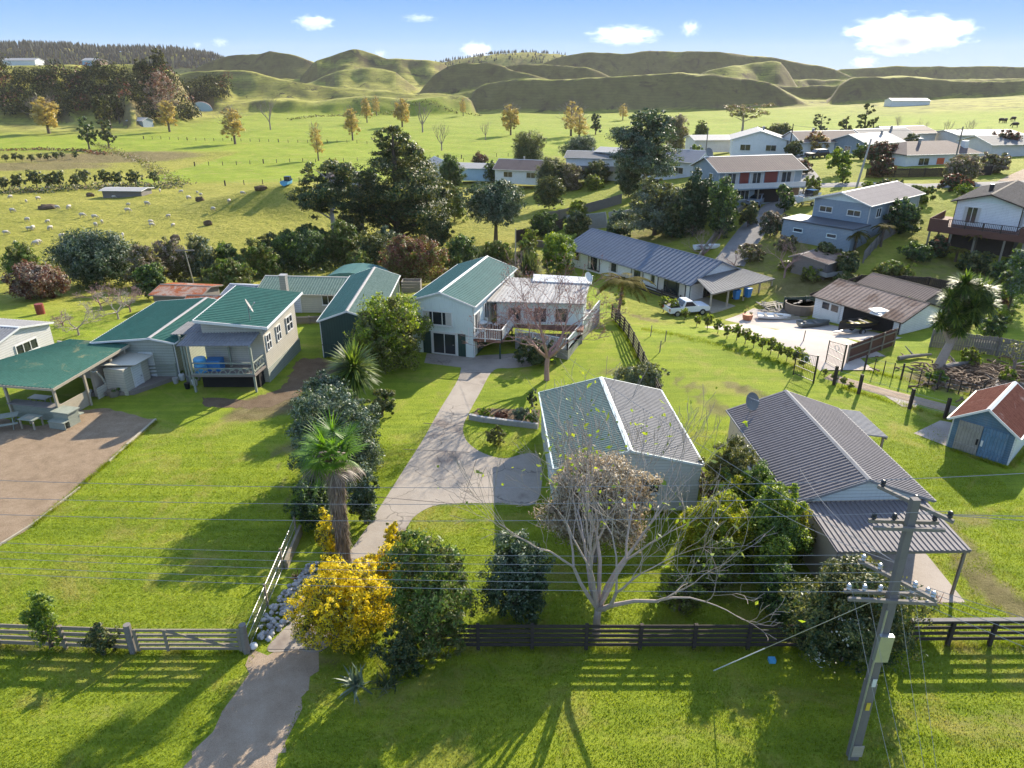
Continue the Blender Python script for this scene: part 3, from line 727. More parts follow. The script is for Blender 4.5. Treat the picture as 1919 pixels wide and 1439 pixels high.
for y, w, hh, zz in ((-4.6, 1.3, 1.5, 1.75), (-2.2, 1.4, 1.9, 1.55), (.4, 1.5, 1.9, 1.55)): window(H1, 'x+', y, zz, w, hh, 2, 1, gm='glass', curtains=True)
# annex and deck of the house (built in world axes under the same thing)
iv = Matrix.Translation((-3.75, 56.0, float(T(-3.75, 56.0)))) @ Matrix.Rotation(R(-16), 4, 'Z'); iv.invert()
def loc(p): return iv @ Vector(p)
def under(o):   # world-built part under H1
    o.parent = H1; o.matrix_parent_inverse = Matrix.Identity(4); o.matrix_local = iv.copy(); return o
m = MB(); m.prism([(-1.2, 53.6), (5.6, 53.2), (6.2, 56.9), (-.4, 58.4)], 1.5, 3.48); under(m.build('annex_wall', MAT['pale']))
m = MB(); m.sheet((-2.1, 53.1, 3.5), (5.6, 52.6, 3.45), (6.5, 57.2, 3.95), (-.5, 58.5, 3.95), .1, .3, .025); under(m.build('annex_roof', MAT['paleroof']))
m = MB(); m.sheet((1.7, 57.2, 3.98), (6.5, 56.4, 3.98), (6.7, 57.5, 4.2), (1.8, 58.6, 4.2), .1); under(m.build('lean_roof', MAT['trim']))
m = MB(); m.prism([(-3.3, 50.15), (-.75, 49.6), (.2, 53.55), (-2.2, 54.2)], 1.32, 1.5); m.prism([(-1.4, 53.5), (5.5, 52.0), (5.7, 53.2), (-1.2, 53.6)], 1.31, 1.49); under(m.build('deck', MAT['deckred']))
m = MB(); balustrade(m, [(-3.25, 50.15, 1.5), (-.77, 49.62, 1.5), (.12, 53.2, 1.5)], .85); under(m.build('balustrade', MAT['trim']))
m = MB()
for x, y in ((-3.1, 50.3), (-.9, 49.8), (0, 53.3)): m.bar((x, y, -.1), (x, y, 1.35), .11, .11)
m.each('deck_post', MAT['darkgreen'], None, under)
m = MB(); m.prism([(.25, 51.9), (4.2, 49.6), (7.7, 59.5), (6.2, 59.5), (5.6, 53.1), (.3, 53.5)], -.4, .78); under(m.build('terrace', MAT['block']))
m = MB(); balustrade(m, [(.3, 51.95, .8), (4.15, 49.7, .8), (7.6, 59.4, .8)], .8, post=.12); under(m.build('terrace_railing', MAT['trim']))
m = MB()
for x in (.2, 2.2, 3.9): obox(m, (x, 53.5 - .05 * x - .04, 2.3), (1, -.05), (.05, 1), 1.1, .06, 1.25)
m.each('annex_window', MAT['trim'], None, under); m2 = MB()
for x in (.2, 2.2, 3.9): obox(m2, (x, 53.5 - .05 * x - .045, 2.3), (1, -.05), (.05, 1), .95, .06, 1.1)
m2.each('annex_pane', MAT['glass'], None, under)
# ---- long dark green shed
h = house('long_shed', 'long dark green shed with weathered green iron roof next to round bush', 'shed', (-12.25, 56.2), .8, 4.1, 12.4, 2.95, 3.65, 'darkgreen', 'g_roof2', 'trim', oh=.15, og=.15, roof2='g_roof3', cap='paleroof')
door(h, 'y-', 1.0, 0, .9, 1.9, 'darkgreen', fm='darkgreen'); m = MB(); m.b2(-2.09, 2.09, -6.26, -6.21, .98, 1.05); m.build('batten', MAT['darkgreen'], h)
# ---- left house: low green gable, tall block, porch
L1 = house('cottage', 'rambling cottage of green roofs with tall side block and timber porch', 'house', (-25.9, 50.4), -1.5, 5.2, 9.0, 2.85, 3.15, 'olive', 'g_roof', oh=.3, og=.25, cap='paleroof', shift=1.2)
def LW(o): 
    o.parent = L1; mm = (Matrix.Translation(L1.location) @ Matrix.Rotation(R(-1.5), 4, 'Z')).inverted(); o.matrix_parent_inverse = Matrix.Identity(4); o.matrix_local = mm; return o
m = MB(); A0, A1, A2, A3 = (-21.0, 45.4), (-16.95, 45.5), (-16.5, 51.6), (-20.7, 51.9)
v = [(*p, -.3) for p in (A0, A1, A2, A3)] + [(*A0, 4.55), (*A1, 4.15), (*A2, 4.45), (*A3, 4.85)]
m.add(v, [(3, 2, 1, 0), (0, 1, 5, 4), (1, 2, 6, 5), (2, 3, 7, 6), (3, 0, 4, 7), (4, 5, 6, 7)])
LW(m.build('block_wall', MAT['stone']))
m = MB(); m.add([(-16.94, 45.42, -.2), (-16.46, 51.62, -.2), (-16.46, 51.62, 1.0), (-16.94, 45.42, 1.0), (-16.9, 45.42, -.2), (-16.42, 51.62, -.2), (-16.42, 51.62, 1.0), (-16.9, 45.42, 1.0)], [(4, 5, 6, 7), (0, 4, 7, 3), (3, 7, 6, 2), (1, 2, 6, 5)]); LW(m.build('base_panel', MAT['olive']))
m = MB(); m.sheet((-16.45, 45.0, 4.2), (-15.95, 52.0, 4.55), (-20.9, 52.3, 5.0), (-21.2, 44.9, 4.72), .1, .3, .03); LW(m.build('block_roof', MAT['g_roof']))
m = MB(); m.bar((-16.4, 44.95, 4.14), (-15.9, 52.05, 4.49), .06, .16); m.bar((-21.2, 44.86, 4.66), (-16.42, 44.96, 4.14), .06, .18); m.bar((-21.25, 44.9, 4.68), (-20.95, 52.3, 4.95), .06, .14); LW(m.build('fascia', MAT['trim']))
for k, y in enumerate((46.2, 48.0, 50.1)):
    t = Vector((.48, 6.2, 0)).normalized(); n = Vector((t.y, -t.x, 0)); x = -16.95 + (y - 45.42) * .0774; o = Vector((x, y, 2.75)); m = MB(); w = .75 if k < 2 else 1.1
    for q in (-1, 0, 1): obox(m, o + t * (q * w / 2) + n * .03, t, n, .06, .08, 1.15)
    for q in (-1, 0, 1): obox(m, o + n * .031 + Vector((0, 0, q * .55)), t, n, w, .07, .06)
    f = LW(m.build('window', MAT['trim'])); g2 = MB(); obox(g2, o + n * .01, t, n, w, .03, 1.1); gg = g2.build('pane', MAT['glass']); gg.parent = f
m = MB(); m.sheet((-22.2, 43.9, 3.3), (-17.35, 43.9, 3.3), (-16.95, 46.6, 3.95), (-21.6, 46.6, 3.95), .05, .2, .03); m.sheet((-23.6, 46.2, 3.28), (-22.0, 46.2, 3.28), (-21.4, 48.2, 3.5), (-23.2, 48.2, 3.5), .05, .2, .03); LW(m.build('porch_roof', MAT['steel']))
m = MB(); m.prism([(-21.5, 43.7), (-17.2, 43.7), (-17.0, 45.4), (-21.3, 45.4)], 1.15, 1.3); LW(m.build('porch_floor', MAT['deckgrey']))
m = MB()
for x, y in ((-21.4, 43.8), (-17.3, 43.8), (-19.3, 45.2), (-22.9, 46.0), (-22.2, 45.0)): m.bar((x, y, -.2), (x, y, 3.3), .13, .13)
m.each('porch_post', MAT['greentimber'], None, LW)
m = MB(); m.bar((-21.4, 43.8, 2.1), (-17.3, 43.8, 2.1), .07, .07); m.bar((-21.4, 43.8, 1.72), (-17.3, 43.8, 1.72), .06, .06); m.bar((-21.4, 43.78, 1.25), (-17.3, 43.78, 1.25), .08, .22)
m.bar((-17.25, 43.8, 2.1), (-16.95, 46.6, 2.1), .07, .07); m.bar((-17.25, 43.8, 1.5), (-16.95, 46.6, 1.5), .06, .1)
rr = random.Random(3); x = -21.3
while x < -17.5:      # branch-like curved struts
    k = rr.uniform(.35, .6); m.path([(x, 43.8, 1.35), (x + k * .3, 43.8, 1.55), (x + k, 43.8, 1.72)], .035, 5); m.path([(x + k, 43.8, 1.35), (x + k * .8, 43.8, 1.55), (x, 43.8, 1.72)], .03, 5); x += k + .12
for t0 in np.linspace(.05, .8, 5):
    a_, b_ = Vector((-17.25, 43.8, 1.35)).lerp(Vector((-16.95, 46.6, 1.35)), t0), Vector((-17.25, 43.8, 1.35)).lerp(Vector((-16.95, 46.6, 1.35)), t0 + .18)
    m.path([a_, a_.lerp(b_, .4) + Vector((0, 0, .35)), b_ + Vector((0, 0, .7))], .035, 5); m.path([b_, b_.lerp(a_, .3) + Vector((0, 0, .4)), a_ + Vector((0, 0, .7))], .03, 5)
LW(m.build('porch_rail', MAT['greentimber']))
m = MB(); m.prism([(-21.2, 44.6), (-17.3, 44.6), (-17.2, 45.3), (-21.1, 45.3)], -.1, 1.14); LW(m.build('under_floor_shade', MAT['dark']))  # solid dark block standing for the shade below the porch floor
door(L1, 'y-', .6, .1, .85, 1.9, 'white'); window(L1, 'y-', -1.1, 1.1, 1.0, .8); window(L1, 'x-', 0, 1.0, 1.4, .9)
m = MB(); m.prism([(-28.6, 43.0), (-25.4, 43.3), (-22.9, 46.9), (-24.2, 47.0), (-27.2, 45.0)], -.1, .28); o = m.build('low_deck', MAT['deckgrey']); LW(o)
m = MB()
for z in (.55, .8, 1.05): m.bar((-25.6, 45.75, z), (-23.5, 45.8, z + .1), .05, .1)
m.bar((-25.6, 45.75, .2), (-25.6, 45.75, 1.2), .09, .09); m.bar((-23.5, 45.8, .2), (-23.5, 45.8, 1.3), .09, .09); LW(m.build('ramp_rail', MAT['greentimber']))
# ---- garden bar (cabana)
c0 = thing('garden_bar', 'open sided garden bar with patchy green roof and timber counter', 'garden bar', (-29.6, 42.4, 0), R(-12))
lean_roof(c0, 'roof', (-6, -3.1, 2.3), (2.35, -2.7, 2.3), (2.5, 3.9, 2.75), (-2.2, 3.9, 2.75), 'g_roof4', .25, .03)
m = MB(); m.bar((2.4, -2.75, 2.22), (2.55, 3.9, 2.66), .06, .16); m.bar((-6, -3.12, 2.22), (2.4, -2.74, 2.22), .06, .14); m.build('fascia', MAT['paletimber'], c0)
m = MB()
for x, y in ((2.2, -2.55), (2.3, -.2), (-1.2, -2.7), (-4.2, -2.8), (2.35, 2.2)): m.bar((x, y, -.2), (x, y, 2.3 + .07 * (y + 2.6)), .14, .14)
m.each('post', MAT['paletimber'], c0)
m = MB(); m.b2(2.2, 2.26, -2.5, -.25, .05, 1.05); m.build('side_panel', MAT['paletimber'], c0)
m = MB(); m.b2(-1.15, 2.15, -2.62, -2.55, 0, .95); m.build('counter_front', MAT['greentimber'], c0)
m = MB(); m.b2(-1.25, 2.15, -2.85, -2.2, .97, 1.03); m.build('counter_top', MAT['oldtimber'], c0)
m = MB(); m.b2(-3, 2.3, 3.6, 3.7, 0, 2.65); m.b2(1.6, 1.7, 1.0, 3.6, 0, 2.5); m.each('back_wall', MAT['beige'], c0)
m = MB(); m.b2(-.9, .4, -1.7, -1.1, .85, .9); m.b2(-.85, .35, -1.65, -1.15, .3, .34)
for x in (-.8, .3):
    for y in (-1.6, -1.2): m.bar((x, y, 0), (x, y, .85), .05, .05)
m.build('shelf', MAT['alu'], c0)
sh = thing('lean_to', 'pale hut with curved side wall and small skillion roof joining the garden bar', 'hut', (-26.1, 44.2, 0), R(-12))
m = MB(); m.prism([(-.9, -.9), (.6, -.9), (.6, 1.5), (-.9, 1.5)], -.1, 1.85); m.build('wall', MAT['cream'], sh); lean_roof(sh, 'roof', (1.05, -.2, 1.98), (1.05, 1.6, 1.98), (-.95, 1.6, 2.1), (-.95, -.95, 2.1), 'cream', 0, 0, .05)
m = MB(); pr = [(-1.0, -1.6), (-.55, -1.55), (-.3, -1.2), (-.1, -.9)]
m.path([(-.95, -1.9, 1.95), (-.95, -1.5, 1.9), (-.95, -1.1, 1.3), (-.95, -.9, .7)], .07, 6); m.b2(-.99, -.91, -1.8, -.9, 0, .75); m.build('wing_wall', MAT['cream'], sh); sh['hw'] = .6; sh['hl'] = .9
door(sh, 'x+', .3, .1, .75, 1.6, 'white')
# ---- weatherboard shed at the edge
w8 = house('weatherboard_shed', 'grey white weatherboard shed with sloping grey roof and louvre window', 'shed', (-38.4, 49.0), 79, 5.0, 6.0, 2.5, 3.05, 'greyboard', 'steel', oh=.2, og=.2, shift=-.2)
window(w8, 'y-', .1, 1.1, 1.9, .75, 3, 1)
# ---- rear low cottage
r9 = house('low_cottage', 'low old cottage with faded green iron roof and tall concrete chimney', 'cottage', (-18.2, 64.4), 86, 5.2, 9.2, 2.0, 2.75, 'cream', 'g_roof3', 'cream', oh=.3, z0=-.4, roof2='g_roof')
c9 = MB(); c9.b2(-3.2, -2.62, 1.7, 2.25, 0, 3.6); c9.b2(-3.25, -2.57, 1.65, 2.3, 3.6, 3.72); c9.build('chimney', MAT['block'], r9)
window(r9, 'x-', -1.8, .9, 1.1, .9); door(r9, 'x-', 1.2, 0, .8, 1.8, 'lilac'); window(r9, 'x-', -3.4, .9, .8, .8)
e9 = house('lean_to_shed', 'small salmon walled shed with patched blue grey iron roof', 'shed', (-24.3, 63.6), 80, 3.6, 3.2, 1.7, 2.2, 'salmon', 'bluegrey', 'trim', z0=-.4, roof2='steel'); door(e9, 'x-', 0, 0, .8, 1.5, 'lilac')
a9 = thing('arched_shed', 'small shed with low arched green roof behind the old cottage', 'shed', (-16.0, 71.5, float(T(-16, 71.5))), R(-8))
m = MB(); m.b2(-2.6, 2.6, -1.8, 1.8, -.3, 1.7); m.build('wall', MAT['pale'], a9); m = MB(); vs = []; fs = []
for i in range(9):
    a = math.pi * i / 8; x = -2.9 * math.cos(a); z = 1.7 + 1.0 * math.sin(a)
    vs += [(x, -2, z), (x, 2, z)]
for i in range(8): fs.append((2 * i, 2 * i + 1, 2 * i + 3, 2 * i + 2))
fs.append(tuple(2 * i for i in range(9))); fs.append(tuple(2 * i + 1 for i in range(8, -1, -1))); m.add(vs, fs); m.build('roof', MAT['g_roof2'], a9)
for k, (x, y, w, l, rz, lb, rf) in enumerate(((-30.6, 64.6, 3.4, 4.6, 82, 'low rusty iron lean-to shed with pink streaked roof beside bare bushes', 'rust'), (-26.9, 61.4, 2.2, 4.0, 88, 'narrow shed roofed with orange rusted iron sheets', 'rust'))):
    q = house('rusty_shed', lb, 'shed', (x, y), rz, w, l, 1.3, 1.65, 'oldtimber', rf, 'oldtimber', z0=-.2, pitch=.15, roof2='rust' if k == 0 else 'redrust')
# ---- dark roofed white house with veranda
D0 = house('white_house', 'long white house with blue grey hipped roof and timber veranda', 'house', (15.8, 80.4), 34.9, 8.0, 20.0, 2.25, 3.85, 'white', 'bluegrey', 'bluegrey', oh=.5, og=.3, z0=-2.0, pitch=.55, amp=.05, roof2='bluegrey')
for y, w in ((8.2, 1.5), (5.0, 2.0), (1.6, 1.5), (-2.2, 1.8), (-4.6, .9), (-7.3, 3.9)): window(D0, 'x-', y, .35 if w > 1.6 else .8, w, 1.6 if w > 1.6 else 1.1, max(1, int(w)), 1, fm='black' if w > 1.6 else 'trim', curtains=True)
m = MB(); m.sheet((-4.4, -10.3, 2.12), (4.4, -10.3, 2.12), (3.2, -9.95, 2.75), (-3.2, -9.95, 2.75), .06); m.build('end_hip', MAT['greyroof'], D0)
m = MB(); m.sheet((-5.2, -13.6, 2.12), (4.6, -13.6, 2.12), (3.6, -10.25, 2.6), (-3.6, -10.25, 2.6), .08, .4, .03); m.build('veranda_roof', MAT['greyroof'], D0)
m = MB()
for x in (-5.0, -2.5, 0, 2.4, 4.4): m.bar((x, -13.4, -.2), (x, -13.4, 2.1), .14, .14)
m.bar((-5.1, -13.4, 2.0), (4.5, -13.4, 2.0), .1, .16); m.each('veranda_post', MAT['paletimber'], D0)
m = MB(); m.b2(-5.2, 4.5, -13.8, -10.02, .12, .34); m.b2(-4.0, -.5, -14.4, -13.8, -.1, .16); m.b2(-4.2, -.3, -14.9, -14.4, -.2, .02); m.build('veranda_deck', MAT['paletimber'], D0)
door(D0, 'y-', -1.0, .34, 2.4, 1.75, 'black', glass=True)
m = MB()
for x in (-4.75, -4.9): 
    for z in (.35, .62, .9): m.bar((x, 1.0, z), (x, -9.5, z - .25), .04, .09)
for y in (1, -1.6, -4.2, -6.8, -9.4): m.bar((-4.83, y, -.4), (-4.83, y, .95), .1, .1)
o = m.build('ramp_rail', MAT['darktimber'], D0)
# ---- brown roofed double garage
B0 = house('double_garage', 'double garage with pink brown iron roof, open bay and white door', 'garage', (33.0, 61.3), 29.7, 6.2, 8.6, 1.95, 3.0, 'white', 'rustpale', 'darktimber', oh=.3, og=.2, z0=-1.05, pitch=.4, amp=.02)
m = MB(); m.b2(-3.14, -3.10, -3.6, 1.2, 0, 1.75); m.build('bay_shade_panel', MAT['dark'], B0)  # near-black panel on the closed wall paints the unlit garage opening
m = MB(); m.b2(-3.16, -3.11, 1.55, 3.6, .0, 1.72); dd = m.build('door', MAT['trim'], B0); m = MB()
for y in (2.1, 3.05): m.b2(-3.19, -3.165, y - .36, y + .36, .95, 1.55)
m.each('pane', MAT['glass'], dd)
h2 = house('garage_extension', 'low brown iron roofed store joined behind the double garage', 'shed', (37.2, 65.2), 29.7, 4.5, 6.5, 1.9, 2.6, 'oldtimber', 'brownroof2', 'darktimber', z0=-.9, gut=False)
# ---- grey blue two storey house
G0 = house('grey_house', 'two storey grey blue house with mauve grey gable roof and flat roofed garage', 'house', (42.4, 86.2), -50, 6.4, 13.0, 4.35, 5.3, 'greyblue', 'mauveroof', 'trim', oh=.35, og=.5, z0=2.0, gable='pale', pitch=.4, amp=.025)
m = MB(); m.b2(-4.6, 3.6, -10.4, -6.48, -1.2, 2.1); m.build('garage_block', MAT['greyblue'], G0); m = MB(); m.b2(-4.75, 3.75, -10.55, -6.5, 2.1, 2.25); m.build('garage_roof', MAT['flatroof'], G0)
for x in (-1.7, 1.6): window(G0, 'y-', x, 2.9, 1.5, .62, 2, 1)
for x in (-2.6, 1.4): window(G0, 'y-', x, .95, 1.1, .4, 1, 1, half=10.4, fm='pale')
for y in (-4, -1, 3): window(G0, 'x+', y, 2.7, 1.1, 1.0, 2, 1)
q = house('open_store', 'open fronted store shed with pale sloping roof below the grey blue house', 'shed', (32.6, 74.2), -50, 3.6, 4.4, 1.9, 2.25, 'oldtimber', 'rustpale', 'oldtimber', z0=.0, shift=-1.0)
# ---- white house on a high red deck
W0 = house('deck_house', 'white house with brown tiled roof above a high red timber deck on posts', 'house', (55.2, 81.6), -42.5, 6.0, 13.0, 6.0, 6.9, 'white', 'tile', 'darktimber', oh=.5, og=.6, z0=1.0, pitch=.33, amp=.05, gable='pale')
W0['hl'] = 6.5
window(W0, 'y-', -1.4, 3.7, 1.6, 1.7, 2, 1, curtains=True); 
for y in (-5.2, -2.6): window(W0, 'x+', y, 3.6, 1.8, 1.8, 3, 1)
m = MB(); m.prism([(-4.8, -8.6), (8.2, -8.6), (8.2, -3), (3.02, -3), (3.02, -6.52), (-3.02, -6.52), (-3.02, -2), (-4.8, -2)], 3.2, 3.4); m.b2(-4.8, 8.2, -8.66, -8.6, 2.7, 3.35); m.b2(-4.86, -4.8, -8.6, -2, 2.7, 4.1); m.b2(-4.8, -3.0, -8.66, -8.6, 3.35, 4.1); m.b2(3.6, 8.2, -8.66, -8.6, 3.35, 4.1); m.build('deck', MAT['redtimber'], W0)
m = MB(); balustrade(m, [(-3.0, -8.6, 3.4), (3.6, -8.6, 3.4)], .8, .16, .1); m.build('balustrade', MAT['darktimber'], W0)
m = MB()
for x, y in ((-4.6, -8.4), (-2.5, -8.4), (-.2, -8.4), (2.5, -8.4), (4.2, -8.4), (5.8, -8.4), (7.4, -8.4), (-4.6, -4)): m.bar((x, y, -2.2), (x, y, 3.2), .18, .18)
m.each('deck_post', MAT['timber'], W0)
m = MB(); m.b2(-1.0, -.6, -3.0, -2.6, 6.3, 7.5); m.build('flue', MAT['black'], W0); m = MB(); m.b2(-3.03, 3.03, -6.53, 6.53, -.9, 3.15); m.build('underdeck_shade', MAT['darktimber'], W0)  # dark box added round the base, standing for shade in the open underside
# ---- brown and red two storey house
K0 = house('brown_house', 'two storey house with rusty brown roof, red wall panels and balcony', 'house', (32.3, 101.2), -75.5, 7.0, 12.6, 4.35, 5.7, 'greyblue', 'brownroof2', 'trim', oh=.5, og=.4, z0=3.5, pitch=.35, amp=.02)
# long front faces the viewer: local x+
for y, w in ((-4.3, 2.0), (-.6, 2.0), (3.9, 2.4)): window(K0, 'x+', y, 2.5, w, 1.45, 2, 1, curtains=True)
m = MB(); m.b2(3.5, 3.54, -3.1, -1.8, 2.1, 4.1); m.b2(3.5, 3.54, .6, 2.5, 2.1, 4.1); m.each('red_panel', MAT['redpanel'], K0)
m = MB(); m.b2(3.5, 4.6, -5.2, 6.3, 1.95, 2.1); m.build('balcony', MAT['greyblue'], K0); m = MB(); m.b2(4.52, 4.58, -5.2, 6.3, 2.1, 2.75); m.build('balcony_panel', MAT['greyboard'], K0)
m = MB(); m.b2(3.5, 3.55, -.6, 3.2, 0, 1.8); m.build('car_bay_shade_panel', MAT['dark'], K0); m = MB(); m.b2(3.5, 3.55, 3.4, 6.2, -.1, 1.9); m.b2(3.5, 3.56, -6.2, -4.4, -.1, 1.9); m.each('brick_base', MAT['brick'], K0)  # first panel paints the darkness of the car bay onto the wall
window(K0, 'x+', -2.4, .5, 1.9, 1.2, 3, 1)
for x in (-1.2, 1.6): window(K0, 'y-', x, 2.6, .9, 1.2, 1, 1); window(K0, 'y+', x, 2.6, .9, 1.2, 1, 1)
m = MB()
for y in (-5, -.7, 3.3, 6.2): m.bar((4.5, y, -.3), (4.5, y, 2.0), .14, .14)
m.each('balcony_post', MAT['timber'], K0)
# ---- houses further back
def far_house(px, py, wpx, rz, lb, wall, roof, W=7.5, ratio=1.0, eave=2.4, ridge=3.7, name='house', cat='house', roof2=None, hip=0, wins=True, z=None, group=None):
    p = UT(px, py) if z is None else U(px, py, z)
    q = house(name, lb, cat, (p.x, p.y + W * .5), rz, W, wpx, eave, ridge, wall, roof, oh=.5, og=.4, z0=p.z, pitch=0, amp=.0, roof2=roof2, hip=hip, group=group)
    if wins:
        face = {0: 'y-', 1: 'x+', 2: 'x-'}[0 if abs(rz) < 45 else (1 if rz < 0 else 2)]; hl = (q['hw'] if face[0] == 'y' else q['hl'])
        for k in (-.5, .45): window(q, face, k * hl, .8, min(2.0, hl * .5), 1.15, 2, 1, fm='trim')
        sd = 'x+' if face[0] == 'y' else 'y-'
        window(q, sd, 0, .8, 1.4, 1.1, 2, 1)
        fl = MB(); rq = random.Random(int(px)); yy = rq.uniform(-.6, .6) * q['hl']; fl.b2(.7, 1.05, yy, yy + .35, eave, ridge + .55); fl.build('chimney', MAT['block' if rq.random() < .5 else 'iron'], q)
    return q
far_house(1432, 290, 11, -14, 'white gabled house with pale roof and two grey front windows', 'white', 'paleroof', W=10.5, eave=3.0, ridge=4.6, z=4)
far_house(1548, 292, 13, -80, 'white house with brown roof behind the orange shrub', 'white', 'brownroof2', W=8, eave=2.8, ridge=4.4, z=4.3)
far_house(1637, 294, 11, -60, 'grey blue cottage with pale shining roof beside the dark hedge', 'greyblue', 'paleroof', W=8, eave=2.7, ridge=4.0, z=4.5)
far_house(1660, 285, 13, -70, 'grey house with wide dull roof behind the pale roofed cottage', 'greyboard', 'greyroof', W=9, eave=2.6, ridge=4.2, z=4.6)
w5 = far_house(1752, 318, 14, -78, 'white house with hipped brown pink roof above a dark board fence', 'white', 'brownroof2', W=8.5, eave=2.7, ridge=4.2, hip=3.4, z=4.6)
m = MB(); m.b2(2.0, 2.9, 5.0, 5.8, 0, 4.4); m.build('chimney', MAT['trim'], w5); m = MB(); m.b2(4.27, 4.3, -1.0, .4, .9, 1.9); m.build('blind', MAT['orange'], w5)
far_house(1846, 274, 15, -82, 'low house with flat pale roof beside the large dark bush', 'greyboard', 'paleroof', W=8, eave=2.4, ridge=3.0, z=5, wins=False)
far_house(1700, 272, 12, -70, 'far low brown roofed house seen over other roofs', 'greyboard', 'brownroof2', W=8, eave=2.5, ridge=3.6, z=5, wins=False)
far_house(1900, 296, 12, -80, 'far low grey house behind the round brown hedge', 'greyboard', 'greyroof', W=8, eave=2.5, ridge=3.6, z=5.2, wins=False)
far_house(1350, 280, 13, -85, 'low pale roofed house beside the umbrella shaped tree', 'greyboard', 'paleroof', W=7, eave=2.2, ridge=2.9, z=3, wins=False)
far_house(1268, 332, 13, 52, 'pale grey house with blue grey gable roof behind the weeping tree', 'lilac', 'bluegrey', W=8.5, eave=3.2, ridge=4.8, z=1)
h8 = far_house(1120, 332, 12, 78, 'white two storey house with grey deck and pale awning', 'white', 'greyroof', W=8, eave=4.0, ridge=4.9, z=-1)
far_house(1162, 322, 8, 60, 'white house with small blue window below the weeping tree', 'white', 'paleroof', W=6, eave=4.0, ridge=4.6, z=0, wins=True)
m = MB(); m.b2(-6.6, -4.05, -5, 5, 1.6, 1.85); m.b2(-6.6, -6.5, -5, 5, 1.85, 2.6); m.build('deck', MAT['oldtimber'], h8)
far_house(982, 340, 11, 72, 'white cottage with brown grey gable roof beyond the round trees', 'white', 'brownroof2', W=7.5, eave=2.6, ridge=4.2, z=-2.5)
far_house(890, 334, 12, 80, 'light blue shed with stepped blue walls beyond the pine', 'skyblue', 'paleroof', W=6, eave=2.4, ridge=3.1, z=-3.5, wins=False, name='blue_shed', cat='shed')
far_house(822, 338, 8, 20, 'white gabled shed half hidden behind the dark pine', 'white', 'paleroof', W=6, eave=3.0, ridge=4.6, z=-3.5, wins=False, name='gabled_shed', cat='shed')
far_house(655, 350, 9, 70, 'low white building with brown roof glimpsed through pine branches', 'white', 'brownroof2', W=6, eave=2.2, ridge=3.0, z=-4.5, name='low_building', cat='building')
far_house(232, 374, 8.5, 86, 'open field shelter with pale flat roof beside the hedge row', 'oldtimber', 'paleroof', W=4, eave=1.9, ridge=2.15, z=-5, wins=False, name='field_shelter', cat='shelter')
far_house(258, 239, 9, 75, 'small blue grey hay shed with white roof by the far conifers', 'greyblue', 'paleroof', W=7, eave=3.2, ridge=4.4, z=-6, wins=False, name='hay_shed', cat='shed')
far_house(30, 216, 24, 88, 'long low house at the foot of the bush slope', 'greyboard', 'greyroof', W=9, eave=2.6, ridge=4.0, z=-5, name='long_house')
for px, wd, lb, wl, rf in ((46, 20, 'long white house on the ridge below the pine forest', 'white', 'paleroof'), (174, 7, 'small turquoise shed on the ridge beside a brown one', 'skyblue', 'paleroof'), (187, 6, 'small brown shed on the ridge', 'brick', 'brownroof2')):
    q = UY(px, 124, 462); house('ridge_house', lb, 'house', (q.x, q.y), 86, 8, wd, 2.8, 4.0, wl, rf, pitch=0, amp=0)
q = UY(1672, 212, 470); house('far_shed', 'long white shed on the green field under the right hills', 'shed', (q.x, 455), 88, 10, 22, 3, 4.2, 'white', 'paleroof', pitch=0, amp=0)
bn = thing('barn', 'half round barn with rusty brown roof beside the green mound', 'barn', (-206, 505, float(T(-206, 505))), R(20)); m = MB(); vs = []; fs = []
for i in range(13):
    a = math.pi * i / 12; vs += [(-7 * math.cos(a), -7, 6 * math.sin(a)), (-7 * math.cos(a), 7, 6 * math.sin(a))]
for i in range(12): fs.append((2 * i, 2 * i + 1, 2 * i + 3, 2 * i + 2))
m.add(vs, fs); m.build('roof', MAT['brownroof2'], bn); m = MB(); m.add([v for v in vs if v[1] < 0], [tuple(range(12, -1, -1))]); m.b2(-16, -6.5, -5, 5, 0, 4); m.build('wall', MAT['skyblue'], bn)
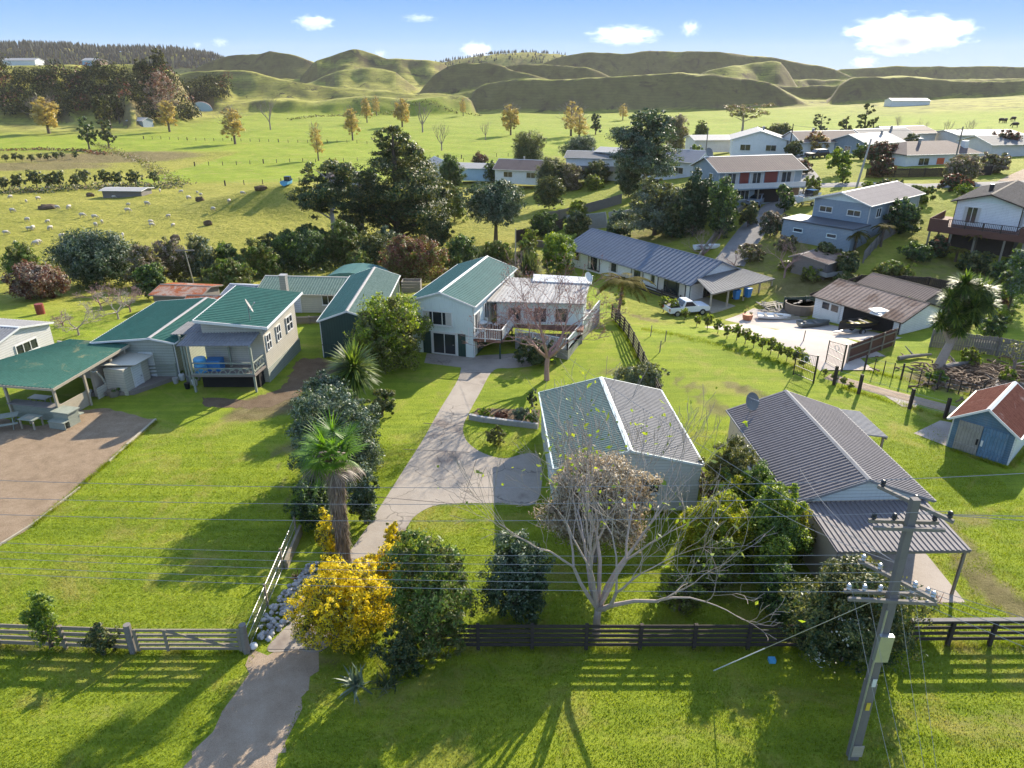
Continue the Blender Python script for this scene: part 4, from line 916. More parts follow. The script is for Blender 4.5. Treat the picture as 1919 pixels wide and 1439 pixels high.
# ------------------------------------------------------------------ plants: leaves, crowns, trunks
MAT.update(
 bark=M_wood('brown bark', (.13, .10, .075)), palebark=M_wood('pale grey bark', (.37, .31, .26)), greybark=M_wood('grey bark', (.22, .19, .165)), twig=M_wood('reddish twigs', (.32, .205, .18)), paletwig=M_wood('pale twigs', (.33, .26, .22)),
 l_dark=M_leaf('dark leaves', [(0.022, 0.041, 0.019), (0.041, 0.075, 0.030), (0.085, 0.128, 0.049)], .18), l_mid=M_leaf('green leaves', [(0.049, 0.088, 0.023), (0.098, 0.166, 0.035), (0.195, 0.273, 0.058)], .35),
 l_grey=M_leaf('grey green leaves', [(0.053, 0.084, 0.056), (0.105, 0.149, 0.101), (0.263, 0.315, 0.227)], .2), l_olive=M_leaf('olive leaves', [(0.058, 0.069, 0.023), (0.127, 0.137, 0.043), (0.273, 0.264, 0.098)], .3),
 l_lime=M_leaf('yellow green leaves', [(0.078, 0.125, 0.019), (0.187, 0.265, 0.028), (0.406, 0.437, 0.055)], .42), l_gold=M_leaf('golden flowers', [(.52, .41, .014), (.76, .62, .025), (.88, .76, .09)], .5, tcol=(1.25, 1.2, .5)),
 l_tan=M_leaf('pale brown leaf clusters', [(.10, .085, .05), (.25, .205, .15), (.46, .40, .33)], .3, tcol=(1.3, 1.1, .8)), l_red=M_leaf('red brown leaves', [(.07, .03, .02), (.17, .075, .05), (.28, .15, .10)], .3, tcol=(1.4, 1.0, .7)),
 l_autumn=M_leaf('autumn poplar leaves', [(.34, .265, .08), (.50, .41, .14), (.60, .52, .22)], .4, tcol=(1.3, 1.15, .6)), l_fern=M_leaf('fern fronds', [(.05, .05, .012), (.11, .10, .022), (.20, .16, .045)], .4, .8, .05),
 l_palm=M_leaf('palm fans', [(.05, .11, .010), (.10, .21, .015), (.18, .31, .03)], .45), l_skirt=M_leaf('dead palm skirt', [(.10, .075, .055), (.22, .17, .13), (.34, .27, .21)], .15, tcol=(1.2, 1.0, .8)),
 l_pale=M_leaf('cream brown leaf clusters', [(.20, .17, .11), (.42, .37, .28), (.62, .57, .47)], .35, tcol=(1.2, 1.05, .8)),
 l_bright=M_leaf('bright yellow leaves', [(.14, .17, .015), (.28, .29, .02), (.45, .42, .04)], .45),
 l_flax=M_leaf('flax blades', [(.03, .05, .02), (.08, .11, .05), (.20, .22, .12)], .3), l_cab=M_leaf('cabbage tree blades', [(0.033, 0.065, 0.016), (0.078, 0.130, 0.026), (0.286, 0.338, 0.052)], .35),
 l_wood=M_leaf('bush canopy leaves', [(0.023, 0.029, 0.016), (0.042, 0.052, 0.026), (0.085, 0.085, 0.046)], .12, .9, .05), l_cream=M_leaf('white blossoms', [(.55, .55, .45), (.7, .7, .6), (.8, .8, .7)], .2, tcol=(1, 1, 1)),
 l_grass_old=M_leaf('lawn blades', [(.13, .17, .010), (.24, .29, .015), (.36, .38, .04)], .5, .8, .1, tcol=(1.2, 1.3, .5)),
 l_conif=M_leaf('silvery conifer needles', [(0.068, 0.094, 0.060), (0.135, 0.169, 0.111), (0.270, 0.287, 0.203)], .2),
)

def grass_material():
    """Lawn blades: green, with the dry and streaked patches of the ground below them."""
    t = NT('lawn blades'); g = t.n('ShaderNodeNewGeometry'); pos = g.outputs['Position']
    c = t.ramp(t.math('ADD', t.math('MULTIPLY', g.outputs['Random Per Island'], .6), t.math('MULTIPLY', t.noise(pos, .9, 4, .6), .45)), [(.2, (.15, .175, .012)), (.55, (.26, .315, .018)), (.9, (.40, .43, .04))])
    stx = t.noise(t.mapv(pos, (.12, 1.5, 1), (0, 0, .15)), 1.0, 3, .6); c = t.mix(t.ramp(stx, [(.38, (0, 0, 0)), (.62, (1, 1, 1))]), c, t.mix(1.0, c, (.74, .80, .85), 'MULTIPLY'))
    dry = t.ramp(t.noise(pos, 0.33, 6, 0.68, 0.8), [(0.50, (0, 0, 0)), (0.66, (1, 1, 1))]); d2 = t.ramp(t.noise(pos, 1.3, 5, 0.7, .6), [(0.57, (0, 0, 0)), (0.68, (1, 1, 1))])
    c = t.mix(t.math('MULTIPLY', dry, .75), c, (.38, .32, .11)); c = t.mix(t.math('MULTIPLY', d2, .45), c, (.33, .30, .08))
    md = t.ramp(t.noise(pos, 2.4, 6, 0.7, 1.2), [(0.58, (0, 0, 0)), (0.68, (1, 1, 1))]); c = t.mix(t.math('MULTIPLY', md, .5), c, (.12, .18, .02))
    b = t.bsdf(c, .85, None, .08); tr = t.n('ShaderNodeBsdfTranslucent'); t.l(t.mix(1.0, c, (1.2, 1.25, .55), 'MULTIPLY'), tr.inputs['Color']); mx = t.n('ShaderNodeMixShader'); mx.inputs[0].default_value = .5
    t.l(b.outputs[0], mx.inputs[1]); t.l(tr.outputs[0], mx.inputs[2]); return t.done(mx)
MAT['l_grass'] = grass_material()
def leaf_quads(rs, C, N, length, width, tip=0.5):
    """Kite shaped leaves at C; N is the outward direction, leaves lie roughly across it."""
    n = len(C); r = rs.normal(size=(n, 3)); d = r - N * (np.sum(r * N, 1, keepdims=True) * (1 - tip) ) + N * tip * 0.6
    d /= np.linalg.norm(d, axis=1, keepdims=True) + 1e-9
    w = np.cross(d, N + 0.35 * rs.normal(size=(n, 3))); w /= np.linalg.norm(w, axis=1, keepdims=True) + 1e-9
    L = (length * np.clip(rs.lognormal(0, .32, n), .4, 2.0))[:, None]; Wd = (width * rs.uniform(.7, 1.25, n))[:, None]
    a = C - d * L * .5; b = C + d * L * .5; m = C + d * L * .02 + np.cross(w, d) * L * .08
    V = np.stack([a, m + w * Wd * .5, b, m - w * Wd * .5], 1).reshape(-1, 3)
    return V

def crown_pts(rs, blobs, n, sub=45, spread=.36, fill=.5, flat=.85):
    """Points and outward directions of leaves, in clumps on the shells of the blobs (cx,cy,cz,rx,ry,rz)."""
    B = np.array(blobs, float); A = (B[:, 3] * B[:, 4] + B[:, 4] * B[:, 5] + B[:, 3] * B[:, 5]); A /= A.sum()
    ns = max(len(B) * 3, int(n / sub)); bi = rs.choice(len(B), ns, p=A)
    d = rs.normal(size=(ns, 3)); d[:, 2] += .25; d /= np.linalg.norm(d, axis=1, keepdims=True)
    rr = 1 - fill * rs.random_sample(ns) ** 2
    sc = B[bi, :3] + d * B[bi, 3:] * rr[:, None]
    size = spread * (B[bi, 3:].mean(1)) * rs.uniform(.6, 1.3, ns)
    k = rs.randint(0, ns, n); off = rs.normal(size=(n, 3)); off /= np.linalg.norm(off, axis=1, keepdims=True) + 1e-9
    off *= (rs.random_sample(n) ** .5)[:, None]; off[:, 2] *= flat
    C = sc[k] + off * size[k][:, None]; N = d[k] * .7 + off * .8; N /= np.linalg.norm(N, axis=1, keepdims=True) + 1e-9
    return C, N, sc

def crown_mesh(name, seed, blobs, n, length, width, mat, parent=None, mats2=None, frac2=0.0, top2=True, **kw):
    rs = np.random.RandomState(seed); C, N, sc = crown_pts(rs, blobs, n, **kw)
    V = leaf_quads(rs, C, N, length, width); Q = np.arange(len(V)).reshape(-1, 4)
    mats = [MAT[mat]]; mi = None
    if mats2:
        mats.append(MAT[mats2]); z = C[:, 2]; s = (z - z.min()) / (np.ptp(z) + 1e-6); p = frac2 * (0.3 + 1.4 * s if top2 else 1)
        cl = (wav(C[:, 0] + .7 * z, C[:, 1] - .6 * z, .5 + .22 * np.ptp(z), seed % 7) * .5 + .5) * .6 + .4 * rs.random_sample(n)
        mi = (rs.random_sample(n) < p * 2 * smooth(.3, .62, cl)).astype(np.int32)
    return np_mesh(name, V, Q, mats, parent, mi)

def env(seed, rx, ry, rz, cz, k=9, br=.45, low=-.6):
    """Blobs that together fill an uneven dome: round on top, down to the ground when low is near -1."""
    rr = random.Random(seed); out = []; n = int(k * 1.8); br = br * .85
    for i in range(n):
        t = (i + .5) / n; z = low + (1 - low) * t ** .9                      # bottom to top
        w = math.sqrt(max(0.05, 1 - max(z, 0) ** 2.2)) * (1 - .25 * max(-z, 0))
        a = i * 2.4 + rr.uniform(-.5, .5); q = rr.uniform(.55, 1.0); s = br * rr.uniform(.75, 1.25); f = 1 - s * .8
        out.append((math.cos(a) * w * q * rx * f, math.sin(a) * w * q * ry * f, cz + z * rz * (1 - s * .75), rx * s, ry * s, rz * s * rr.uniform(.8, 1.1)))
    out.append((0, 0, cz, rx * .62, ry * .62, rz * .62)); out.append((0, 0, cz + rz * low * .4, rx * .6, ry * .6, rz * .5))
    return out

def grow(mb, p, d, L, r, depth, rr, spread=.6, kids=(2, 3), up=.15, seg=3, shrink=.68, wander=.18, tips=None, n=5, rmin=.006, zmin=-9):
    p = Vector(p); d = Vector(d).normalized(); pts = [p.copy()]; rad = [r]; q = p.copy()
    for i in range(seg):
        d = (d + Vector((rr.gauss(0, wander), rr.gauss(0, wander), rr.gauss(0, wander) + up * .3))).normalized()
        if d.z < zmin: d.z = zmin + .25 * abs(d.z)
        q = q + d * (L / seg); pts.append(q.copy()); rad.append(max(rmin, r * (1 - .38 * (i + 1) / seg)))
    mb.path(pts, rad, n if depth > 1 else 3, 0, False)
    if depth <= 0:
        if tips is not None: tips.append((q.copy(), d.copy()))
        return
    k = rr.randint(*kids); base = rr.uniform(0, 6.28)
    for i in range(k):
        ax = d.orthogonal().normalized(); ax.rotate(Matrix.Rotation(base + 6.283 * i / k + rr.uniform(-.5, .5), 3, d))
        nd = (d + ax * spread * rr.uniform(.6, 1.35) + Vector((0, 0, up))).normalized()
        start = pts[-1] if i < 2 or seg < 2 else pts[-2]
        grow(mb, start, nd, L * shrink * rr.uniform(.8, 1.2), rad[-1] * (.78 if k < 3 else .68), depth - 1, rr, spread, kids, up, seg, shrink, wander, tips, n, rmin, zmin)

def trunk_mesh(parent, blobs, r, mat, seed, h0=0.0, limbs=5, n=7):
    """Trunk from the ground with limbs that reach into the blobs."""
    rr = random.Random(seed); m = MB(); cz = min(b[2] for b in blobs); fork = max(.25, cz * .65 + h0)
    cx = sum(b[0] for b in blobs) / len(blobs) * .4; cy = sum(b[1] for b in blobs) / len(blobs) * .4; f = Vector((cx, cy, fork))
    m.path([(0, 0, -.3), (cx * .3, cy * .3, fork * .4), f], [r * 1.25, r, r * .8], n)
    bl = list(blobs); rr.shuffle(bl)
    for b in bl[:limbs]:
        e = Vector(b[:3]); mid = f.lerp(e, .5) + Vector((rr.uniform(-.1, .1), rr.uniform(-.1, .1), .1)) * (e - f).length
        m.path([f, mid, e], [r * .55, r * .35, r * .12], 5)
    return m.build('trunk', MAT[mat], parent)

def bush(name, label, cat, loc, blobs, n, length, width, mat, seed, bark='bark', r=.08, group=None, rz=0, mats2=None, frac2=0, limbs=5, scale=None, **kw):
    o = thing(name, label, cat, loc, rz, group, scale); trunk_mesh(o, blobs, r, bark, seed, limbs=limbs)
    crown_mesh('crown', seed, blobs, n, length, width, mat, o, mats2, frac2, **kw); return o

def blades(rs, base, dirs, L, w, droop=.5, seg=4, fold=.0):
    """Sword leaves: strips from base along dirs that bend down; one island each."""
    n = len(base); d = dirs / (np.linalg.norm(dirs, axis=1, keepdims=True) + 1e-9); L = np.broadcast_to(L, n)[:, None]; w = np.broadcast_to(w, n)[:, None]
    side = np.cross(d, [0, 0, 1.0]); side += 1e-3; side /= np.linalg.norm(side, axis=1, keepdims=True)
    V = []; p = base.copy(); dd = d.copy()
    for i in range(seg + 1):
        t = i / seg; ww = w * (1 - t) ** .7 * (.55 + .9 * min(t * 3, 1) * .5) + .002
        V += [p + side * ww * .5, p - side * ww * .5]
        dd = dd + np.array([0, 0, -1.0]) * droop / seg * (0.4 + t); dd /= np.linalg.norm(dd, axis=1, keepdims=True); p = p + dd * L / seg
    V = np.stack(V, 1); m = V.shape[1]; Q = []
    for i in range(seg): Q.append([2 * i, 2 * i + 1, 2 * i + 3, 2 * i + 2])
    Q = (np.arange(n)[:, None, None] * m + np.array(Q)[None]).reshape(-1, 4)
    return V.reshape(-1, 3), Q

def head_dirs(rs, n, lo=-.5, hi=1.0):
    z = rs.uniform(lo, hi, n); a = rs.uniform(0, 6.283, n); r = np.sqrt(np.maximum(0, 1 - np.minimum(1, z * z) * .98)); return np.stack([r * np.cos(a), r * np.sin(a), z], 1)

def fan_palm(name, label, loc, h, seed):
    o = thing(name, label, 'palm tree', loc); rs = np.random.RandomState(seed); rr = random.Random(seed)
    m = MB(); m.path([(0, 0, -.3), (.05, 0, h * .3), (-.02, .05, h * .7), (0, 0, h)], [.2, .17, .15, .13], 9); m.build('trunk', MAT['bark'], o)
    # hairy skirt of dead fibres on the trunk
    n = 2600; z = rs.uniform(.1, h - .1, n); a = rs.uniform(0, 6.283, n); rad = .16 + .13 * np.clip((z / h), 0, 1) ** 1.0 + .05 * rs.random_sample(n)
    b = np.stack([rad * np.cos(a), rad * np.sin(a), z], 1); d = np.stack([.18 * np.cos(a), .18 * np.sin(a), -1 + 0 * a], 1) + rs.normal(0, .12, (n, 3))
    V, Q = blades(rs, b, d, .45 * rs.uniform(.6, 1.4, n), .045, .1, 2); np_mesh('fibre_skirt', V, Q, MAT['l_skirt'], o)
    # fans
    def fan(c, d, R_, cols, nm, mat, droop):
        d = Vector(d).normalized(); up = Vector((0, 0, 1)); s = d.cross(up)
        s = s.normalized() if s.length > .05 else Vector((1, 0, 0)); u = s.cross(d).normalized(); base = []; dirs = []
        for k in range(cols):
            t = (k / (cols - 1) - .5) * 2 * 2.15; dirs.append(d * math.cos(t) + s * math.sin(t) * 1.0 + u * (.22 * math.cos(t))); base.append(c)
        V, Q = blades(rs, np.array([list(x) for x in base]), np.array([list(x) for x in dirs]), R_ * rs.uniform(.85, 1.1, cols), .075, droop, 4); return V, Q
    gv, gq, dv, dq, k1, k2 = [], [], [], [], 0, 0; st = MB()
    for i in range(30):
        el = rr.uniform(.0, 1.25) if i < 21 else rr.uniform(-1.0, -.2); az = rr.uniform(0, 6.28); d = Vector((math.cos(az) * math.cos(el), math.sin(az) * math.cos(el), math.sin(el)))
        top = Vector((0, 0, h + .02)); c = top + d * rr.uniform(.65, 1.0); st.path([top - Vector((0, 0, .2)), top.lerp(c, .5) + Vector((0, 0, .05)), c], [.025, .018, .012], 4)
        V, Q = fan(c, (d + Vector((0, 0, -.15))), rr.uniform(.78, 1.05), 26, 'fan', None, .55 if el > 0 else .9)
        if el > -.05 or i % 3 == 0: gv.append(V); gq.append(Q + k1); k1 += len(V)
        else: dv.append(V); dq.append(Q + k2); k2 += len(V)
    st.build('leaf_stalks', MAT['l_palm'], o)
    np_mesh('fans', np.concatenate(gv), np.concatenate(gq), MAT['l_palm'], o); np_mesh('dead_fans', np.concatenate(dv), np.concatenate(dq), MAT['l_skirt'], o)
    return o

def cabbage_tree(name, label, loc, heads, r, seed, L=.75, n=190, mat='l_cab', rz=0, cat='cabbage tree', group=None):
    """Trunk that forks to sword leaved heads at the given local points."""
    o = thing(name, label, cat, loc, rz, group); rs = np.random.RandomState(seed); m = MB()
    fz = min(h[2] for h in heads) * .55; cx = sum(h[0] for h in heads) / len(heads) * .5; cy = sum(h[1] for h in heads) / len(heads) * .5
    m.path([(0, 0, -.3), (cx * .6, cy * .6, fz * .6), (cx, cy, fz)], [r * 1.3, r, r * .9], 8)
    for h in heads:
        e = Vector(h[:3]); f = Vector((cx, cy, fz)); m.path([f, f.lerp(e, .55) + Vector((0, 0, -.1)), e], [r * .75, r * .5, r * .35], 6)
    m.build('trunk', MAT['palebark'], o); VV, QQ, k = [], [], 0
    for h in heads:
        s = h[3] if len(h) > 3 else 1; c = np.array(h[:3]); nn = int(n * s); d = head_dirs(rs, nn, -.75, 1); V, Q = blades(rs, c + d * .08 * s + np.array([0, 0, 1]) * (rs.uniform(-.25, .1, nn) * s)[:, None], d, L * s * rs.uniform(.75, 1.15, nn), .11 * s, .5, 4)
        VV.append(V); QQ.append(Q + k); k += len(V)
    np_mesh('crown', np.concatenate(VV), np.concatenate(QQ), MAT[mat], o); return o

def tree_fern(name, label, loc, h, R_, seed, group=None, lean=(0, 0)):
    o = thing(name, label, 'tree fern', loc, 0, group); rr = random.Random(seed); rs = np.random.RandomState(seed)
    m = MB(); top = Vector((lean[0], lean[1], h)); m.path([(0, 0, -.3), top * .5, top], [.15, .12, .14], 8); m.build('trunk', MAT['bark'], o); VV, QQ, k = [], [], 0
    for i in range(17):
        az = 6.283 * i / 17 + rr.uniform(-.15, .15); el = rr.uniform(.25, .8); p = top.copy(); d = Vector((math.cos(az) * math.cos(el), math.sin(az) * math.cos(el), math.sin(el))); pts = []
        for j in range(13):
            pts.append(p.copy()); d = (d + Vector((0, 0, -.135))).normalized(); p = p + d * (R_ * 1.15 / 13)
        base = []; dirs = []; ln = []
        for j in range(1, 13):
            dd = (pts[j] - pts[j - 1]).normalized(); s = dd.cross(Vector((0, 0, 1))).normalized(); w = R_ * .22 * math.sin(math.pi * (j / 13) ** .7) + .02
            for q in (0, .5):
                b = pts[j - 1].lerp(pts[j], q)
                for sg in (-1, 1): base.append(list(b)); dirs.append(list(s * sg + dd * .45)); ln.append(w)
        V, Q = blades(rs, np.array(base), np.array(dirs), np.array(ln), .07 * R_, .5, 2); VV.append(V); QQ.append(Q + k); k += len(V)
        st = MB(); st.path(pts, [.02] * 12 + [.006], 3, 0, False); V = np.array(st.v); Q = np.array(st.f); VV.append(V); QQ.append(Q + k); k += len(V)
    np_mesh('fronds', np.concatenate(VV), np.concatenate(QQ), MAT['l_fern'], o); return o

def clump(name, label, loc, n, L, w, seed, mat='l_flax', cat='flax bush', spread=.35, group=None, lo=.3, droop=.8):
    rs = np.random.RandomState(seed); d = head_dirs(rs, n, lo, 1.2); b = np.stack([rs.normal(0, spread, n), rs.normal(0, spread, n), np.zeros(n)], 1)
    V, Q = blades(rs, b, d, L * rs.uniform(.6, 1.15, n), w, droop, 5); me = np_mesh(name, V, Q, MAT[mat]); me.location = loc; return tag(me, label, cat, group)

def bare_tree(name, label, cat, loc, h, seed, bark='greybark', spread=.6, depth=5, r=.12, kids=(2, 3), up=.12, leaf=None, nl=0, ll=.12, group=None, tl=.3, limbs=3, n=6, lat=.9, shrink=.72, rz=0, zmin=-9, rmin=.006):
    o = thing(name, label, cat, loc, rz, group); rr = random.Random(seed); m = MB(); fork = h * tl; m.path([(0, 0, -.3), (rr.uniform(-.05, .05), .03, fork * .5), (0, 0, fork)], [r * 1.25, r, r * .92], 8); m.build('trunk', MAT[bark], o)
    b = MB(); tips = []
    for i in range(limbs):
        a = 6.283 * i / limbs + rr.uniform(-.4, .4); grow(b, (0, 0, fork - .02), (math.cos(a) * lat, math.sin(a) * lat, rr.uniform(.6, 1.0)), h * (1 - tl) * .36 * rr.uniform(.85, 1.15), r * .7, depth - 1, rr, spread, kids, up, 3, shrink, .16, tips, n, rmin, zmin)
    b.build('branches', MAT[bark if not leaf == 'twig' else 'twig'], o)
    if nl:
        rs = np.random.RandomState(seed); P_ = np.array([list(t[0]) for t in tips]); C = P_[rs.randint(0, len(P_), nl)] + rs.normal(0, ll * 1.2, (nl, 3)); N = rs.normal(size=(nl, 3)); N /= np.linalg.norm(N, axis=1, keepdims=True)
        V = leaf_quads(rs, C, N, ll, ll * .55); np_mesh('crown', V, np.arange(len(V)).reshape(-1, 4), MAT[leaf], o)
    return o
# ================================================================== PLANTS
def depth(p): return p.y * math.cos(R(PITCH)) + (CAM_H - p.z) * math.sin(R(PITCH))
def px_bush(name, label, cat, x0, x1, yt, yb, mat, seed, leaf=.14, asp=.5, cov=1.0, deep=1.0, k=9, br=.45, mats2=None, frac2=0, bark='bark', low=-.9, raise_=.0, group=None, r=.08, maxn=42000, **kw):
    """A bush whose foliage spans x0..x1 and yt..yb in the photograph and stands on the ground there."""
    mx = (x0 + x1) / 2; f = UT(mx, yb); w = (x1 - x0) * depth(f) / FPX; rx = w / 2; ry = rx * deep
    Y = f.y + ry * .8; g = float(T(f.x, Y)); e = UY(mx, yt, Y); h = max(.4, e.z - g); w = (x1 - x0) * depth(Vector((e.x, Y, g + h * .5))) / FPX; rx = w / 2
    rz = h * (.52 - raise_ * .5); cz = h - rz
    bl = env(seed, rx, ry, rz, cz, k, br, low); a = 4 * math.pi * ((rx * ry + ry * rz + rx * rz) / 3)
    n = int(min(maxn, max(250, cov * 2.3 * a / (.5 * leaf * leaf * asp))))
    return bush(name, label, cat, (e.x, Y, g), bl, n, leaf, leaf * asp, mat, seed, bark, r, group, 0, mats2, frac2, **kw)

# ---- front boundary and garden
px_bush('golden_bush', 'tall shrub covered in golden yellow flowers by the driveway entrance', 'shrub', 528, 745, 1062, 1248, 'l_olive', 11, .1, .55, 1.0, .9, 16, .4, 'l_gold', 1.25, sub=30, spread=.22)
px_bush('golden_shrub', 'narrow golden flowered shrub left of the palm trunk', 'shrub', 580, 640, 955, 1075, 'l_olive', 12, .11, .55, .9, .9, 6, .5, 'l_gold', 1.1, sub=40)
px_bush('golden_shrub', 'small golden flowered shrub at the kink of the driveway', 'shrub', 712, 755, 978, 1040, 'l_olive', 13, .11, .55, .9, 1, 5, .5, 'l_gold', 1.1)
px_bush('camellia_bush', 'loose olive green bush between the golden shrub and front lawn', 'shrub', 695, 898, 1000, 1272, 'l_olive', 14, .14, .5, .8, .85, 18, .34, 'l_mid', .45, spread=.36)
px_bush('laurel_bush', 'dark glossy bush behind the dark rail fence beside the bare tree', 'shrub', 893, 1045, 1005, 1195, 'l_dark', 15, .13, .5, .9, .9, 10, .42, 'l_grey', .3)
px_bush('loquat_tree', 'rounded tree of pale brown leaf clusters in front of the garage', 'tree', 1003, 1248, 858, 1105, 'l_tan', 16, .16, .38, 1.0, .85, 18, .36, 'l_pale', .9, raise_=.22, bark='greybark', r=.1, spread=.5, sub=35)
px_bush('hedge_shrub', 'dark upright shrub between the garage and the brown roofed hut', 'shrub', 1318, 1432, 822, 975, 'l_olive', 17, .14, .5, .9, .8, 9, .42, 'l_olive', .35)
px_bush('citrus_bush', 'yellow green bush with bright leaf tips below the garage corner', 'shrub', 1268, 1425, 935, 1095, 'l_lime', 18, .13, .5, 1.2, .8, 10, .42, 'l_bright', .5)
px_bush('broadleaf_bush', 'green shrub beside the carport dotted with white blossom', 'shrub', 1400, 1535, 900, 1100, 'l_mid', 19, .13, .5, 1.2, .8, 10, .42, 'l_lime', .4)
px_bush('hedge_shrub', 'green leafy shrub in front of the beige hut wall', 'shrub', 1375, 1470, 872, 1000, 'l_mid', 29, .13, .5, .9, .8, 8, .45, 'l_mid', .4)
px_bush('camellia_hedge', 'large dark camellia bush with white flower specks behind the utility pole', 'shrub', 1472, 1768, 1058, 1300, 'l_dark', 20, .13, .5, 1.0, .7, 14, .4, 'l_olive', .4, maxn=60000)
bl = [(0, 0, 1.5, 2.4, 1.4, 1.4)]
rs_ = np.random.RandomState(5); C, N, _ = crown_pts(rs_, [(0, 0, 1.7, 2.3, 1.5, 1.6)], 240, fill=.1); o = np_mesh('white_flowers', leaf_quads(rs_, C, N, .09, .08), np.arange(960).reshape(-1, 4), MAT['l_cream']); o.parent = bpy.data.objects['camellia_hedge']
px_bush('weedy_shrub', 'pale green weedy shrub growing through the left timber fence', 'shrub', 20, 98, 1105, 1235, 'l_lime', 21, .12, .45, .6, .8, 7, .45, 'l_mid', .3, spread=.4)
px_bush('bramble', 'dark bramble scrambling over the left fence rails', 'bramble', 130, 225, 1168, 1240, 'l_dark', 22, .1, .5, .5, .5, 8, .4, 'l_olive', .4)
px_bush('boundary_bush', 'large grey green coastal bush on the boundary left of the driveway', 'shrub', 515, 712, 735, 935, 'l_grey', 23, .15, .5, 1.0, 1.0, 13, .42, 'l_dark', .25, top2=False, maxn=60000)
px_bush('boundary_bush', 'grey green bush in front of the spiky cabbage palm', 'shrub', 560, 655, 700, 800, 'l_grey', 24, .15, .5, 1.0, 1.0, 9, .45, 'l_dark', .2)
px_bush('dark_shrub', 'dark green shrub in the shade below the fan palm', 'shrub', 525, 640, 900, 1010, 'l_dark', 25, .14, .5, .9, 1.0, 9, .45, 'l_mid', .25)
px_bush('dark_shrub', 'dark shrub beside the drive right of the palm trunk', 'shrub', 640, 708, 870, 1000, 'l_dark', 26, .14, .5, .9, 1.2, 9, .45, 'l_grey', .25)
px_bush('fern_bush', 'low dark fern bush at the end of the grey green boundary bush', 'shrub', 685, 740, 730, 790, 'l_dark', 27, .15, .5, .8, 1, 6, .5, 'l_olive', .4)
clump('agave', 'dusky blue green agave below the golden shrub', U(668, 1285) , 34, .9, .12, 4, 'l_grey', 'agave', .1, None, .1, .5)
clump('agave', 'grey strappy plant at the corner of the front fence', U(725, 1285), 60, .7, .06, 5, 'l_flax', 'agave', .15, None, .2, .8)
px_bush('dark_shrub', 'low dark shrub at the foot of the olive bush by the verge', 'shrub', 690, 800, 1170, 1285, 'l_dark', 28, .11, .5, .7, .6, 7, .45, 'l_olive', .25)
fan_palm('fan_palm', 'tall fan palm with shaggy trunk beside the driveway', U(648, 1068), 5.7, 6)
cabbage_tree('spiky_palm', 'single headed cabbage palm with yellow tipped blades behind the boundary bush', U(668, 760), [(0, .2, 2.7, 1.7)], .16, 7, L=1.0, n=300)
px_bush('round_tree', 'big rounded evergreen bush against the green shed', 'tree', 648, 806, 552, 712, 'l_olive', 31, .19, .5, 1.0, 1.0, 13, .45, 'l_lime', .4, maxn=50000)
px_bush('grey_shrub', 'grey green shrub between the long rail fence and the garage', 'shrub', 1150, 1262, 683, 745, 'l_grey', 32, .13, .5, .9, .8, 8, .45, 'l_olive', .3)
px_bush('hedge', 'dark bushy hedge under the bare pink tree', 'hedge', 955, 1050, 632, 692, 'l_dark', 33, .16, .5, .8, .6, 9, .45, 'l_olive', .2)
for i, (x0, x1, yt, yb, mt, lb) in enumerate(((890, 925, 765, 787, 'l_lime', 'low lime green shrub in the garden bed beside the drive'), (922, 960, 770, 790, 'l_red', 'low brownish shrub in the middle of the garden bed'), (955, 1000, 762, 795, 'l_grey', 'grey shrub at the garage end of the garden bed'), (905, 950, 800, 838, 'l_olive', 'round bare brown shrub on the lawn below the garden bed'), (985, 1014, 768, 800, 'l_mid', 'green shrub against the garage side wall'), (985, 1010, 730, 765, 'l_dark', 'small dark shrub at the back corner of the garage'))):
    px_bush('garden_shrub', lb, 'shrub', x0, x1, yt, yb, mt, 40 + i, .1, .5, .7, .8, 5, .5)
# bare trees
def bare_px(name, label, cat, bx, by, ytop, seed, **kw):
    p = UT(bx, by); h = UY(bx, ytop, p.y).z - p.z; return bare_tree(name, label, cat, p, h, seed, **kw)
bare_px('bare_tree', 'bare pale branched tree spreading above the dark front fence', 'tree', 1118, 1190, 850, 3, bark='palebark', depth=6, r=.14, kids=(2, 3), spread=.42, up=.16, limbs=9, tl=.16, lat=.42, leaf='l_lime', nl=220, ll=.2, shrink=.74, zmin=.15, rmin=.008)
bare_px('bare_tree', 'bare pinkish tree with spreading twigs on the lawn behind the garage', 'tree', 1025, 712, 528, 14, bark='twig', depth=7, r=.17, kids=(2, 3), spread=.62, up=.1, limbs=7, tl=.24, lat=1.05, zmin=0, rmin=.009, leaf='l_red', nl=2600, ll=.09, shrink=.73)
for i, (bx, by, yt, lb) in enumerate(((148, 628, 572, 'bare young fruit tree on the lawn behind the weatherboard shed'), (222, 598, 540, 'bare pale fruit tree beside the wide green roof'), (244, 585, 535, 'bare fruit tree nearest the rusty shed'), (118, 610, 585, 'small spindly bare tree near the brown drum'), (190, 580, 530, 'bare brown twiggy tree below the dark hedgerow'))):
    bare_px('fruit_tree', lb, 'tree', bx, by, yt, 60 + i, bark='palebark' if i in (0, 1) else 'twig', depth=6, rmin=.012, zmin=-.1, r=.08, spread=.7, up=.05, limbs=4, tl=.22, lat=1.2)
tree_fern('tree_fern', 'tree fern with golden fronds beside the long white house', U(1158, 592, -.9), 3.3, 3.1, 4, lean=(.3, 0))
px_bush('shrub', 'yellowish shrub at the foot of the tree fern', 'shrub', 1148, 1180, 535, 572, 'l_lime', 35, .2, .5, .7, .8, 5, .5)
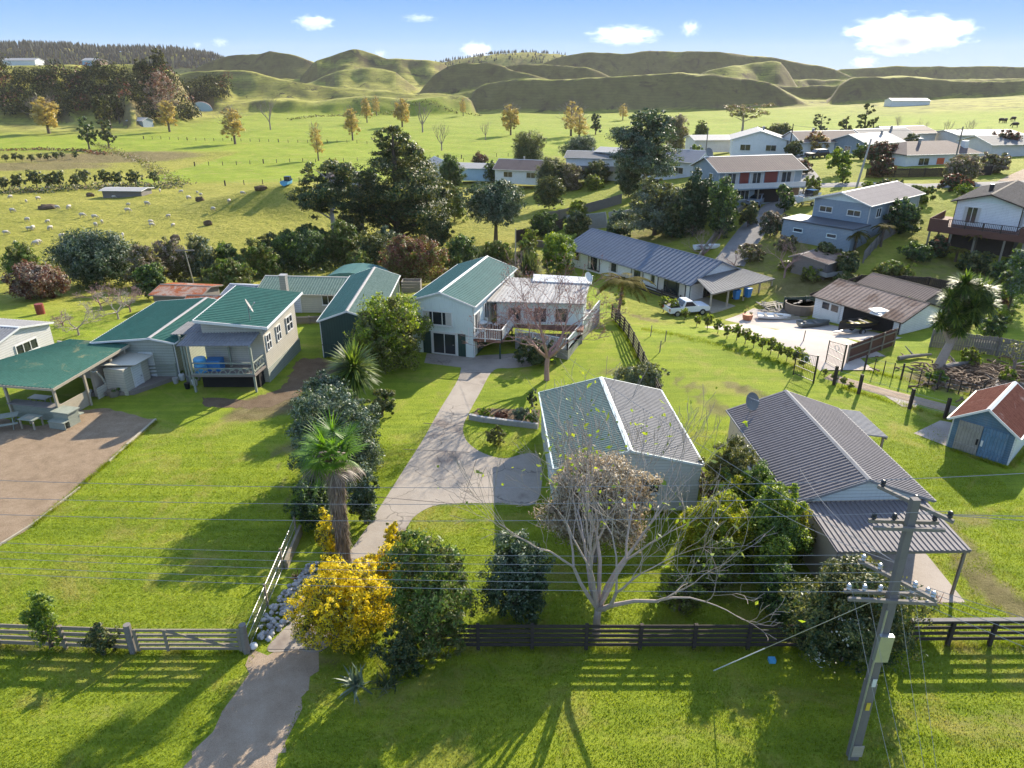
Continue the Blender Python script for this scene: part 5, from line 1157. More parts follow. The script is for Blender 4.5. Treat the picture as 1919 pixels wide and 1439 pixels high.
# young hedge plants with stakes along the concrete yard
hx = [(1243, 585), (1262, 590), (1283, 600), (1305, 612), (1325, 618), (1345, 625), (1362, 634), (1380, 638), (1396, 645), (1412, 651), (1428, 657), (1444, 663), (1458, 670), (1474, 676), (1490, 684), (1505, 692), (1545, 706), (1562, 716), (1578, 724), (1592, 733)]
hp = None
for i, (x, y) in enumerate(hx):
    p = UT(x, y); k = .85 + .35 * ((i * 37) % 10) / 10 if i not in (0, 1) else 1.3
    if i > 15: k *= .55
    if hp is None:
        hp = bush('young_shrub', '', 'shrub', p, env(77, .5, .45, .62, .7, 6, .5), 420, .2, .11, 'l_olive', 77, 'bark', .03, 'young hedge shrubs along the concrete yard', mats2='l_lime', frac2=.3); q = hp; q.scale = (k,) * 3
    else: q = dup(hp, p, i * 1.3, scale=k)
    q['label'] = 'young leafy hedge shrub in the row between lawn and concrete yard'
# right side
cabbage_tree('cabbage_tree', 'big many headed cabbage tree beside the double garage', U(1757, 688), [(.6, .3, 6.2, 1.6), (2.3, .6, 5.6, 1.5), (-.3, .1, 5.2, 1.35), (1.3, -.3, 4.7, 1.5), (.2, -.3, 4.2, 1.4), (-.5, .2, 3.6, 1.3), (2.7, .4, 4.7, 1.3), (.8, .7, 5.0, 1.4), (1.5, .2, 6.0, 1.35), (.6, -.4, 3.3, 1.4), (1.7, .1, 3.9, 1.3)], .3, 8, L=.62, n=280)
bare_px('small_tree', 'small crooked tree with few leaves in the rubble garden', 'tree', 1897, 700, 640, 71, bark='greybark', depth=5, r=.1, leaf='l_olive', nl=160, ll=.18, spread=.7)
px_bush('shrub', 'reddish leaved shrub behind the cabbage tree', 'shrub', 1862, 1905, 540, 580, 'l_red', 72, .2, .5, .8, .8, 6, .5, 'l_lime', .3)
px_bush('shrub', 'yellow green shrub beside the rubble garden wall', 'shrub', 1838, 1912, 568, 618, 'l_olive', 73, .2, .5, .8, .8, 7, .5, 'l_lime', .5)
px_bush('leafy_tree', 'glossy dark tree at the edge beside the high deck', 'tree', 1893, 1960, 455, 590, 'l_mid', 74, .25, .5, .9, .8, 9, .45, 'l_grey', .3)
px_bush('shrub', 'dark rounded shrub beneath the red deck', 'shrub', 1728, 1795, 440, 490, 'l_dark', 75, .25, .5, .8, .8, 7, .5, 'l_red', .2)
px_bush('big_bush', 'dark dense bush between the grey blue house and the red deck', 'shrub', 1660, 1745, 372, 450, 'l_dark', 76, .28, .5, .9, .9, 10, .45, 'l_mid', .25)
for i, (x, y, h, rr_, lb) in enumerate(((1601, 470, 1.9, 1.6, 'tree fern with brown fronds below the grey blue house'), (1650, 462, 2.2, 1.5, 'tree fern nearest the dark bush by the grey blue house'), (1822, 478, 2.4, 1.6, 'tree fern with tan fronds under the red deck'), (1790, 490, 1.2, 1.3, 'small tree fern in shade beneath the deck'), (1345, 375, 2.5, 2.2, 'tree fern in front of the brown roofed house'))):
    tree_fern('tree_fern', lb, UT(x, y), h, rr_, 80 + i)
for i, (x0, x1, yt, yb, mt, m2, lb) in enumerate((
    (1500, 1550, 500, 535, 'l_olive', 'l_lime', 'yellow green shrub by the parked trailer'), (1455, 1500, 488, 515, 'l_lime', 'l_tan', 'low yellowed hedge plant near the open store'), (1500, 1545, 478, 500, 'l_olive', 'l_red', 'rough brown grass shrub beside the open store'),
    (1300, 1350, 335, 410, 'l_dark', 'l_mid', 'dark conifer like shrub left of the brown roofed house'), (1340, 1390, 345, 420, 'l_mid', 'l_lime', 'bright green shrub in front of the brown roofed house'), (1280, 1330, 365, 440, 'l_dark', 'l_dark', 'nearly black cypress beside the house drive'),
    (1385, 1430, 375, 430, 'l_dark', 'l_olive', 'dark tree in front of the brown house car bay'), (1555, 1605, 275, 330, 'l_mid', 'l_lime', 'clipped leaning green tree on the upper street'), (1572, 1600, 305, 345, 'l_mid', 'l_lime', 'small spiky tree below the clipped leaning tree'),
    (1620, 1700, 268, 310, 'l_dark', 'l_red', 'dark brown hedge beside the pale roofed cottage'), (1775, 1850, 290, 345, 'l_olive', 'l_tan', 'large dull bush below the hipped roof house'), (1835, 1905, 285, 328, 'l_tan', 'l_olive', 'round clipped brown hedge by the upper lane'),
    (1855, 1918, 243, 292, 'l_dark', 'l_red', 'big dark red brown bush on the skyline slope'), (1790, 1830, 345, 372, 'l_lime', 'l_mid', 'bright yellow green shrub behind the tiled roof'), (1875, 1919, 345, 370, 'l_mid', 'l_olive', 'green shrub beside the upper lane'),
    (1615, 1640, 340, 352, 'l_lime', 'l_mid', 'small round lime green shrub beside the pale pole'), (1505, 1560, 248, 290, 'l_autumn', 'l_red', 'orange autumn shrub between two white houses'), (1395, 1440, 262, 290, 'l_red', 'l_olive', 'reddish shrub in front of the white gabled house'),
    (1245, 1300, 215, 290, 'l_olive', 'l_tan', 'dull olive tree on the field edge by the weeping tree'), (1300, 1335, 225, 270, 'l_mid', 'l_olive', 'green shrub behind the pale grey house'), (1290, 1320, 270, 300, 'l_lime', 'l_mid', 'lime shrub beside the pale grey house'), (1405, 1450, 238, 255, 'l_dark', 'l_olive', 'round dark bush beyond the white gabled house'),
    (1440, 1490, 232, 262, 'l_dark', 'l_olive', 'low dark tree by the street pole'))):
    px_bush('street_shrub', lb, 'shrub', x0, x1, yt, yb, mt, 100 + i, .26 if yb > 330 else .36, .5, 1.1, .9, 9, .46, m2, .35)
bare_px('bare_shrub', 'bare pinkish shrub beside the house drive', 'shrub', 1318, 482, 425, 130, bark='twig', depth=5, r=.08, tl=.1, limbs=6, spread=.5, up=.1)
bare_px('bare_shrub', 'bare twiggy tree in front of the open store', 'tree', 1470, 520, 435, 131, bark='twig', depth=5, r=.1, tl=.2, limbs=5, spread=.7)
bare_px('bare_shrub', 'low bare shrub on the dry lawn below the house drive', 'shrub', 1375, 500, 462, 132, bark='twig', depth=4, r=.06, tl=.1, limbs=6, spread=.5)
# ---- middle distance
def pine_blobs(seed, h, rx, k, r0=.28, top=.25):
    rr = random.Random(seed); out = []
    for i in range(k):
        t = r0 + (1 - r0) * (i + .5) / k; w = rx * (1 - max(0, (t - .55) / .45) ** 1.4 * (1 - top)) * rr.uniform(.5, 1); a = rr.uniform(0, 6.28) + i * 2.4
        out.append((math.cos(a) * w * .62, math.sin(a) * w * .62, h * t, w * rr.uniform(.35, .55), w * rr.uniform(.35, .55), h * rr.uniform(.05, .09)))
    return out
def pine(name, label, bx, by, yt, rxpx, seed, k=26, leaf=.38, n=9000, mat='l_dark', m2='l_olive', f2=.3, r=.35, r0=.25, bark='bark', limbs=14, top=.25, cat='pine tree', Y=None):
    p = UT(bx, by); h = UY(bx, yt, p.y).z - p.z; bl = pine_blobs(seed, h, rxpx * depth(p) / FPX, k, r0, top); o = thing(name, label, cat, p)
    rr = random.Random(seed); m = MB(); m.path([(0, 0, -.5), (.2, 0, h * .35), (0, .2, h * .7), (0, 0, h * .95)], [r * 1.3, r, r * .6, r * .15], 7)
    for b in bl[:limbs * 2]: m.path([(0, 0, b[2] - h * .1), (b[0] * .6, b[1] * .6, b[2] - h * .03), b[:3]], [r * .4, r * .25, r * .06], 4)
    m.build('trunk', MAT[bark], o); crown_mesh('crown', seed, bl, n, leaf, leaf * .5, mat, o, m2, f2, spread=.5, fill=.5, flat=.5); return o
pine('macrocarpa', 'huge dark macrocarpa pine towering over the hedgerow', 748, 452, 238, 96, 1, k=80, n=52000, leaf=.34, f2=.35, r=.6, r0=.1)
pine('macrocarpa', 'dark macrocarpa with heavy limbs leaning over the valley behind the round trees', 790, 440, 290, 60, 2, k=40, n=22000, leaf=.36, f2=.45, r=.4, r0=.2)
pine('macrocarpa', 'flat topped windswept macrocarpa left of the huge one', 628, 478, 308, 70, 3, k=24, n=15000, leaf=.36, f2=.25, r=.32, r0=.5, bark='palebark', top=.8)
pine('macrocarpa', 'thin windswept macrocarpa with pale trunk and sparse crown', 680, 455, 325, 46, 5, k=20, n=10000, leaf=.36, f2=.25, r=.25, r0=.45, bark='palebark', top=.7)
px_bush('pohutukawa', 'broad round topped evergreen tree with grey green crown', 'tree', 858, 998, 338, 462, 'l_grey', 141, .32, .5, 1.0, .9, 14, .42, 'l_dark', .3, raise_=.3, r=.3)
pine('weeping_gum', 'tall grey weeping tree above the white houses', 1205, 370, 213, 72, 6, k=54, n=34000, leaf=.36, mat='l_grey', m2='l_dark', f2=.35, r=.35, r0=.35, bark='greybark', top=.7, cat='tree')
pine('silver_conifer', 'silvery conifer with level branches in front of the weeping tree', 1225, 440, 332, 76, 7, k=50, n=30000, leaf=.3, mat='l_conif', m2='l_olive', f2=.3, r=.25, r0=.15, bark='bark', top=.15, cat='conifer')
for i, (x0, x1, yt, yb, mt, m2, lb) in enumerate((
    (0, 62, 470, 525, 'l_mid', 'l_olive', 'spiky green shrubs heaped at the edge of the sheep paddock'), (78, 240, 447, 545, 'l_dark', 'l_grey', 'large dark evergreen bush overlooking the sheep paddock'), (0, 118, 505, 568, 'l_red', 'l_tan', 'broad reddish brown hedge bush'), (228, 300, 470, 545, 'l_tan', 'l_olive', 'tan twiggy bush in the hedgerow'), (245, 305, 505, 565, 'l_dark', 'l_mid', 'dark bush above the pale fruit trees'),
    (270, 350, 458, 535, 'l_olive', 'l_tan', 'brownish bush left of the leaning pole'), (330, 395, 455, 530, 'l_grey', 'l_olive', 'grey green bush behind the leaning pole'), (390, 450, 468, 525, 'l_dark', 'l_mid', 'dark bush above the rusty sheds'), (440, 515, 465, 525, 'l_mid', 'l_olive', 'green hedgerow bush left of the old cottage'), (500, 612, 445, 512, 'l_dark', 'l_mid', 'rounded very dark bush behind the old cottage'),
    (600, 680, 430, 500, 'l_olive', 'l_mid', 'olive scrub below the windswept pine'), (660, 740, 445, 505, 'l_dark', 'l_olive', 'dark scrub at the foot of the huge pine'), (705, 832, 455, 540, 'l_olive', 'l_red', 'loose reddish green bush behind the green shed'), (1010, 1080, 448, 520, 'l_mid', 'l_lime', 'bright green conical bush beside the long white house'),
    (1000, 1070, 300, 365, 'l_dark', 'l_olive', 'dark tree among the white houses'), (955, 1022, 250, 318, 'l_dark', 'l_olive', 'round dark tree behind the white cottage'), (1055, 1122, 258, 312, 'l_dark', 'l_grey', 'spreading dark tree beside the two storey white house'), (820, 868, 295, 360, 'l_dark', 'l_mid', 'dark shrub beside the light blue shed'), (885, 915, 290, 325, 'l_dark', 'l_red', 'small dark spiky tree behind the light blue shed'), (1040, 1092, 310, 360, 'l_tan', 'l_olive', 'dull brown bush below the two storey white house'), (1095, 1130, 330, 358, 'l_lime', 'l_olive', 'yellow shrub by the white house deck'),
    (380, 470, 500, 545, 'l_olive', 'l_mid', 'scrub at the back of the rusty sheds'), (500, 560, 538, 562, 'l_lime', 'l_mid', 'light green shrub in front of the old cottage'), (560, 600, 555, 580, 'l_red', 'l_olive', 'reddish shrub by the cottage garden fence'), (980, 1010, 440, 470, 'l_olive', 'l_lime', 'green shrub by the terrace bed'))):
    px_bush('hedgerow_bush' if yb > 430 else 'garden_tree', lb, 'shrub' if yb > 430 else 'tree', x0 - 5, x1 + 5, yt - (12 if yb > 430 else 4), yb, mt, 150 + i, .24, .5, 1.1, .8, 10, .45, m2, .35, spread=.4)
for i, (x, y, L, lb) in enumerate(((865, 512, 2.2, 'dark flax clump behind the green gabled roof'), (905, 505, 2.4, 'flax clump under the round topped tree'), (950, 500, 2.3, 'arching flax clump behind the annex roof'), (990, 512, 2.2, 'flax clump left of the conical bush'), (880, 490, 2.0, 'grey flax clump nearest the huge pine'))):
    clump('flax_bush', lb, UT(x, y), 300, L * 1.25, .17, 170 + i, 'l_flax', 'flax bush', .4)
px_bush('garden_shrub', 'small shrub with yellow leaves behind the annex', 'shrub', 940, 985, 500, 535, 'l_lime', 180, .2, .5, .7, .8, 6, .5, 'l_tan', .4)
# banana plant and spiky plants by the carport
clump('banana_plant', 'banana plant with long bright leaves beside the carport', U(1600, 1090), 16, 1.9, .5, 9, 'l_lime', 'banana plant', .15, None, .6, 1.1)
clump('cordyline', 'small reddish spiky plant on the carport slab edge', U(1752, 1128), 26, .5, .04, 10, 'l_red', 'spiky plant', .05, None, .3, .4)
clump('red_plant', 'small orange red leafy plant among the white stones', U(560, 1083), 40, .35, .06, 12, 'l_red', 'plant', .12, None, .1, .6)

px_bush('golden_shrub', 'golden flowered shrub between the palm trunk and the olive bush', 'shrub', 672, 770, 1020, 1150, 'l_olive', 61, .11, .55, .9, .8, 8, .45, 'l_gold', .9, sub=40)
px_bush('hedge_shrub', 'bright green shrub linking the loquat and the camellia hedge', 'shrub', 1420, 1500, 1000, 1140, 'l_mid', 62, .13, .5, 1.1, .8, 9, .45, 'l_lime', .4)
px_bush('hedge_shrub', 'shaded green shrub behind the fence right of the bare tree', 'shrub', 1235, 1330, 1075, 1165, 'l_olive', 63, .12, .5, .8, .8, 7, .45, 'l_lime', .3)
for i, (x0, x1, yt, yb, mt, m2, lb) in enumerate(((1330, 1420, 885, 1010, 'l_mid', 'l_bright', 'leafy yellow green shrub in front of the dark upright shrub'), (1440, 1540, 940, 1080, 'l_olive', 'l_bright', 'olive shrub touching the carport roof corner'), (1300, 1400, 1010, 1130, 'l_olive', 'l_lime', 'shaded olive shrub under the yellow green bush'), (1430, 1520, 1060, 1190, 'l_dark', 'l_mid', 'dark shrub joining the camellia hedge on its garage side'), (1390, 1460, 985, 1090, 'l_lime', 'l_bright', 'brightest yellow leaved shrub in the mass beside the beige hut'))):
    px_bush('hedge_shrub', lb, 'shrub', x0, x1, yt, yb, mt, 320 + i, .12, .5, 1.0, .9, 9, .45, m2, .4)
# ---- fields: poplars and other single trees
pop = []
for v in range(3):
    o = thing('poplar', '', 'tree', (0, 0, 0)); rr = random.Random(200 + v); m = MB(); m.path([(0, 0, -.5), (0, .1, 5), (0, 0, 12)], [.35, .25, .06], 6); m.build('trunk', MAT['bark'], o); b = MB()
    for i in range(26):
        z = 2.2 + i * .33; a = i * 2.4; L = (3.4 - abs(z - 5.5) * .38); grow(b, (0, 0, z), (math.cos(a), math.sin(a), 1.1), max(1, L), .09, 2, rr, .5, (2, 3), .2, 2, .6, .15, None, 3, .025)
    b.build('branches', MAT['paletwig'], o); bl = env(210 + v, 3.6, 3.6, 5.2, 7.0, 14, .34, -1); crown_mesh('crown', 210 + v, bl, (6500, 5200, 2600)[v], .42, .26, 'l_autumn', o, spread=.5, fill=.7); pop.append(o)
pl = [(92, 250, 178, 0, 'golden poplar left of the ivy clad trees', 1.15), (318, 247, 182, 1, 'golden poplar above the hay shed shadow', .95), (441, 270, 197, 1, 'golden poplar standing alone in the bright field', .95), (597, 301, 228, 2, 'half bare poplar with thin yellow leaves in the nearer field', .55), (661, 263, 198, 1, 'yellow poplar left of the huge pine top', .75), (688, 230, 180, 1, 'pale gold poplar below the central hills', .7), (706, 217, 178, 2, 'smaller pale poplar behind another below the central hills', .7), (754, 238, 182, 0, 'golden poplar directly above the huge pine', .95), (957, 253, 193, 0, 'orange gold poplar in the middle of the plain', .9), (1167, 225, 193, 2, 'pale yellow poplar behind the weeping tree', 1.0), (1070, 255, 188, 2, 'tall pale gold poplar beside a dark conifer', 1.0), (868, 217, 183, 2, 'faint poplar at the foot of the lit slope', .7), (1085, 262, 210, 2, 'greyish half bare poplar in front of the tall pale one', 1.2)]
used = set()
for px, yb, yt, v, lb, ws in pl:
    p = UT(px, yb); h = UY(px, yt, p.y).z - p.z; k = h / 12.6
    if v in used: q = dup(pop[v], p, px * .7, lb, 'poplars across the plain', (k * ws * 1.35, k * ws * 1.35, k))
    else: q = pop[v]; used.add(v); q.location = p; q.scale = (k * ws * 1.35, k * ws * 1.35, k); tag(q, lb, 'tree', 'poplars across the plain')
for i, (px, yb, yt, lb) in enumerate(((507, 243, 178, 'bare grey poplar left of the central plain'), (792, 248, 182, 'bare grey poplar right of the golden one above the pine'), (828, 282, 228, 'thin bare tree beside the huge pine top'), (910, 262, 225, 'leafless pole like tree in the middle field'), (1680, 255, 215, 'bare slanting tree left of the row on the right field'), (1722, 258, 218, 'bare tree second in the row on the right field'), (1770, 258, 218, 'bare feathery tree in the middle of the right field row'), (1815, 262, 222, 'bare leaning tree near the street pole'), (1850, 268, 238, 'small bare leaning tree at the end of the right field row'))):
    p = UT(px, yb); h = UY(px, yt, p.y).z - p.z; bare_tree('bare_poplar', lb, 'tree', p, h, 230 + i, 'paletwig', .38, 4, h * .022, (3, 4), .3, tl=.22, limbs=4, lat=.5, n=4, shrink=.72)
# ivy clad pair, conifers and other singles at the left
def shell(name, label, cat, px, yb, yt, wpx, seed, mat, m2=None, f2=.3, leaf=.8, n=1500, raise_=.1, k=9, bark='bark', Y=None):
    p = UT(px, yb) if Y is None else P(tanaz(px) * Y, Y); h = UY(px, yt, p.y).z - p.z; rx = wpx / 2 * depth(p) / FPX; rz = h * (.5 - raise_ * .5)
    return bush(name, label, cat, p, env(seed, rx, rx, rz, h - rz, k, .45, -.9), n, leaf, leaf * .55, mat, seed, bark, h * .03, None, 0, m2, f2)
shell('ivy_tree', 'dark ivy clad stump tree left of a pair in the field', 'tree', 168, 280, 220, 46, 240, 'l_dark', 'l_mid', .2, .7); shell('ivy_tree', 'dark ivy clad tree right of a pair in the field', 'tree', 205, 278, 224, 36, 241, 'l_dark', 'l_olive', .2, .7)
shell('dark_conifer', 'lone dark conifer on the plain left of the weeping tree', 'conifer', 1116, 252, 212, 26, 242, 'l_dark', None, 0, .7)
shell('bare_willow', 'large bare grey pink tree on the bush slope', 'tree', 293, 192, 130, 84, 243, 'l_tan', 'l_red', .4, .8, 3600, Y=392); shell('ridge_tree', 'large dark tree on the crest of the bush slope', 'tree', 300, 126, 92, 40, 244, 'l_wood', 'l_olive', .3, .8, 2200, Y=434); shell('ridge_tree', 'spreading dark tree above the bare grey tree', 'tree', 268, 140, 104, 40, 245, 'l_wood', 'l_olive', .3, .8, 2200, Y=428)
for i, (x, yb, yt, w) in enumerate(((225, 232, 170, 30), (205, 225, 172, 26), (188, 222, 180, 24))): shell('tall_conifer', ('tall dark conifer nearest the hay shed', 'tall dark conifer in the middle of three', 'tall dark conifer nearest the golden poplar')[i], 'conifer', x, yb, yt, w, 246 + i, 'l_wood', 'l_olive', .3, 1.0)
o = pine('umbrella_tree', 'wide flat topped umbrella shaped tree on the skyline', 1388, 262, 195, 48, 8, k=16, n=2600, leaf=.6, mat='l_olive', m2='l_tan', f2=.4, r=.4, r0=.6, bark='palebark', top=1.0, cat='tree')
for i, (x, yb, yt, w, lb) in enumerate(((1535, 255, 212, 24, 'dark pine left of three behind the white houses'), (1582, 258, 215, 20, 'dark pine in the middle of three behind the white houses'), (1615, 262, 192, 20, 'tallest thin dark pine behind the grey cottage'), (1632, 265, 222, 18, 'small dark pine beside the tallest thin one'))): pine('street_pine', lb, x, yb, yt, w, 260 + i, k=13, n=1300, leaf=.6, r=.2, r0=.25, top=.4)
# orchard rows
ob = None
for i, (x, y) in enumerate([(8, 358), (38, 356), (70, 352), (92, 354), (112, 352), (146, 352), (160, 346), (198, 350), (224, 348), (255, 350), (290, 345), (12, 303), (30, 302), (42, 302), (60, 304), (76, 299), (90, 301), (106, 300), (117, 297), (143, 298)]):
    p = UT(x, y); k = (1.0 if i < 11 else .62) * (.85 + .3 * ((i * 7) % 5) / 5)
    if ob is None: ob = bush('orchard_tree', '', 'tree', p, env(280, 2.0, 2.0, 1.7, 1.9, 7, .5), 700, .5, .3, 'l_dark', 280, 'bark', .12, None, 0, 'l_olive', .35); q = ob; q.scale = (k,) * 3
    else: q = dup(ob, p, i * 1.7, scale=k)
    tag(q, 'small round dark tree in the near orchard row' if i < 11 else 'tiny round dark tree in the upper orchard row', 'tree', 'near orchard row trees' if i < 11 else 'upper orchard row trees')
def hedge_line(label, pts, w, h, mat, seed, n, leaf=.6, m2=None):
    rs = np.random.RandomState(seed); C = []
    q = [UT(*p) for p in pts]; L = [(q[i + 1] - q[i]).length for i in range(len(q) - 1)]
    for i in range(len(q) - 1):
        m = int(n * L[i] / sum(L)); t = rs.random_sample(m)[:, None]; a = np.array(q[i])[None] * (1 - t) + np.array(q[i + 1])[None] * t; C.append(a + rs.normal(0, 1, (m, 3)) * [w * .5, w * .5, 0])
    C = np.concatenate(C); top = h * (.6 + .4 * wav(C[:, 0], C[:, 1], 5, seed % 7)); C[:, 2] = T(C[:, 0], C[:, 1]) + rs.random_sample(len(C)) * np.maximum(.15, top); N = rs.normal(size=C.shape); N[:, 2] += .6; N /= np.linalg.norm(N, axis=1, keepdims=True)
    mi = (rs.random_sample(len(C)) < .35).astype(int); o = np_mesh('hedge', leaf_quads(rs, C, N, leaf, leaf * .55), np.arange(len(C) * 4).reshape(-1, 4), [MAT[mat], MAT[m2 or mat]], None, mi); return tag(o, label, 'hedge')
hedge_line('rough brown hedge running diagonally between orchard and bright field', [(180, 272), (215, 285), (255, 300), (300, 325), (345, 348)], 2.5, 1.6, 'l_olive', 1, 1500, .5, 'l_tan')
hedge_line('low dark brown hedge across the top of the orchard', [(0, 283), (60, 280), (150, 283), (200, 290)], 2.0, 1.3, 'l_red', 2, 900, .6, 'l_dark')
hedge_line('dark scrub hedge along the lower orchard row', [(0, 362), (100, 358), (200, 354), (340, 350)], 2.6, 2.0, 'l_dark', 3, 1800, .5, 'l_tan')
hedge_line('low scrub line along the stream in the plain', [(540, 225), (640, 212), (760, 208), (900, 217)], 3, 1.5, 'l_olive', 4, 700, .9, 'l_wood')
hedge_line('scrubby hedgerow at the foot of the sheep paddock', [(0, 500), (90, 505), (230, 510), (420, 512), (620, 505), (720, 500)], 4.5, 1.8, 'l_olive', 5, 6500, .3, 'l_dark')
# far bush and forest: masses nobody could count
rs = np.random.RandomState(31); n = 60000; px = rs.uniform(-620, 352, n); uu = tanaz(px); Yv = 384 + 54 * rs.random_sample(n) ** .8 + 0 * px; X = uu * Yv
cx = rs.randint(0, 1400, n); Cx = np.stack([X[:1400], Yv[:1400]], 1); rad = rs.uniform(2.2, 5.2, 1400)
keep = (Yv[:1400] > 384 + 30 * smooth(330, 400, px[:1400])) & (wav(X[:1400], Yv[:1400], 60, 3) > -.75) & (Yv[:1400] < 428 + 8 * wav(X[:1400], 0, 40, 2)); Cx = Cx[keep]; rad = rad[keep]; k = rs.randint(0, len(Cx), n)
c2 = np.stack([tanaz(rs.uniform(338, 425, 90)), rs.uniform(518, 552, 90)], 1); c2[:, 0] *= c2[:, 1]; Cx = np.concatenate([Cx, c2]); rad = np.concatenate([rad, rs.uniform(2, 4.5, 90)]); k = rs.randint(0, len(Cx), n)
d = rs.normal(size=(n, 3)); d[:, 2] = np.abs(d[:, 2]) - .2; d /= np.linalg.norm(d, axis=1, keepdims=True); C = np.stack([Cx[k, 0], Cx[k, 1], T(Cx[k, 0], Cx[k, 1]) + rad[k] * .8], 1) + d * rad[k][:, None]
woods = np_mesh('woodland', leaf_quads(rs, C, d, 1.15, .7), np.arange(n * 4).reshape(-1, 4), [MAT['l_wood'], MAT['l_olive'], MAT['l_red']], None, np.where(rs.random_sample(len(Cx))[k] < .05, 2, np.where(rs.random_sample(n) < .12, 1, 0))); tag(woods, kind='stuff')
VV, QQ = [], []; kk = 0
def conifers(px0, px1, Y0, Y1, num, h, seed):
    global kk
    rs = np.random.RandomState(seed); u = tanaz(rs.uniform(px0, px1, num)); Y = rs.uniform(Y0, Y1, num); x = u * Y; z = T(x, Y); hh = h * rs.uniform(.7, 1.2, num); r = hh * .2; ang = np.arange(6) * 6.283 / 6; V = np.zeros((num, 13, 3))
    for j, a in enumerate(ang):
        V[:, j] = np.stack([x + r * math.cos(a), Y + r * math.sin(a), z + hh * .1], 1); V[:, 6 + j] = np.stack([x + r * .6 * math.cos(a + .5), Y + r * .6 * math.sin(a + .5), z + hh * .55], 1)
    V[:, 12] = np.stack([x, Y, z + hh], 1); f = [[j, (j + 1) % 6, 6 + (j + 1) % 6, 6 + j] for j in range(6)] + [[6 + j, 6 + (j + 1) % 6, 12, 12] for j in range(6)]
    F = [[a, b, c] for q in f for a, b, c in ((q[0], q[1], q[2]), (q[0], q[2], q[3])) if len({a, b, c}) == 3]
    VV.append(V.reshape(-1, 3)); QQ.append((np.arange(num)[:, None, None] * 13 + np.array(F)[None]).reshape(-1, 3) + kk); kk += num * 13
conifers(-250, 425, 1440, 1560, 2200, 13, 1); conifers(780, 1060, 1370, 1430, 260, 6, 2)
MAT['needle'] = M_plain('far pine needles', (.022, .032, .022), .9)
forest = np_mesh('pine_forest', np.concatenate(VV), np.concatenate(QQ), MAT['needle']); tag(forest, kind='stuff')

# the dark mass of hedges and trees round the houses in the middle distance
for i, (x0, x1, yt, yb, mt, m2, lb) in enumerate((
    (1275, 1345, 318, 448, 'l_dark', 'l_dark', 'tall nearly black cypress hedge left of the brown house'), (1330, 1392, 330, 452, 'l_dark', 'l_mid', 'dense dark shrubbery below the brown house balcony'), (1150, 1215, 300, 372, 'l_dark', 'l_grey', 'dark evergreen between the white houses and the retaining walls'), (1000, 1060, 330, 395, 'l_dark', 'l_olive', 'dark tree behind the terrace beds'),
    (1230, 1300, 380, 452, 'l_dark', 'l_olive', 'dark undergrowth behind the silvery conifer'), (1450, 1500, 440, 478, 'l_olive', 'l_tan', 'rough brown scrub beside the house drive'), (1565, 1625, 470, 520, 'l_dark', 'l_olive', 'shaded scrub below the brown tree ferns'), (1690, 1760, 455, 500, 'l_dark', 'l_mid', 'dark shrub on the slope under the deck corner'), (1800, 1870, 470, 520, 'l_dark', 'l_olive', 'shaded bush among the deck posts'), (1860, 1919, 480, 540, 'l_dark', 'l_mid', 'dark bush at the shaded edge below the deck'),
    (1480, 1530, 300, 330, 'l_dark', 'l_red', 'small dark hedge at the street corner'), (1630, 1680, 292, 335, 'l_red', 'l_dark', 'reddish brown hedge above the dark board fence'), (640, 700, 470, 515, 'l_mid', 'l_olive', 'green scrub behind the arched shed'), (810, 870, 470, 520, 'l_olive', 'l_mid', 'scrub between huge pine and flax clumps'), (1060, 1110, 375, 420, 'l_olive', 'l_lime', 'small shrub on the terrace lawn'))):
    px_bush('shrubbery', lb, 'shrub', x0, x1, yt, yb, mt, 300 + i, .26, .5, 1.1, .9, 9, .46, m2, .35)

for i, (x0, x1, yt, yb, mt, m2, lb) in enumerate((
    (835, 900, 440, 512, 'l_dark', 'l_mid', 'dark bush filling the gap left of the flax clumps'), (900, 960, 448, 505, 'l_mid', 'l_olive', 'green bush between the flax clumps and the round topped tree'), (960, 1015, 450, 508, 'l_olive', 'l_mid', 'olive bush beside the thin grey pole'), (790, 850, 400, 470, 'l_dark', 'l_olive', 'dark bush below the leaning macrocarpa'), (610, 690, 400, 470, 'l_dark', 'l_olive', 'dark bush under the windswept pines'), (690, 760, 425, 490, 'l_dark', 'l_grey', 'dark shrub round the trunk of the huge pine'),
    (540, 620, 420, 490, 'l_mid', 'l_dark', 'green bush at the paddock edge behind the arched shed'), (470, 545, 440, 500, 'l_dark', 'l_olive', 'dark bush at the paddock edge behind the old cottage'), (820, 880, 352, 420, 'l_mid', 'l_olive', 'mid green tree between the pine and the light blue shed'), (990, 1050, 395, 450, 'l_dark', 'l_mid', 'dark bush beside the timber terrace bed'), (1055, 1115, 395, 448, 'l_olive', 'l_dark', 'olive bush behind the end of the blue grey roof'), (1130, 1195, 395, 452, 'l_dark', 'l_grey', 'dark bush left of the silvery conifer'), (1090, 1150, 300, 350, 'l_dark', 'l_olive', 'dark tree between two white houses'), (905, 950, 300, 345, 'l_dark', 'l_mid', 'dark tree right of the light blue shed'), (700, 780, 485, 535, 'l_olive', 'l_red', 'brown green bush at the back of the green shed'), (1420, 1480, 395, 450, 'l_dark', 'l_tan', 'shaded scrub at the bend of the house drive'))):
    px_bush('belt_bush', lb, 'shrub', x0, x1, yt, yb, mt, 340 + i, .26, .5, 1.1, .9, 9, .46, m2, .35)

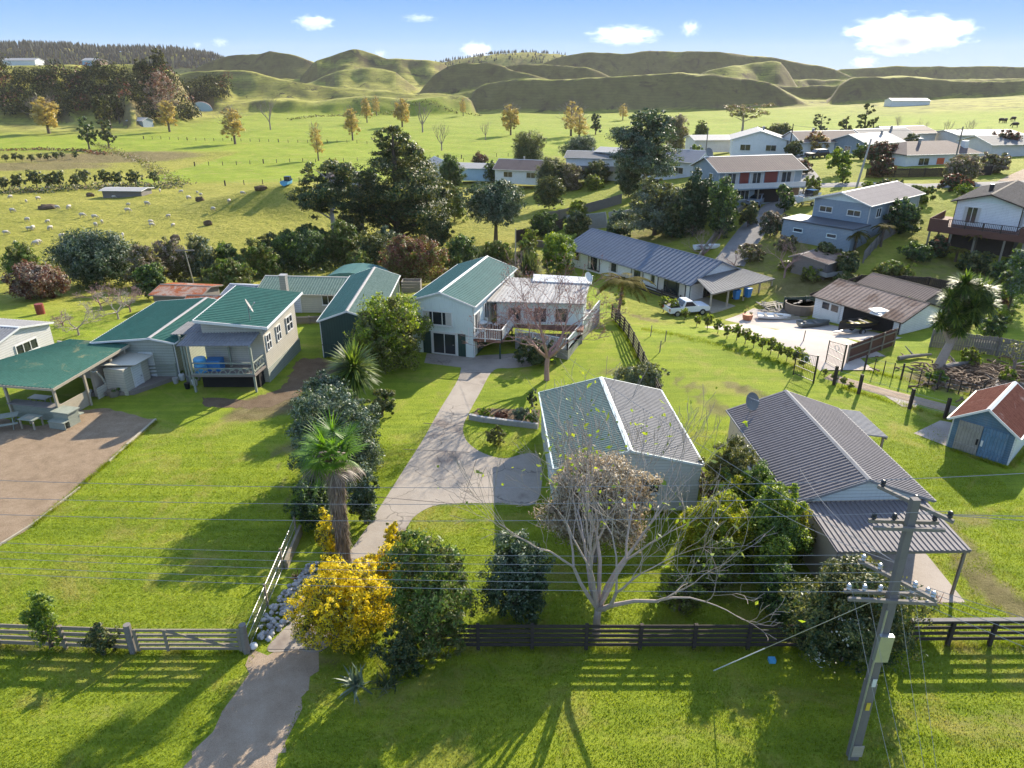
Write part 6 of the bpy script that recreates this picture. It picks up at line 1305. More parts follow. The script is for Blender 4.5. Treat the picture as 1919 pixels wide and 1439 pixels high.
for i, (x0, x1, yt, yb, mt, m2, lb) in enumerate((
    (1470, 1512, 262, 296, 'l_dark', 'l_olive', 'dark hedge between the white gabled house and the orange shrub'), (1600, 1640, 268, 300, 'l_dark', 'l_mid', 'dark shrub at the corner of the grey cottage'), (1690, 1735, 250, 282, 'l_olive', 'l_dark', 'olive bush behind the wide dull roof'), (1500, 1545, 330, 362, 'l_olive', 'l_lime', 'shrub at the corner of the upper street'), (1455, 1500, 345, 400, 'l_dark', 'l_mid', 'dark shrub at the end wall of the brown roofed house'), (1640, 1700, 335, 362, 'l_dark', 'l_olive', 'dark hedge behind the mauve roof'), (1700, 1760, 345, 385, 'l_mid', 'l_olive', 'green bush between the mauve roof and the tiled roof'),
    (1760, 1830, 325, 362, 'l_dark', 'l_red', 'dark hedge across the lane from the tiled roof'), (1520, 1580, 455, 500, 'l_dark', 'l_olive', 'dark bush in front of the flat roofed garage'), (1640, 1720, 490, 530, 'l_olive', 'l_mid', 'scrub on the shaded lawn above the double garage'), (1560, 1620, 512, 540, 'l_mid', 'l_olive', 'green shrub behind the double garage roof'), (1380, 1440, 455, 500, 'l_olive', 'l_tan', 'rough scrub on the dry lawn by the veranda'), (1835, 1900, 590, 640, 'l_mid', 'l_dark', 'green shrub behind the grey board fence'), (1690, 1740, 560, 610, 'l_dark', 'l_mid', 'dark shrub at the corner of the double garage'),
    (1800, 1850, 650, 690, 'l_lime', 'l_olive', 'bright green shrub in the rubble garden'), (1870, 1915, 690, 725, 'l_olive', 'l_lime', 'low olive shrub at the edge of the rubble garden'), (1740, 1785, 695, 722, 'l_lime', 'l_mid', 'low green shrub at the near side of the rubble garden'))):
    px_bush('slope_shrub', lb, 'shrub', x0, x1, yt, yb, mt, 370 + i, .24 if yb > 400 else .34, .5, 1.0, .9, 9, .46, m2, .35)
# ================================================================== PATHS, YARDS AND OTHER GROUND
MAT.update(
 gravel=M_ground('gravel', [(.32, (.15, .105, .07)), (.5, (.33, .25, .175)), (.68, (.46, .37, .28))], 1.2, 34, .95, .8, ((.5, .45, .4), 9, .06)),
 chip=M_ground('bark chip', [(.32, (.10, .07, .045)), (.5, (.25, .18, .115)), (.68, (.36, .275, .19))], 1.4, 22, .95, .7, ((.42, .34, .25), 7, .07)),
 soil=M_ground('soil', [(.32, (.05, .035, .022)), (.5, (.13, .09, .055)), (.68, (.22, .165, .11))], 1.2, 18, .95, .7), drive=M_ground('driveway concrete', [(.32, (.20, .17, .14)), (.5, (.315, .275, .23)), (.7, (.40, .355, .30))], .7, 30, .9, .12, None, ((.19, .155, .13), .35, .55), .28),
 yard=M_ground('yard concrete', [(.30, (.30, .25, .21)), (.5, (.44, .38, .33)), (.7, (.52, .46, .41))], .6, 26, .9, .12), road=M_ground('road seal', [(.3, (.13, .125, .12)), (.5, (.22, .21, .20)), (.7, (.29, .275, .26))], .8, 30, .9, .3),
 joint=M_plain('dark joint', (.12, .10, .085), .9))
pu = lambda *pp: [U(x, y)[:2] for x, y in pp]
ZI = [(16, 44, 2.6, 1.0, .75, -.9), (13.5, 41, 2.2, .8, .7, -.8), (19.5, 31, 1.2, 2.5, .6, 0), (20.5, 27, 1.2, 2.5, .7, .2), (7.6, 47.3, 2.2, 1.0, .55, 0), (-15.4, 42, 3.2, 2.2, .9, 0), (-16.5, 40.5, 2.4, 1.6, .8, .3), (-7.5, 19.9, 2.0, .5, .6, 0), (2, 20.5, 5, .35, .6, 0), (10, 20.5, 5, .35, .6, 0), (18.5, 20.6, 3, .35, .6, 0), (-17, 20.5, 3, .4, .7, 0), (-12.3, 36.2, 1.3, 1.3, .75, 0), (31, 45, 4.5, 2.2, .9, -.4), (35, 46.5, 5.5, 2.6, .9, -.3), (12.5, 63.5, 3.0, 1.0, .7, -.9), (28.5, 40.5, 3.5, .8, .6, -.7), (20.3, 23.5, 1.2, 3.0, .8, .25), (-128, 238, 34, 24, .75, .2), (-140, 212, 32, 13, .7, 0), (30, 71, 5, 3, .7, .5), (38, 112, 8, 3, .5, 0), (11.9, 44, .45, 5.5, .6, .25), (13.2, 43.5, .45, 5.5, .6, .3), (20, 34, .5, 4, .6, .3), (21.5, 29, 3, 1.2, .5, 0), (-12.5, 33, .35, 6, .55, .42), (-4.5, 43, .8, 1.5, .4, .3), (17, 17, 4, 1, .4, 0), (-14, 17.5, 3, .7, .4, .2), (5, 16.5, 3, .6, .35, 0), (30, 78, 14, 9, .5, .5), (46, 71, 9, 6, .5, 0), (20, 96, 8, 8, .5, 0), (33, 68, 8, 4, .5, 0)]
zone_paint(ZI)
# gravel drive on the verge, concrete drive and turning area
patch('gravel_drive', pu((545, 1218), (480, 1222), (455, 1262), (425, 1320), (390, 1375), (350, 1420), (320, 1470), (280, 1560), (490, 1600), (510, 1480), (535, 1380), (570, 1300), (606, 1235), (600, 1220)), MAT['gravel'], .006, 0, .24, 3)
dr = smooth_poly([U(*p) for p in ((875, 672), (858, 712), (823, 770), (795, 820), (760, 875), (725, 930), (690, 985), (650, 1040), (590, 1110), (545, 1165), (500, 1218), (555, 1219), (605, 1219), (660, 1160), (700, 1085), (735, 1030), (757, 1000), (775, 970), (808, 950), (850, 944), (940, 943), (1000, 945), (1016, 900), (1010, 855), (985, 850), (948, 859), (915, 853), (888, 839), (872, 822), (868, 800), (878, 776), (900, 735), (925, 694), (960, 690), (1000, 684), (985, 664), (940, 664))], 5)
drv = patch('driveway', dr, MAT['drive'], .014)
m = MB()
for a, b in (((793, 793), (872, 798)), ((755, 842), (880, 848)), ((690, 930), (848, 944)), ((868, 942), (893, 860)), ((862, 700), (925, 697)), ((645, 1045), (735, 1060)), ((500, 1217), (606, 1218))):
    p, q = U(*a), U(*b); m.bar((p.x, p.y, .016), (q.x, q.y, .016), .035, .008)
tag(m.build('driveway_joints', MAT['joint']), kind='structure')
patch('bark_yard', pu((0, 785), (70, 800), (150, 770), (205, 765), (292, 788), (235, 838), (150, 915), (60, 985), (-60, 1060), (-260, 1060), (-260, 780)), MAT['chip'], .01, 0, .12, 5)
patch('soil_patch', pu((375, 745), (470, 750), (530, 725), (560, 672), (610, 672), (640, 690), (560, 740), (500, 765), (430, 765), (385, 760)), MAT['soil'], .008, 0, .2, 6)
patch('concrete_path', pu((800, 662), (880, 668), (875, 690), (795, 680)), MAT['drive'], .01)
patch('carport_slab', [(13.2, 23.0), (18.6, 23.0), (18.7, 26.6), (13.2, 26.7)], MAT['concrete'], .012)
patch('shed_slab', pu((1712, 812), (1762, 788), (1800, 795), (1800, 838), (1779, 838)), MAT['concrete'], .012)
patch('stone_step', pu((1658, 742), (1682, 737), (1722, 754), (1715, 764), (1690, 762)), MAT['concrete'], .02)
strip('dirt_track', [(22.5, 46.5), (25, 44), (27.5, 41.8), (30, 39.6)], 1.7, MAT['gravel'], .03)
# concrete yard, house drive, upper street: draped over the slope
strip('concrete_yard', [(19.5, 61.5), (22.2, 56.5), (24.3, 52), (24.3, 47.5)], [6.5, 5.0], MAT['yard'], .06)
strip('concrete_yard', [(22.0, 65.5), (25.5, 61.5), (28.5, 57.5), (30.5, 54)], [6.5, 5.0], MAT['yard'], .05)
strip('concrete_yard', [(24.0, 59.5), (25.0, 56.0), (26.5, 52.5), (27, 50)], [6.5, 4.0], MAT['yard'], .045)
strip('house_drive', [(24.2, 78.5), (26.5, 82.5), (30, 88.5), (35.5, 96.5), (40.5, 102.5), (43, 106)], [4.5, 4.2], MAT['road'], .09)
strip('street', [(38, 114), (45, 109), (52, 107), (58, 103), (70, 101), (90, 103)], 4.2, MAT['road'], .1)
strip('street', [(44, 108), (47, 116), (50, 128), (54, 142), (60, 152), (90, 162)], 4.0, MAT['road'], .09)
strip('upper_lane', [(70, 102), (78, 110), (88, 120), (100, 128)], 5, MAT['gravel'], .08)
# ================================================================== FENCES, GATES, EDGES
def fence_thing(name, label, pts, h, rails, mat, every=2.0, cat='fence', rw=.04, rh=.13, post=.13, over=.05, group=None):
    """Root at the first point; every post its own part, the rails one part per bay row."""
    o = thing(name, label, cat, P(*pts[0]), 0, group); inv = -Vector(o.location); pm, rm = MB(), MB(); up = Vector((0, 0, 1))
    for i in range(len(pts) - 1):
        a, b = Vector((*pts[i], 0)), Vector((*pts[i + 1], 0)); L = (b - a).length; n = max(1, round(L / every)); last = None
        for k in range(n + 1):
            p = a.lerp(b, k / n); p.z = float(T(p.x, p.y)); q = p + inv
            if k < n or i == len(pts) - 2: pm.bar(q - up * .3, q + up * (h + over), post, post)
            if last is not None:
                for z in rails: rm.bar(last + up * z, q + up * z, rw, rh)
            last = q
    pm.each('post', MAT[mat], o); rm.build('rails', MAT[mat], o); return o
fence_thing('rail_fence', 'dark stained five rail fence along the front lawn', [(-3.3, 20.45), (10.9, 20.45)], 1.15, (.22, .44, .66, .88, 1.1), 'darktimber', 1.95)
fence_thing('rail_fence', 'dark brown rail fence right of the utility pole', [(14.9, 20.6), (24.5, 20.7)], 1.2, (.35, .62, .89, 1.14), 'darktimber', 1.6)
m = MB(); m.bar((14.9, 20.6, 1.26), (24.5, 20.7, 1.26), .18, .04); q = m.build('top_board', MAT['oldtimber'], None); q.location = (0, 0, 0); par = bpy.data.objects['rail_fence.001']; q.parent = par; q.matrix_parent_inverse = Matrix.Translation(-par.location)
fence_thing('rail_fence', 'pale weathered timber rail fence at the edge of the left lawn', [(-22, 20.75), (-14.25, 20.35)], 1.05, (.2, .45, .72, 1.0), 'timber', 2.6, rh=.16)
fence_thing('rail_fence', 'long dark five rail fence running from garage to tree fern', [(9.75, 28.8), (9.6, 38), (9.55, 50), (9.3, 63)], 1.25, (.2, .45, .7, .95, 1.2), 'darktimber', 2.1)
# farm gate
gt = thing('farm_gate', 'five bar timber farm gate with diagonal brace', 'gate', (-14.1, 20.3, 0)); m = MB()
for z in (.18, .38, .6, .82, 1.05): m.b2(.12, 4.02, -.03, .03, z - .05, z + .05)
m.build('bars', MAT['timber'], gt)
for x in (.15, 1.25, 3.98): m = MB(); m.b2(x - .06, x + .06, -.07, -.031, .1, 1.12); m.build('upright', MAT['timber'], gt)
m = MB(); m.bar((1.3, -.05, 1.05), (3.95, -.05, .2), .035, .09); m.build('brace', MAT['timber'], gt)
m = MB(); m.b2(-.06, .14, .031, .06, .75, .85); m.build('hinge', MAT['iron'], gt)
for x, lb in ((-14.2, 'thick timber post at the hinge end of the farm gate'), (-9.95, 'thick timber strainer post at the latch end of the farm gate')):
    m = MB(); m.path([(0, 0, -.4), (0, 0, .7), (.02, 0, 1.32)], [.15, .14, .13], 9); q = m.build('gate_post', MAT['oldtimber']); q.location = (x, 20.3, 0); tag(q, lb, 'post')
# wire netting fence along the drive
nf = thing('netting_fence', 'wire netting fence between lawn and white stones', 'fence', (-9.9, 20.5, 0)); e = U(556, 1005) - Vector((-9.9, 20.5, 0)); L = e.length; d = e.normalized(); n = int(L / .16); m = MB(); up = Vector((0, 0, 1))
for k in range(n):
    for s in (-1, 1):
        a = k * .16; b = a + s * .9
        if 0 <= b <= L: m.tube(d * a + up * .08, d * b + up * .98, .006, .006, 3, 0, False)
m.build('netting', MAT['timber'], nf); m = MB()
for z in (.08, .55, 1.0): m.tube(up * z, e + up * z, .012, .012, 4)
m.each('wire', MAT['alu'], nf); m = MB()
for t in (0.33, .66, 1.0): m.bar(e * t - up * .2, e * t + up * 1.1, .08, .08)
m.each('post', MAT['timber'], nf)
m = MB(); a, b = U(565, 1000), U(545, 1040); m.bar((a.x, a.y, .2), (b.x + .1, b.y - 1.0, .2), .12, .6); tag(m.build('board_edge', MAT['timber']), 'long grey timber edging board beside the netting fence', 'edging')
# white stones
rr = random.Random(4); protos = []
for v in range(5):
    q = MB(); q.ball((0, 0, .08), (.17, .13, .10), 8, 5, 0, .16, v); protos.append(q)
MAT['stone_w'] = M_plain('river stone', (.42, .41, .39), .8); MAT['stone_g'] = M_plain('grey river stone', (.27, .265, .26), .8); pm = [p.build('stone', MAT['stone_w' if i < 3 else 'stone_g'], smooth=True) for i, p in enumerate(protos)]; used = set(); A, B = U(500, 1200), U(592, 1062)
for i in range(280):
    t = rr.random(); w = .16 + .42 * math.sin(math.pi * min(.9, t + .12)); c = A.lerp(B, t) + Vector((rr.uniform(-w, w) - .1, rr.uniform(-.15, .15), rr.uniform(-.02, .09))); v = i % 5
    o = pm[v] if v not in used else pm[v].copy()
    if v in used: COL.objects.link(o)
    used.add(v); o.location = c; o.rotation_euler = (rr.uniform(-.4, .4), rr.uniform(-.4, .4), rr.uniform(0, 6.3)); o.scale = (rr.uniform(.38, .8),) * 3; tag(o, 'pale rounded stone in the strip beside the driveway', 'stone', 'pale stones along the driveway')
m = MB(); m.ball((0, 0, .12), (.16, .16, .14), 10, 6); q = m.build('white_stone', MAT['trim'], smooth=True); q.location = U(476, 1215); tag(q, 'white painted stone at the foot of the gate post', 'stone')
# timber edge of the bark yard, concrete edge of the garden bed
m = MB(); a, b, c = U(292, 788), U(238, 836), U(205, 866); m.bar((a.x, a.y, .07), (b.x, b.y, .07), .14, .14); m.bar((b.x, b.y, .05), (c.x, c.y, .05), .1, .1); tag(m.build('yard_edge', MAT['paletimber']), 'pale timber edging along the bark yard', 'edging')
m = MB(); a, b, c = U(60, 985), U(150, 915), U(-60, 1060); m.bar((a.x, a.y, .05), (b.x, b.y, .05), .08, .1); m.bar((a.x, a.y, .05), (c.x, c.y, .05), .08, .1); tag(m.build('yard_edge', MAT['paletimber']), 'thin broken timber edging at the near side of the bark yard', 'edging')
m = MB(); pts = [U(880, 785), U(905, 790), U(960, 797), U(1008, 803)]
for a, b in zip(pts[:-1], pts[1:]): m.bar((a.x, a.y, .16), (b.x, b.y, .16), .22, .36)
tag(m.build('garden_wall', MAT['paleroof']), 'low curved white concrete wall edging the garden bed', 'wall'); patch('garden_bed', pu((880, 783), (905, 788), (960, 795), (1010, 801), (1012, 768), (895, 765)), MAT['soil'], .012)
# wire fences on the right, stakes on the lawn
def wire_fence(label, pts, h, every, mat, thick=.07, big=4):
    o = thing('wire_fence', label, 'fence', P(*pts[0])); inv = -Vector(o.location); pm = MB(); wm = [MB(), MB(), MB()]; last = None; cnt = 0; up = Vector((0, 0, 1))
    for i in range(len(pts) - 1):
        a, b = Vector((*pts[i], 0)), Vector((*pts[i + 1], 0)); n = max(1, round((b - a).length / every))
        for k in range(n + (i == len(pts) - 2)):
            p = a.lerp(b, k / n); p.z = float(T(p.x, p.y)); q = p + inv; th = thick * (1.9 if cnt % big == 0 else 1); pm.bar(q - up * .2, q + up * (h * (1.12 if cnt % big == 0 else 1)), th, th); cnt += 1
            if last is not None:
                for wq, z in zip(wm, (.3, .6, .9)): wq.tube(last + up * z * h, q + up * z * h, .008, .008, 3, 0, False)
            last = q
    pm.each('post', MAT[mat], o); [wq.build('wire', MAT['iron'], o) for wq in wm]; return o
wire_fence('wire fence with thin dark posts along the near side of the dirt track', [(22.3, 45.0), (23.35, 43.5), (25.6, 41.2), (28.6, 38.4)], 1.25, 2.6, 'darktimber', .09, 1)
wire_fence('wire fence with battens between dirt track and rubble garden', [(25.6, 47.6), (27.0, 46.3), (29.0, 44.2), (31.4, 42.0), (34.5, 40.2)], 1.1, .62, 'darktimber', .05, 4)
for k, (x, y) in enumerate(((1219, 630), (1246, 640), (1236, 660), (1505, 640))):
    p = UT(x, y); m = MB(); m.bar((0, 0, -.2), (.05, 0, .95), .06, .06); q = m.build('stake', MAT['oldtimber']); q.location = p; tag(q, ('thin stake on the lawn nearest the tree fern', 'thin stake leaning on the lawn right of another', 'thin stake beside a small dead plant on the lawn', 'stake by the end of the young hedge row')[k], 'stake')
for k, (c, rz, lb) in enumerate((((20.55, 46.0), -62, 'tall ornate iron gate leaf standing open by the hedge row'), ((23.6, 48.2), -75, 'tall ornate iron gate leaf beside the brown board fence'))):
    g = thing('iron_gate', lb, 'gate', P(*c), R(rz)); m = MB()
    for i in range(13):
        x = -.85 + i * .1417; m.tube((x, 0, .12), (x, 0, 1.75 + .25 * ((x + .85) / 1.7) ** 2), .012, .012, 4)
    for z in (.15, .75, 1.25): m.bar((-.85, 0, z), (.85, 0, z), .03, .04)
    m.bar((-.85, 0, 1.72), (.85, 0, 2.0), .03, .04); m.build('bars', MAT['black'], g); m = MB(); m.bar((-.88, 0, -.2), (-.88, 0, 1.8), .06, .06); m.bar((.88, 0, -.2), (.88, 0, 2.1), .09, .09); m.each('gate_post', MAT['black'], g)
    m = MB(); pts = [(.22 * math.cos(a * .5236), 0, 1.5 + .22 * math.sin(a * .5236)) for a in range(13)]; m.path(pts, .02, 5); m.build('ring', MAT['trim'], g)
def board_fence(name, label, pts, h, mat, cat='fence', cap=None):
    o = thing(name, label, cat, P(*pts[0])); inv = -Vector(o.location); m, pm, r = MB(), MB(), MB(); up = Vector((0, 0, 1))
    for a, b in zip(pts[:-1], pts[1:]):
        a, b = Vector((*a, 0)), Vector((*b, 0)); L = (b - a).length; n = max(1, int(L / .16)); rr = random.Random(int(L * 10))
        for k in range(n):
            p = a.lerp(b, (k + .5) / n); p.z = float(T(p.x, p.y)); t = (b - a).normalized(); q = p + inv; hh = h * rr.uniform(.97, 1.02); obox(m, q + up * (hh / 2 - .05), t, (-t.y, t.x), .15, .025, hh)
        n = max(1, round(L / 2.2)); last = None
        for k in range(n + 1):
            p = a.lerp(b, k / n); p.z = float(T(p.x, p.y)); t = (b - a).normalized(); q = p + inv + Vector((t.y, -t.x, 0)) * .09; pm.bar(q - up * .2, q + up * h, .1, .1)
            if last is not None:
                for z in (.3, .8): r.bar(last + up * h * z, q + up * h * z, .05, .09)
            last = q
    m.build('boards', MAT[mat], o); pm.each('post', MAT[mat if not cap else cap], o); r.build('rails', MAT[mat if not cap else cap], o); return o
board_fence('board_fence', 'red brown board fence with pale posts beside the double garage', [(24.8, 48.9), (27.2, 50.6), (30.2, 52.8)], 1.5, 'redtimber', cap='timber')
board_fence('board_fence', 'grey board fence behind the picnic table at the shaded lawn', [(33.0, 52.5), (37, 50.5), (41, 48), (46, 45.5)], 1.5, 'oldtimber')
board_fence('board_fence', 'dark board fence in front of the hipped roof house', [(54.5, 113), (60, 111), (66, 109.5), (71, 109)], 1.35, 'darktimber')
board_fence('board_fence', 'grey board fence in shade below the white houses', [(3.5, 119), (8, 122), (14, 124), (19, 126)], 1.7, 'oldtimber')
board_fence('board_fence', 'dark board fence between round tree and terrace beds', [(.5, 104), (4, 108), (8, 113)], 1.8, 'darktimber')
board_fence('board_fence', 'low grey timber fence behind the cottage vegetable bed', [(-19.5, 57.8), (-15.3, 58.2)], .7, 'oldtimber')
board_fence('board_fence', 'weathered fence on the slope below the grey blue house', [(37.2, 74.2), (41.5, 79.5), (46.5, 84)], 1.3, 'oldtimber')
board_fence('board_fence', 'dark low board fence behind the double garage', [(29, 66.8), (35, 69.5), (41, 68), (46, 64)], 1.1, 'darktimber')
board_fence('board_fence', 'dark green solid fence beside the tarpaulin covered boat', [(26.4, 66.2), (30.2, 65.4)], 1.3, 'darkgreen')
board_fence('board_fence', 'grey paling fence along the street near the lane', [(78, 103), (85, 108), (92, 114)], 1.3, 'oldtimber')
def low_wall(name, label, pts, h, w, mat, cat='wall'):
    m = MB()
    for a, b in zip(pts[:-1], pts[1:]):
        n = max(1, int(math.dist(a, b) / 2))
        for k in range(n):
            p = Vector((*a, 0)).lerp(Vector((*b, 0)), k / n); q = Vector((*a, 0)).lerp(Vector((*b, 0)), (k + 1) / n); m.bar(P(p.x, p.y, h / 2 - .15), P(q.x, q.y, h / 2 - .15), w, h + .3)
    return tag(m.build(name, MAT[mat]), label, cat)
low_wall('retaining_wall', 'grey block retaining wall left of two behind the dark roofed house', [(8.7, 111.5), (14.3, 108)], 2.3, .3, 'block'); low_wall('retaining_wall', 'grey block retaining wall right of two behind the dark roofed house', [(14.6, 106.5), (18.6, 103.5)], 2.4, .3, 'block')
low_wall('garden_terrace', 'low timber walled terrace bed on the shaded lawn', [(3.0, 99.5), (7.5, 95.5), (9.5, 97.5)], .9, .2, 'oldtimber'); low_wall('timber_barrier', 'long low timber barrier along the house drive', [(20.8, 79.6), (23.5, 85), (27.5, 92), (33, 99.5), (37.6, 105)], .75, .2, 'timber', 'barrier')
# field fences
for lb, pts in (('wire fence across the plain below the poplars', [(-150, 305), (-95, 292), (-40, 285)]), ('wire fence along the near edge of the bright field', [(-92, 214), (-60, 226), (-20, 238), (10, 243)]), ('wire fence between sheep paddock and bright field', [(-66, 168), (-50, 172), (-30, 176)]), ('wire fence slanting across the middle field', [(-38, 250), (-12, 225)])):
    wire_fence(lb, pts, 1.1, 4.0, 'darktimber', .14, 5)
# ================================================================== UTILITY POLE AND LINES
pole = thing('utility_pole', 'leaning concrete utility pole with crossarms and a white cable box', 'utility pole', (10.82, 15.84, 0))
MAT['polecon'] = M_paint('pole concrete', (.165, .15, .14), rough=.85, var=.25)
m = MB(); PT = Vector((-.15, .1, 9.62)); m.bar((0, 0, -.5), (-.05, .03, 3.2), .28, .26); m.bar((-.05, .03, 3.2), (-.1, .06, 6.5), .245, .23); m.bar((-.1, .06, 6.5), PT, .20, .19); m.build('shaft', MAT['polecon'], pole)
ax = lambda z: PT * (z / 9.75)
m = MB(); c = ax(4.7); m.b2(c.x - .2, c.x + .2, c.y - .26, c.y - .12, 4.2, 5.15); m.build('cable_box', MAT['alu'], pole)
m = MB(); m.tube(ax(.1) + Vector((-.2, -.16, 0)), ax(6.1) + Vector((-.12, -.14, 0)), .028, .028, 6); m.build('conduit', MAT['alu'], pole)
m = MB(); m.b2(-.17, .17, -.19, -.15, .25, .7); m.build('warning_plate', MAT['paletimber'], pole); m = MB(); c = ax(2.3); m.b2(c.x - .06, c.x + .06, c.y - .17, c.y - .145, 2.2, 2.5); m.build('yellow_tag', MAT['yellow'], pole); m = MB(); c = ax(3.3); m.b2(c.x - .05, c.x + .07, c.y - .17, c.y - .15, 3.15, 3.45); m.build('white_tag', MAT['trim'], pole)
def arm(z, dx, dy, L0, L1, n, off=.0, pair=False):
    """Crossarm at height z along (dx, dy) with n insulators; gives the insulator tops."""
    d = Vector((dx, dy, 0)).normalized(); s = Vector((-d.y, d.x, 0)); c = ax(z); out = []
    for k in ((-1, 1) if pair else (1,)):
        mm = MB(); q = c + s * (.17 * k); mm.bar(q - d * L0, q + d * L1, .085, .1); mm.build('crossarm', MAT['oldtimber'], pole)
    for i in range(n):
        t = -L0 + .12 + (L0 + L1 - .24) * i / max(1, n - 1); q = c + d * t + s * .17
        mm = MB(); mm.path([q + Vector((0, 0, .05)), q + Vector((0, 0, .1)), q + Vector((0, 0, .15)), q + Vector((0, 0, .2)), q + Vector((0, 0, .26))], [.03, .075, .05, .075, .03], 7); mm.build('insulator', MAT['black' if z > 8.5 else 'alu'], pole); out.append(q + Vector((0, 0, .26)) + pole.location)
    return out
a1 = arm(9.5, .55, -.83, 1.1, .95, 3); a2 = arm(8.9, 1, -.05, 1.0, .85, 4, pair=True); a3 = arm(6.95, .6, -.8, 1.15, 1.05, 5); a4 = arm(6.45, 1, -.08, 1.25, 1.15, 6, pair=True)
MAT['wire'] = M_plain('wire', (.30, .29, .28), .5, .3)
def wire(label, a, b, sag, r=.010, n=18, group=None, mat='wire'):
    a, b = Vector(a), Vector(b); m = MB(); pts = []
    for i in range(n + 1):
        t = i / n; p = a.lerp(b, t); p.z -= sag * 4 * t * (1 - t); pts.append(p)
    m.path(pts, r, 4, 0, False); return tag(m.build('power_line', MAT[mat]), label, 'power line', group)
ups = sorted(a1, key=lambda p: -p.y); los = sorted(a3, key=lambda p: -p.y)
G1 = 'power lines strung left from the utility pole'
for i, (p, py) in enumerate(zip(ups, (893, 928, 959))):
    e = UY(-700, py - 26, p.y + 1.0); wire(('highest', 'second highest', 'third highest')[i] + ' long power line crossing left lawn and driveway', p, e, .5, .008, 30, G1)
for i, (p, py) in enumerate(zip(los, (1003, 1020, 1032, 1048, 1058))):
    e = UY(-700, py - 24, p.y + .9); wire('lower power line of five crossing the lawn and golden shrub', p, e, .45, .008, 30, 'five lower power lines across the lawn')
for i, p in enumerate(a2[2:]): wire(('upper', 'lower')[i] + ' power line running right above the brown hut lawn', p, (48, 17.5 - 3 * i, 9.3), .6, .011, 24)
wire('power line between the upper arm and the blue shed side', ups[0], (52, 24, 9.5), .6, .011, 24)
for i, p in enumerate(a4[2:]): wire('power line dropping from the lower crossarm toward the near right verge', p, (19 + 2.2 * i, 9.0 - .2 * i, 7.0), .3, .009, 16, 'power lines dropping right from the lower crossarm')
for i, (q, lb) in enumerate((((-.2, 50.6, 3.4), 'service wire from the pole to the white railed deck'), ((9.1, 29.6, 2.9), 'service wire from the pole to the garage corner'), ((13.5, 29, 2.9), 'service wire from the pole to the brown roofed hut'))): wire(lb, ax(7.6) + pole.location, q, .5, .010, 24)
m = MB(); a, b = ax(6.6) + pole.location, Vector((7.3, 19.3, .1)); m.path([a, a.lerp(b, .5), b], .012, 5); st = tag(m.build('stay_wire', MAT['alu']), 'diagonal stay wire from the pole down past the dark fence', 'stay wire'); m = MB(); m.tube(a.lerp(b, .66), b, .018, .018, 6); m.build('guard', MAT['trim'], st)
for i, dx in enumerate((-.35, -.05, .3, .55)): wire('thin loose wire hanging down beside the utility pole', a4[i if i < 2 else i + 1] + Vector((0, -.1, 0)), Vector((10.9 + dx * 1.6, 13.4, 2.5 - i * .2)), .1, .007, 12, 'loose wires hanging beside the utility pole')
def street_pole(label, px, pyb, pyt, mat='oldtimber', arm_=True, r=.14, lean=0):
    p = UT(px, pyb); h = UY(px, pyt, p.y).z - p.z; o = thing('street_pole', label, 'utility pole', p); m = MB(); m.path([(0, 0, -.3), (lean * .5, 0, h * .5), (lean, 0, h)], [r, r * .85, r * .65], 8); m.build('shaft', MAT[mat], o)
    if arm_: m = MB(); m.bar((lean - 1, 0, h - .4), (lean + 1, 0, h - .4), .1, .12); m.build('crossarm', MAT['oldtimber'], o)
    return p + Vector((lean, 0, h - .3))
s1 = street_pole('tall pale street pole on the upper street verge', 1605, 350, 260, 'paleroof', False, .17, .8); s2 = street_pole('dark street pole with crossarm beside the hipped roof house', 1785, 320, 237); s3 = street_pole('dark street pole beside the white gabled house', 1478, 290, 232, 'darktimber', False); s4 = street_pole('slender pole among the white houses', 1321, 300, 240, 'oldtimber', False)
s5 = street_pole('slim leaning pole above the rusty shed', 367, 545, 462, 'paletimber', True, .07, -.4); s6 = street_pole('thin grey pole beside the flax behind the annex', 966, 512, 428, 'paletimber', False, .09)
wire('wire between the pale street pole and the dark one', s1, s2, .5, .02); wire('wire between the two dark street poles', s3, s2, .6, .02)
# ================================================================== FURNITURE AND SMALL THINGS
def dish(label, p, r, az, stalk=.9, mat='boatgrey', mx=0):
    o = thing('satellite_dish', label, 'satellite dish', p); d = Vector((math.sin(az), math.cos(az), .45)).normalized(); x = d.orthogonal().normalized(); y = d.cross(x); c = Vector((0, 0, stalk)); m = MB(); n = 16; vs = [c]; fs = []
    for k, (q, dep) in enumerate(((.35, .02), (.7, .07), (1.0, .15))):
        for i in range(n): a = 6.283 * i / n; vs.append(c + x * (r * q * math.cos(a)) + y * (r * q * math.sin(a)) + d * (dep * r * 1.3))
    for i in range(n): fs.append((0, 1 + i, 1 + (i + 1) % n))
    for k in range(2):
        for i in range(n): a = 1 + k * n; fs.append((a + i, a + n + i, a + n + (i + 1) % n, a + (i + 1) % n))
    m.add(vs, fs); m.build('reflector', MAT[mat], o); m = MB(); m.tube((0, 0, -.05), c, .03, .03, 6); m.tube(c - y * r * .9, c + d * r * .9, .015, .015, 5); m.build('mast', MAT['iron'], o); m = MB(); m.ball(c + d * r * .95, .06, 6, 4); m.build('receiver', MAT['iron'], o); return o
dish('dark satellite dish on the back edge of the brown ribbed roof', (13.0, 34.9, 2.75), .5, 2.6, .75); dish('pale satellite dish standing on the green block roof', (-17.8, 45.9, 4.45), .5, 1.2, .95, 'paleroof'); dish('white satellite dish at the end of the annex roof', (6.2, 56.6, 3.9), .5, 2.2, .5, 'trim'); dish('dark satellite dish at the end of the rusty brown roof', (26.6, 100.4, 9.0), .65, 2.6, .7); dish('pale round dish on the lawn above the mauve roof', UT(1130 + 530, 355), .7, 2.6, .8, 'paleroof')
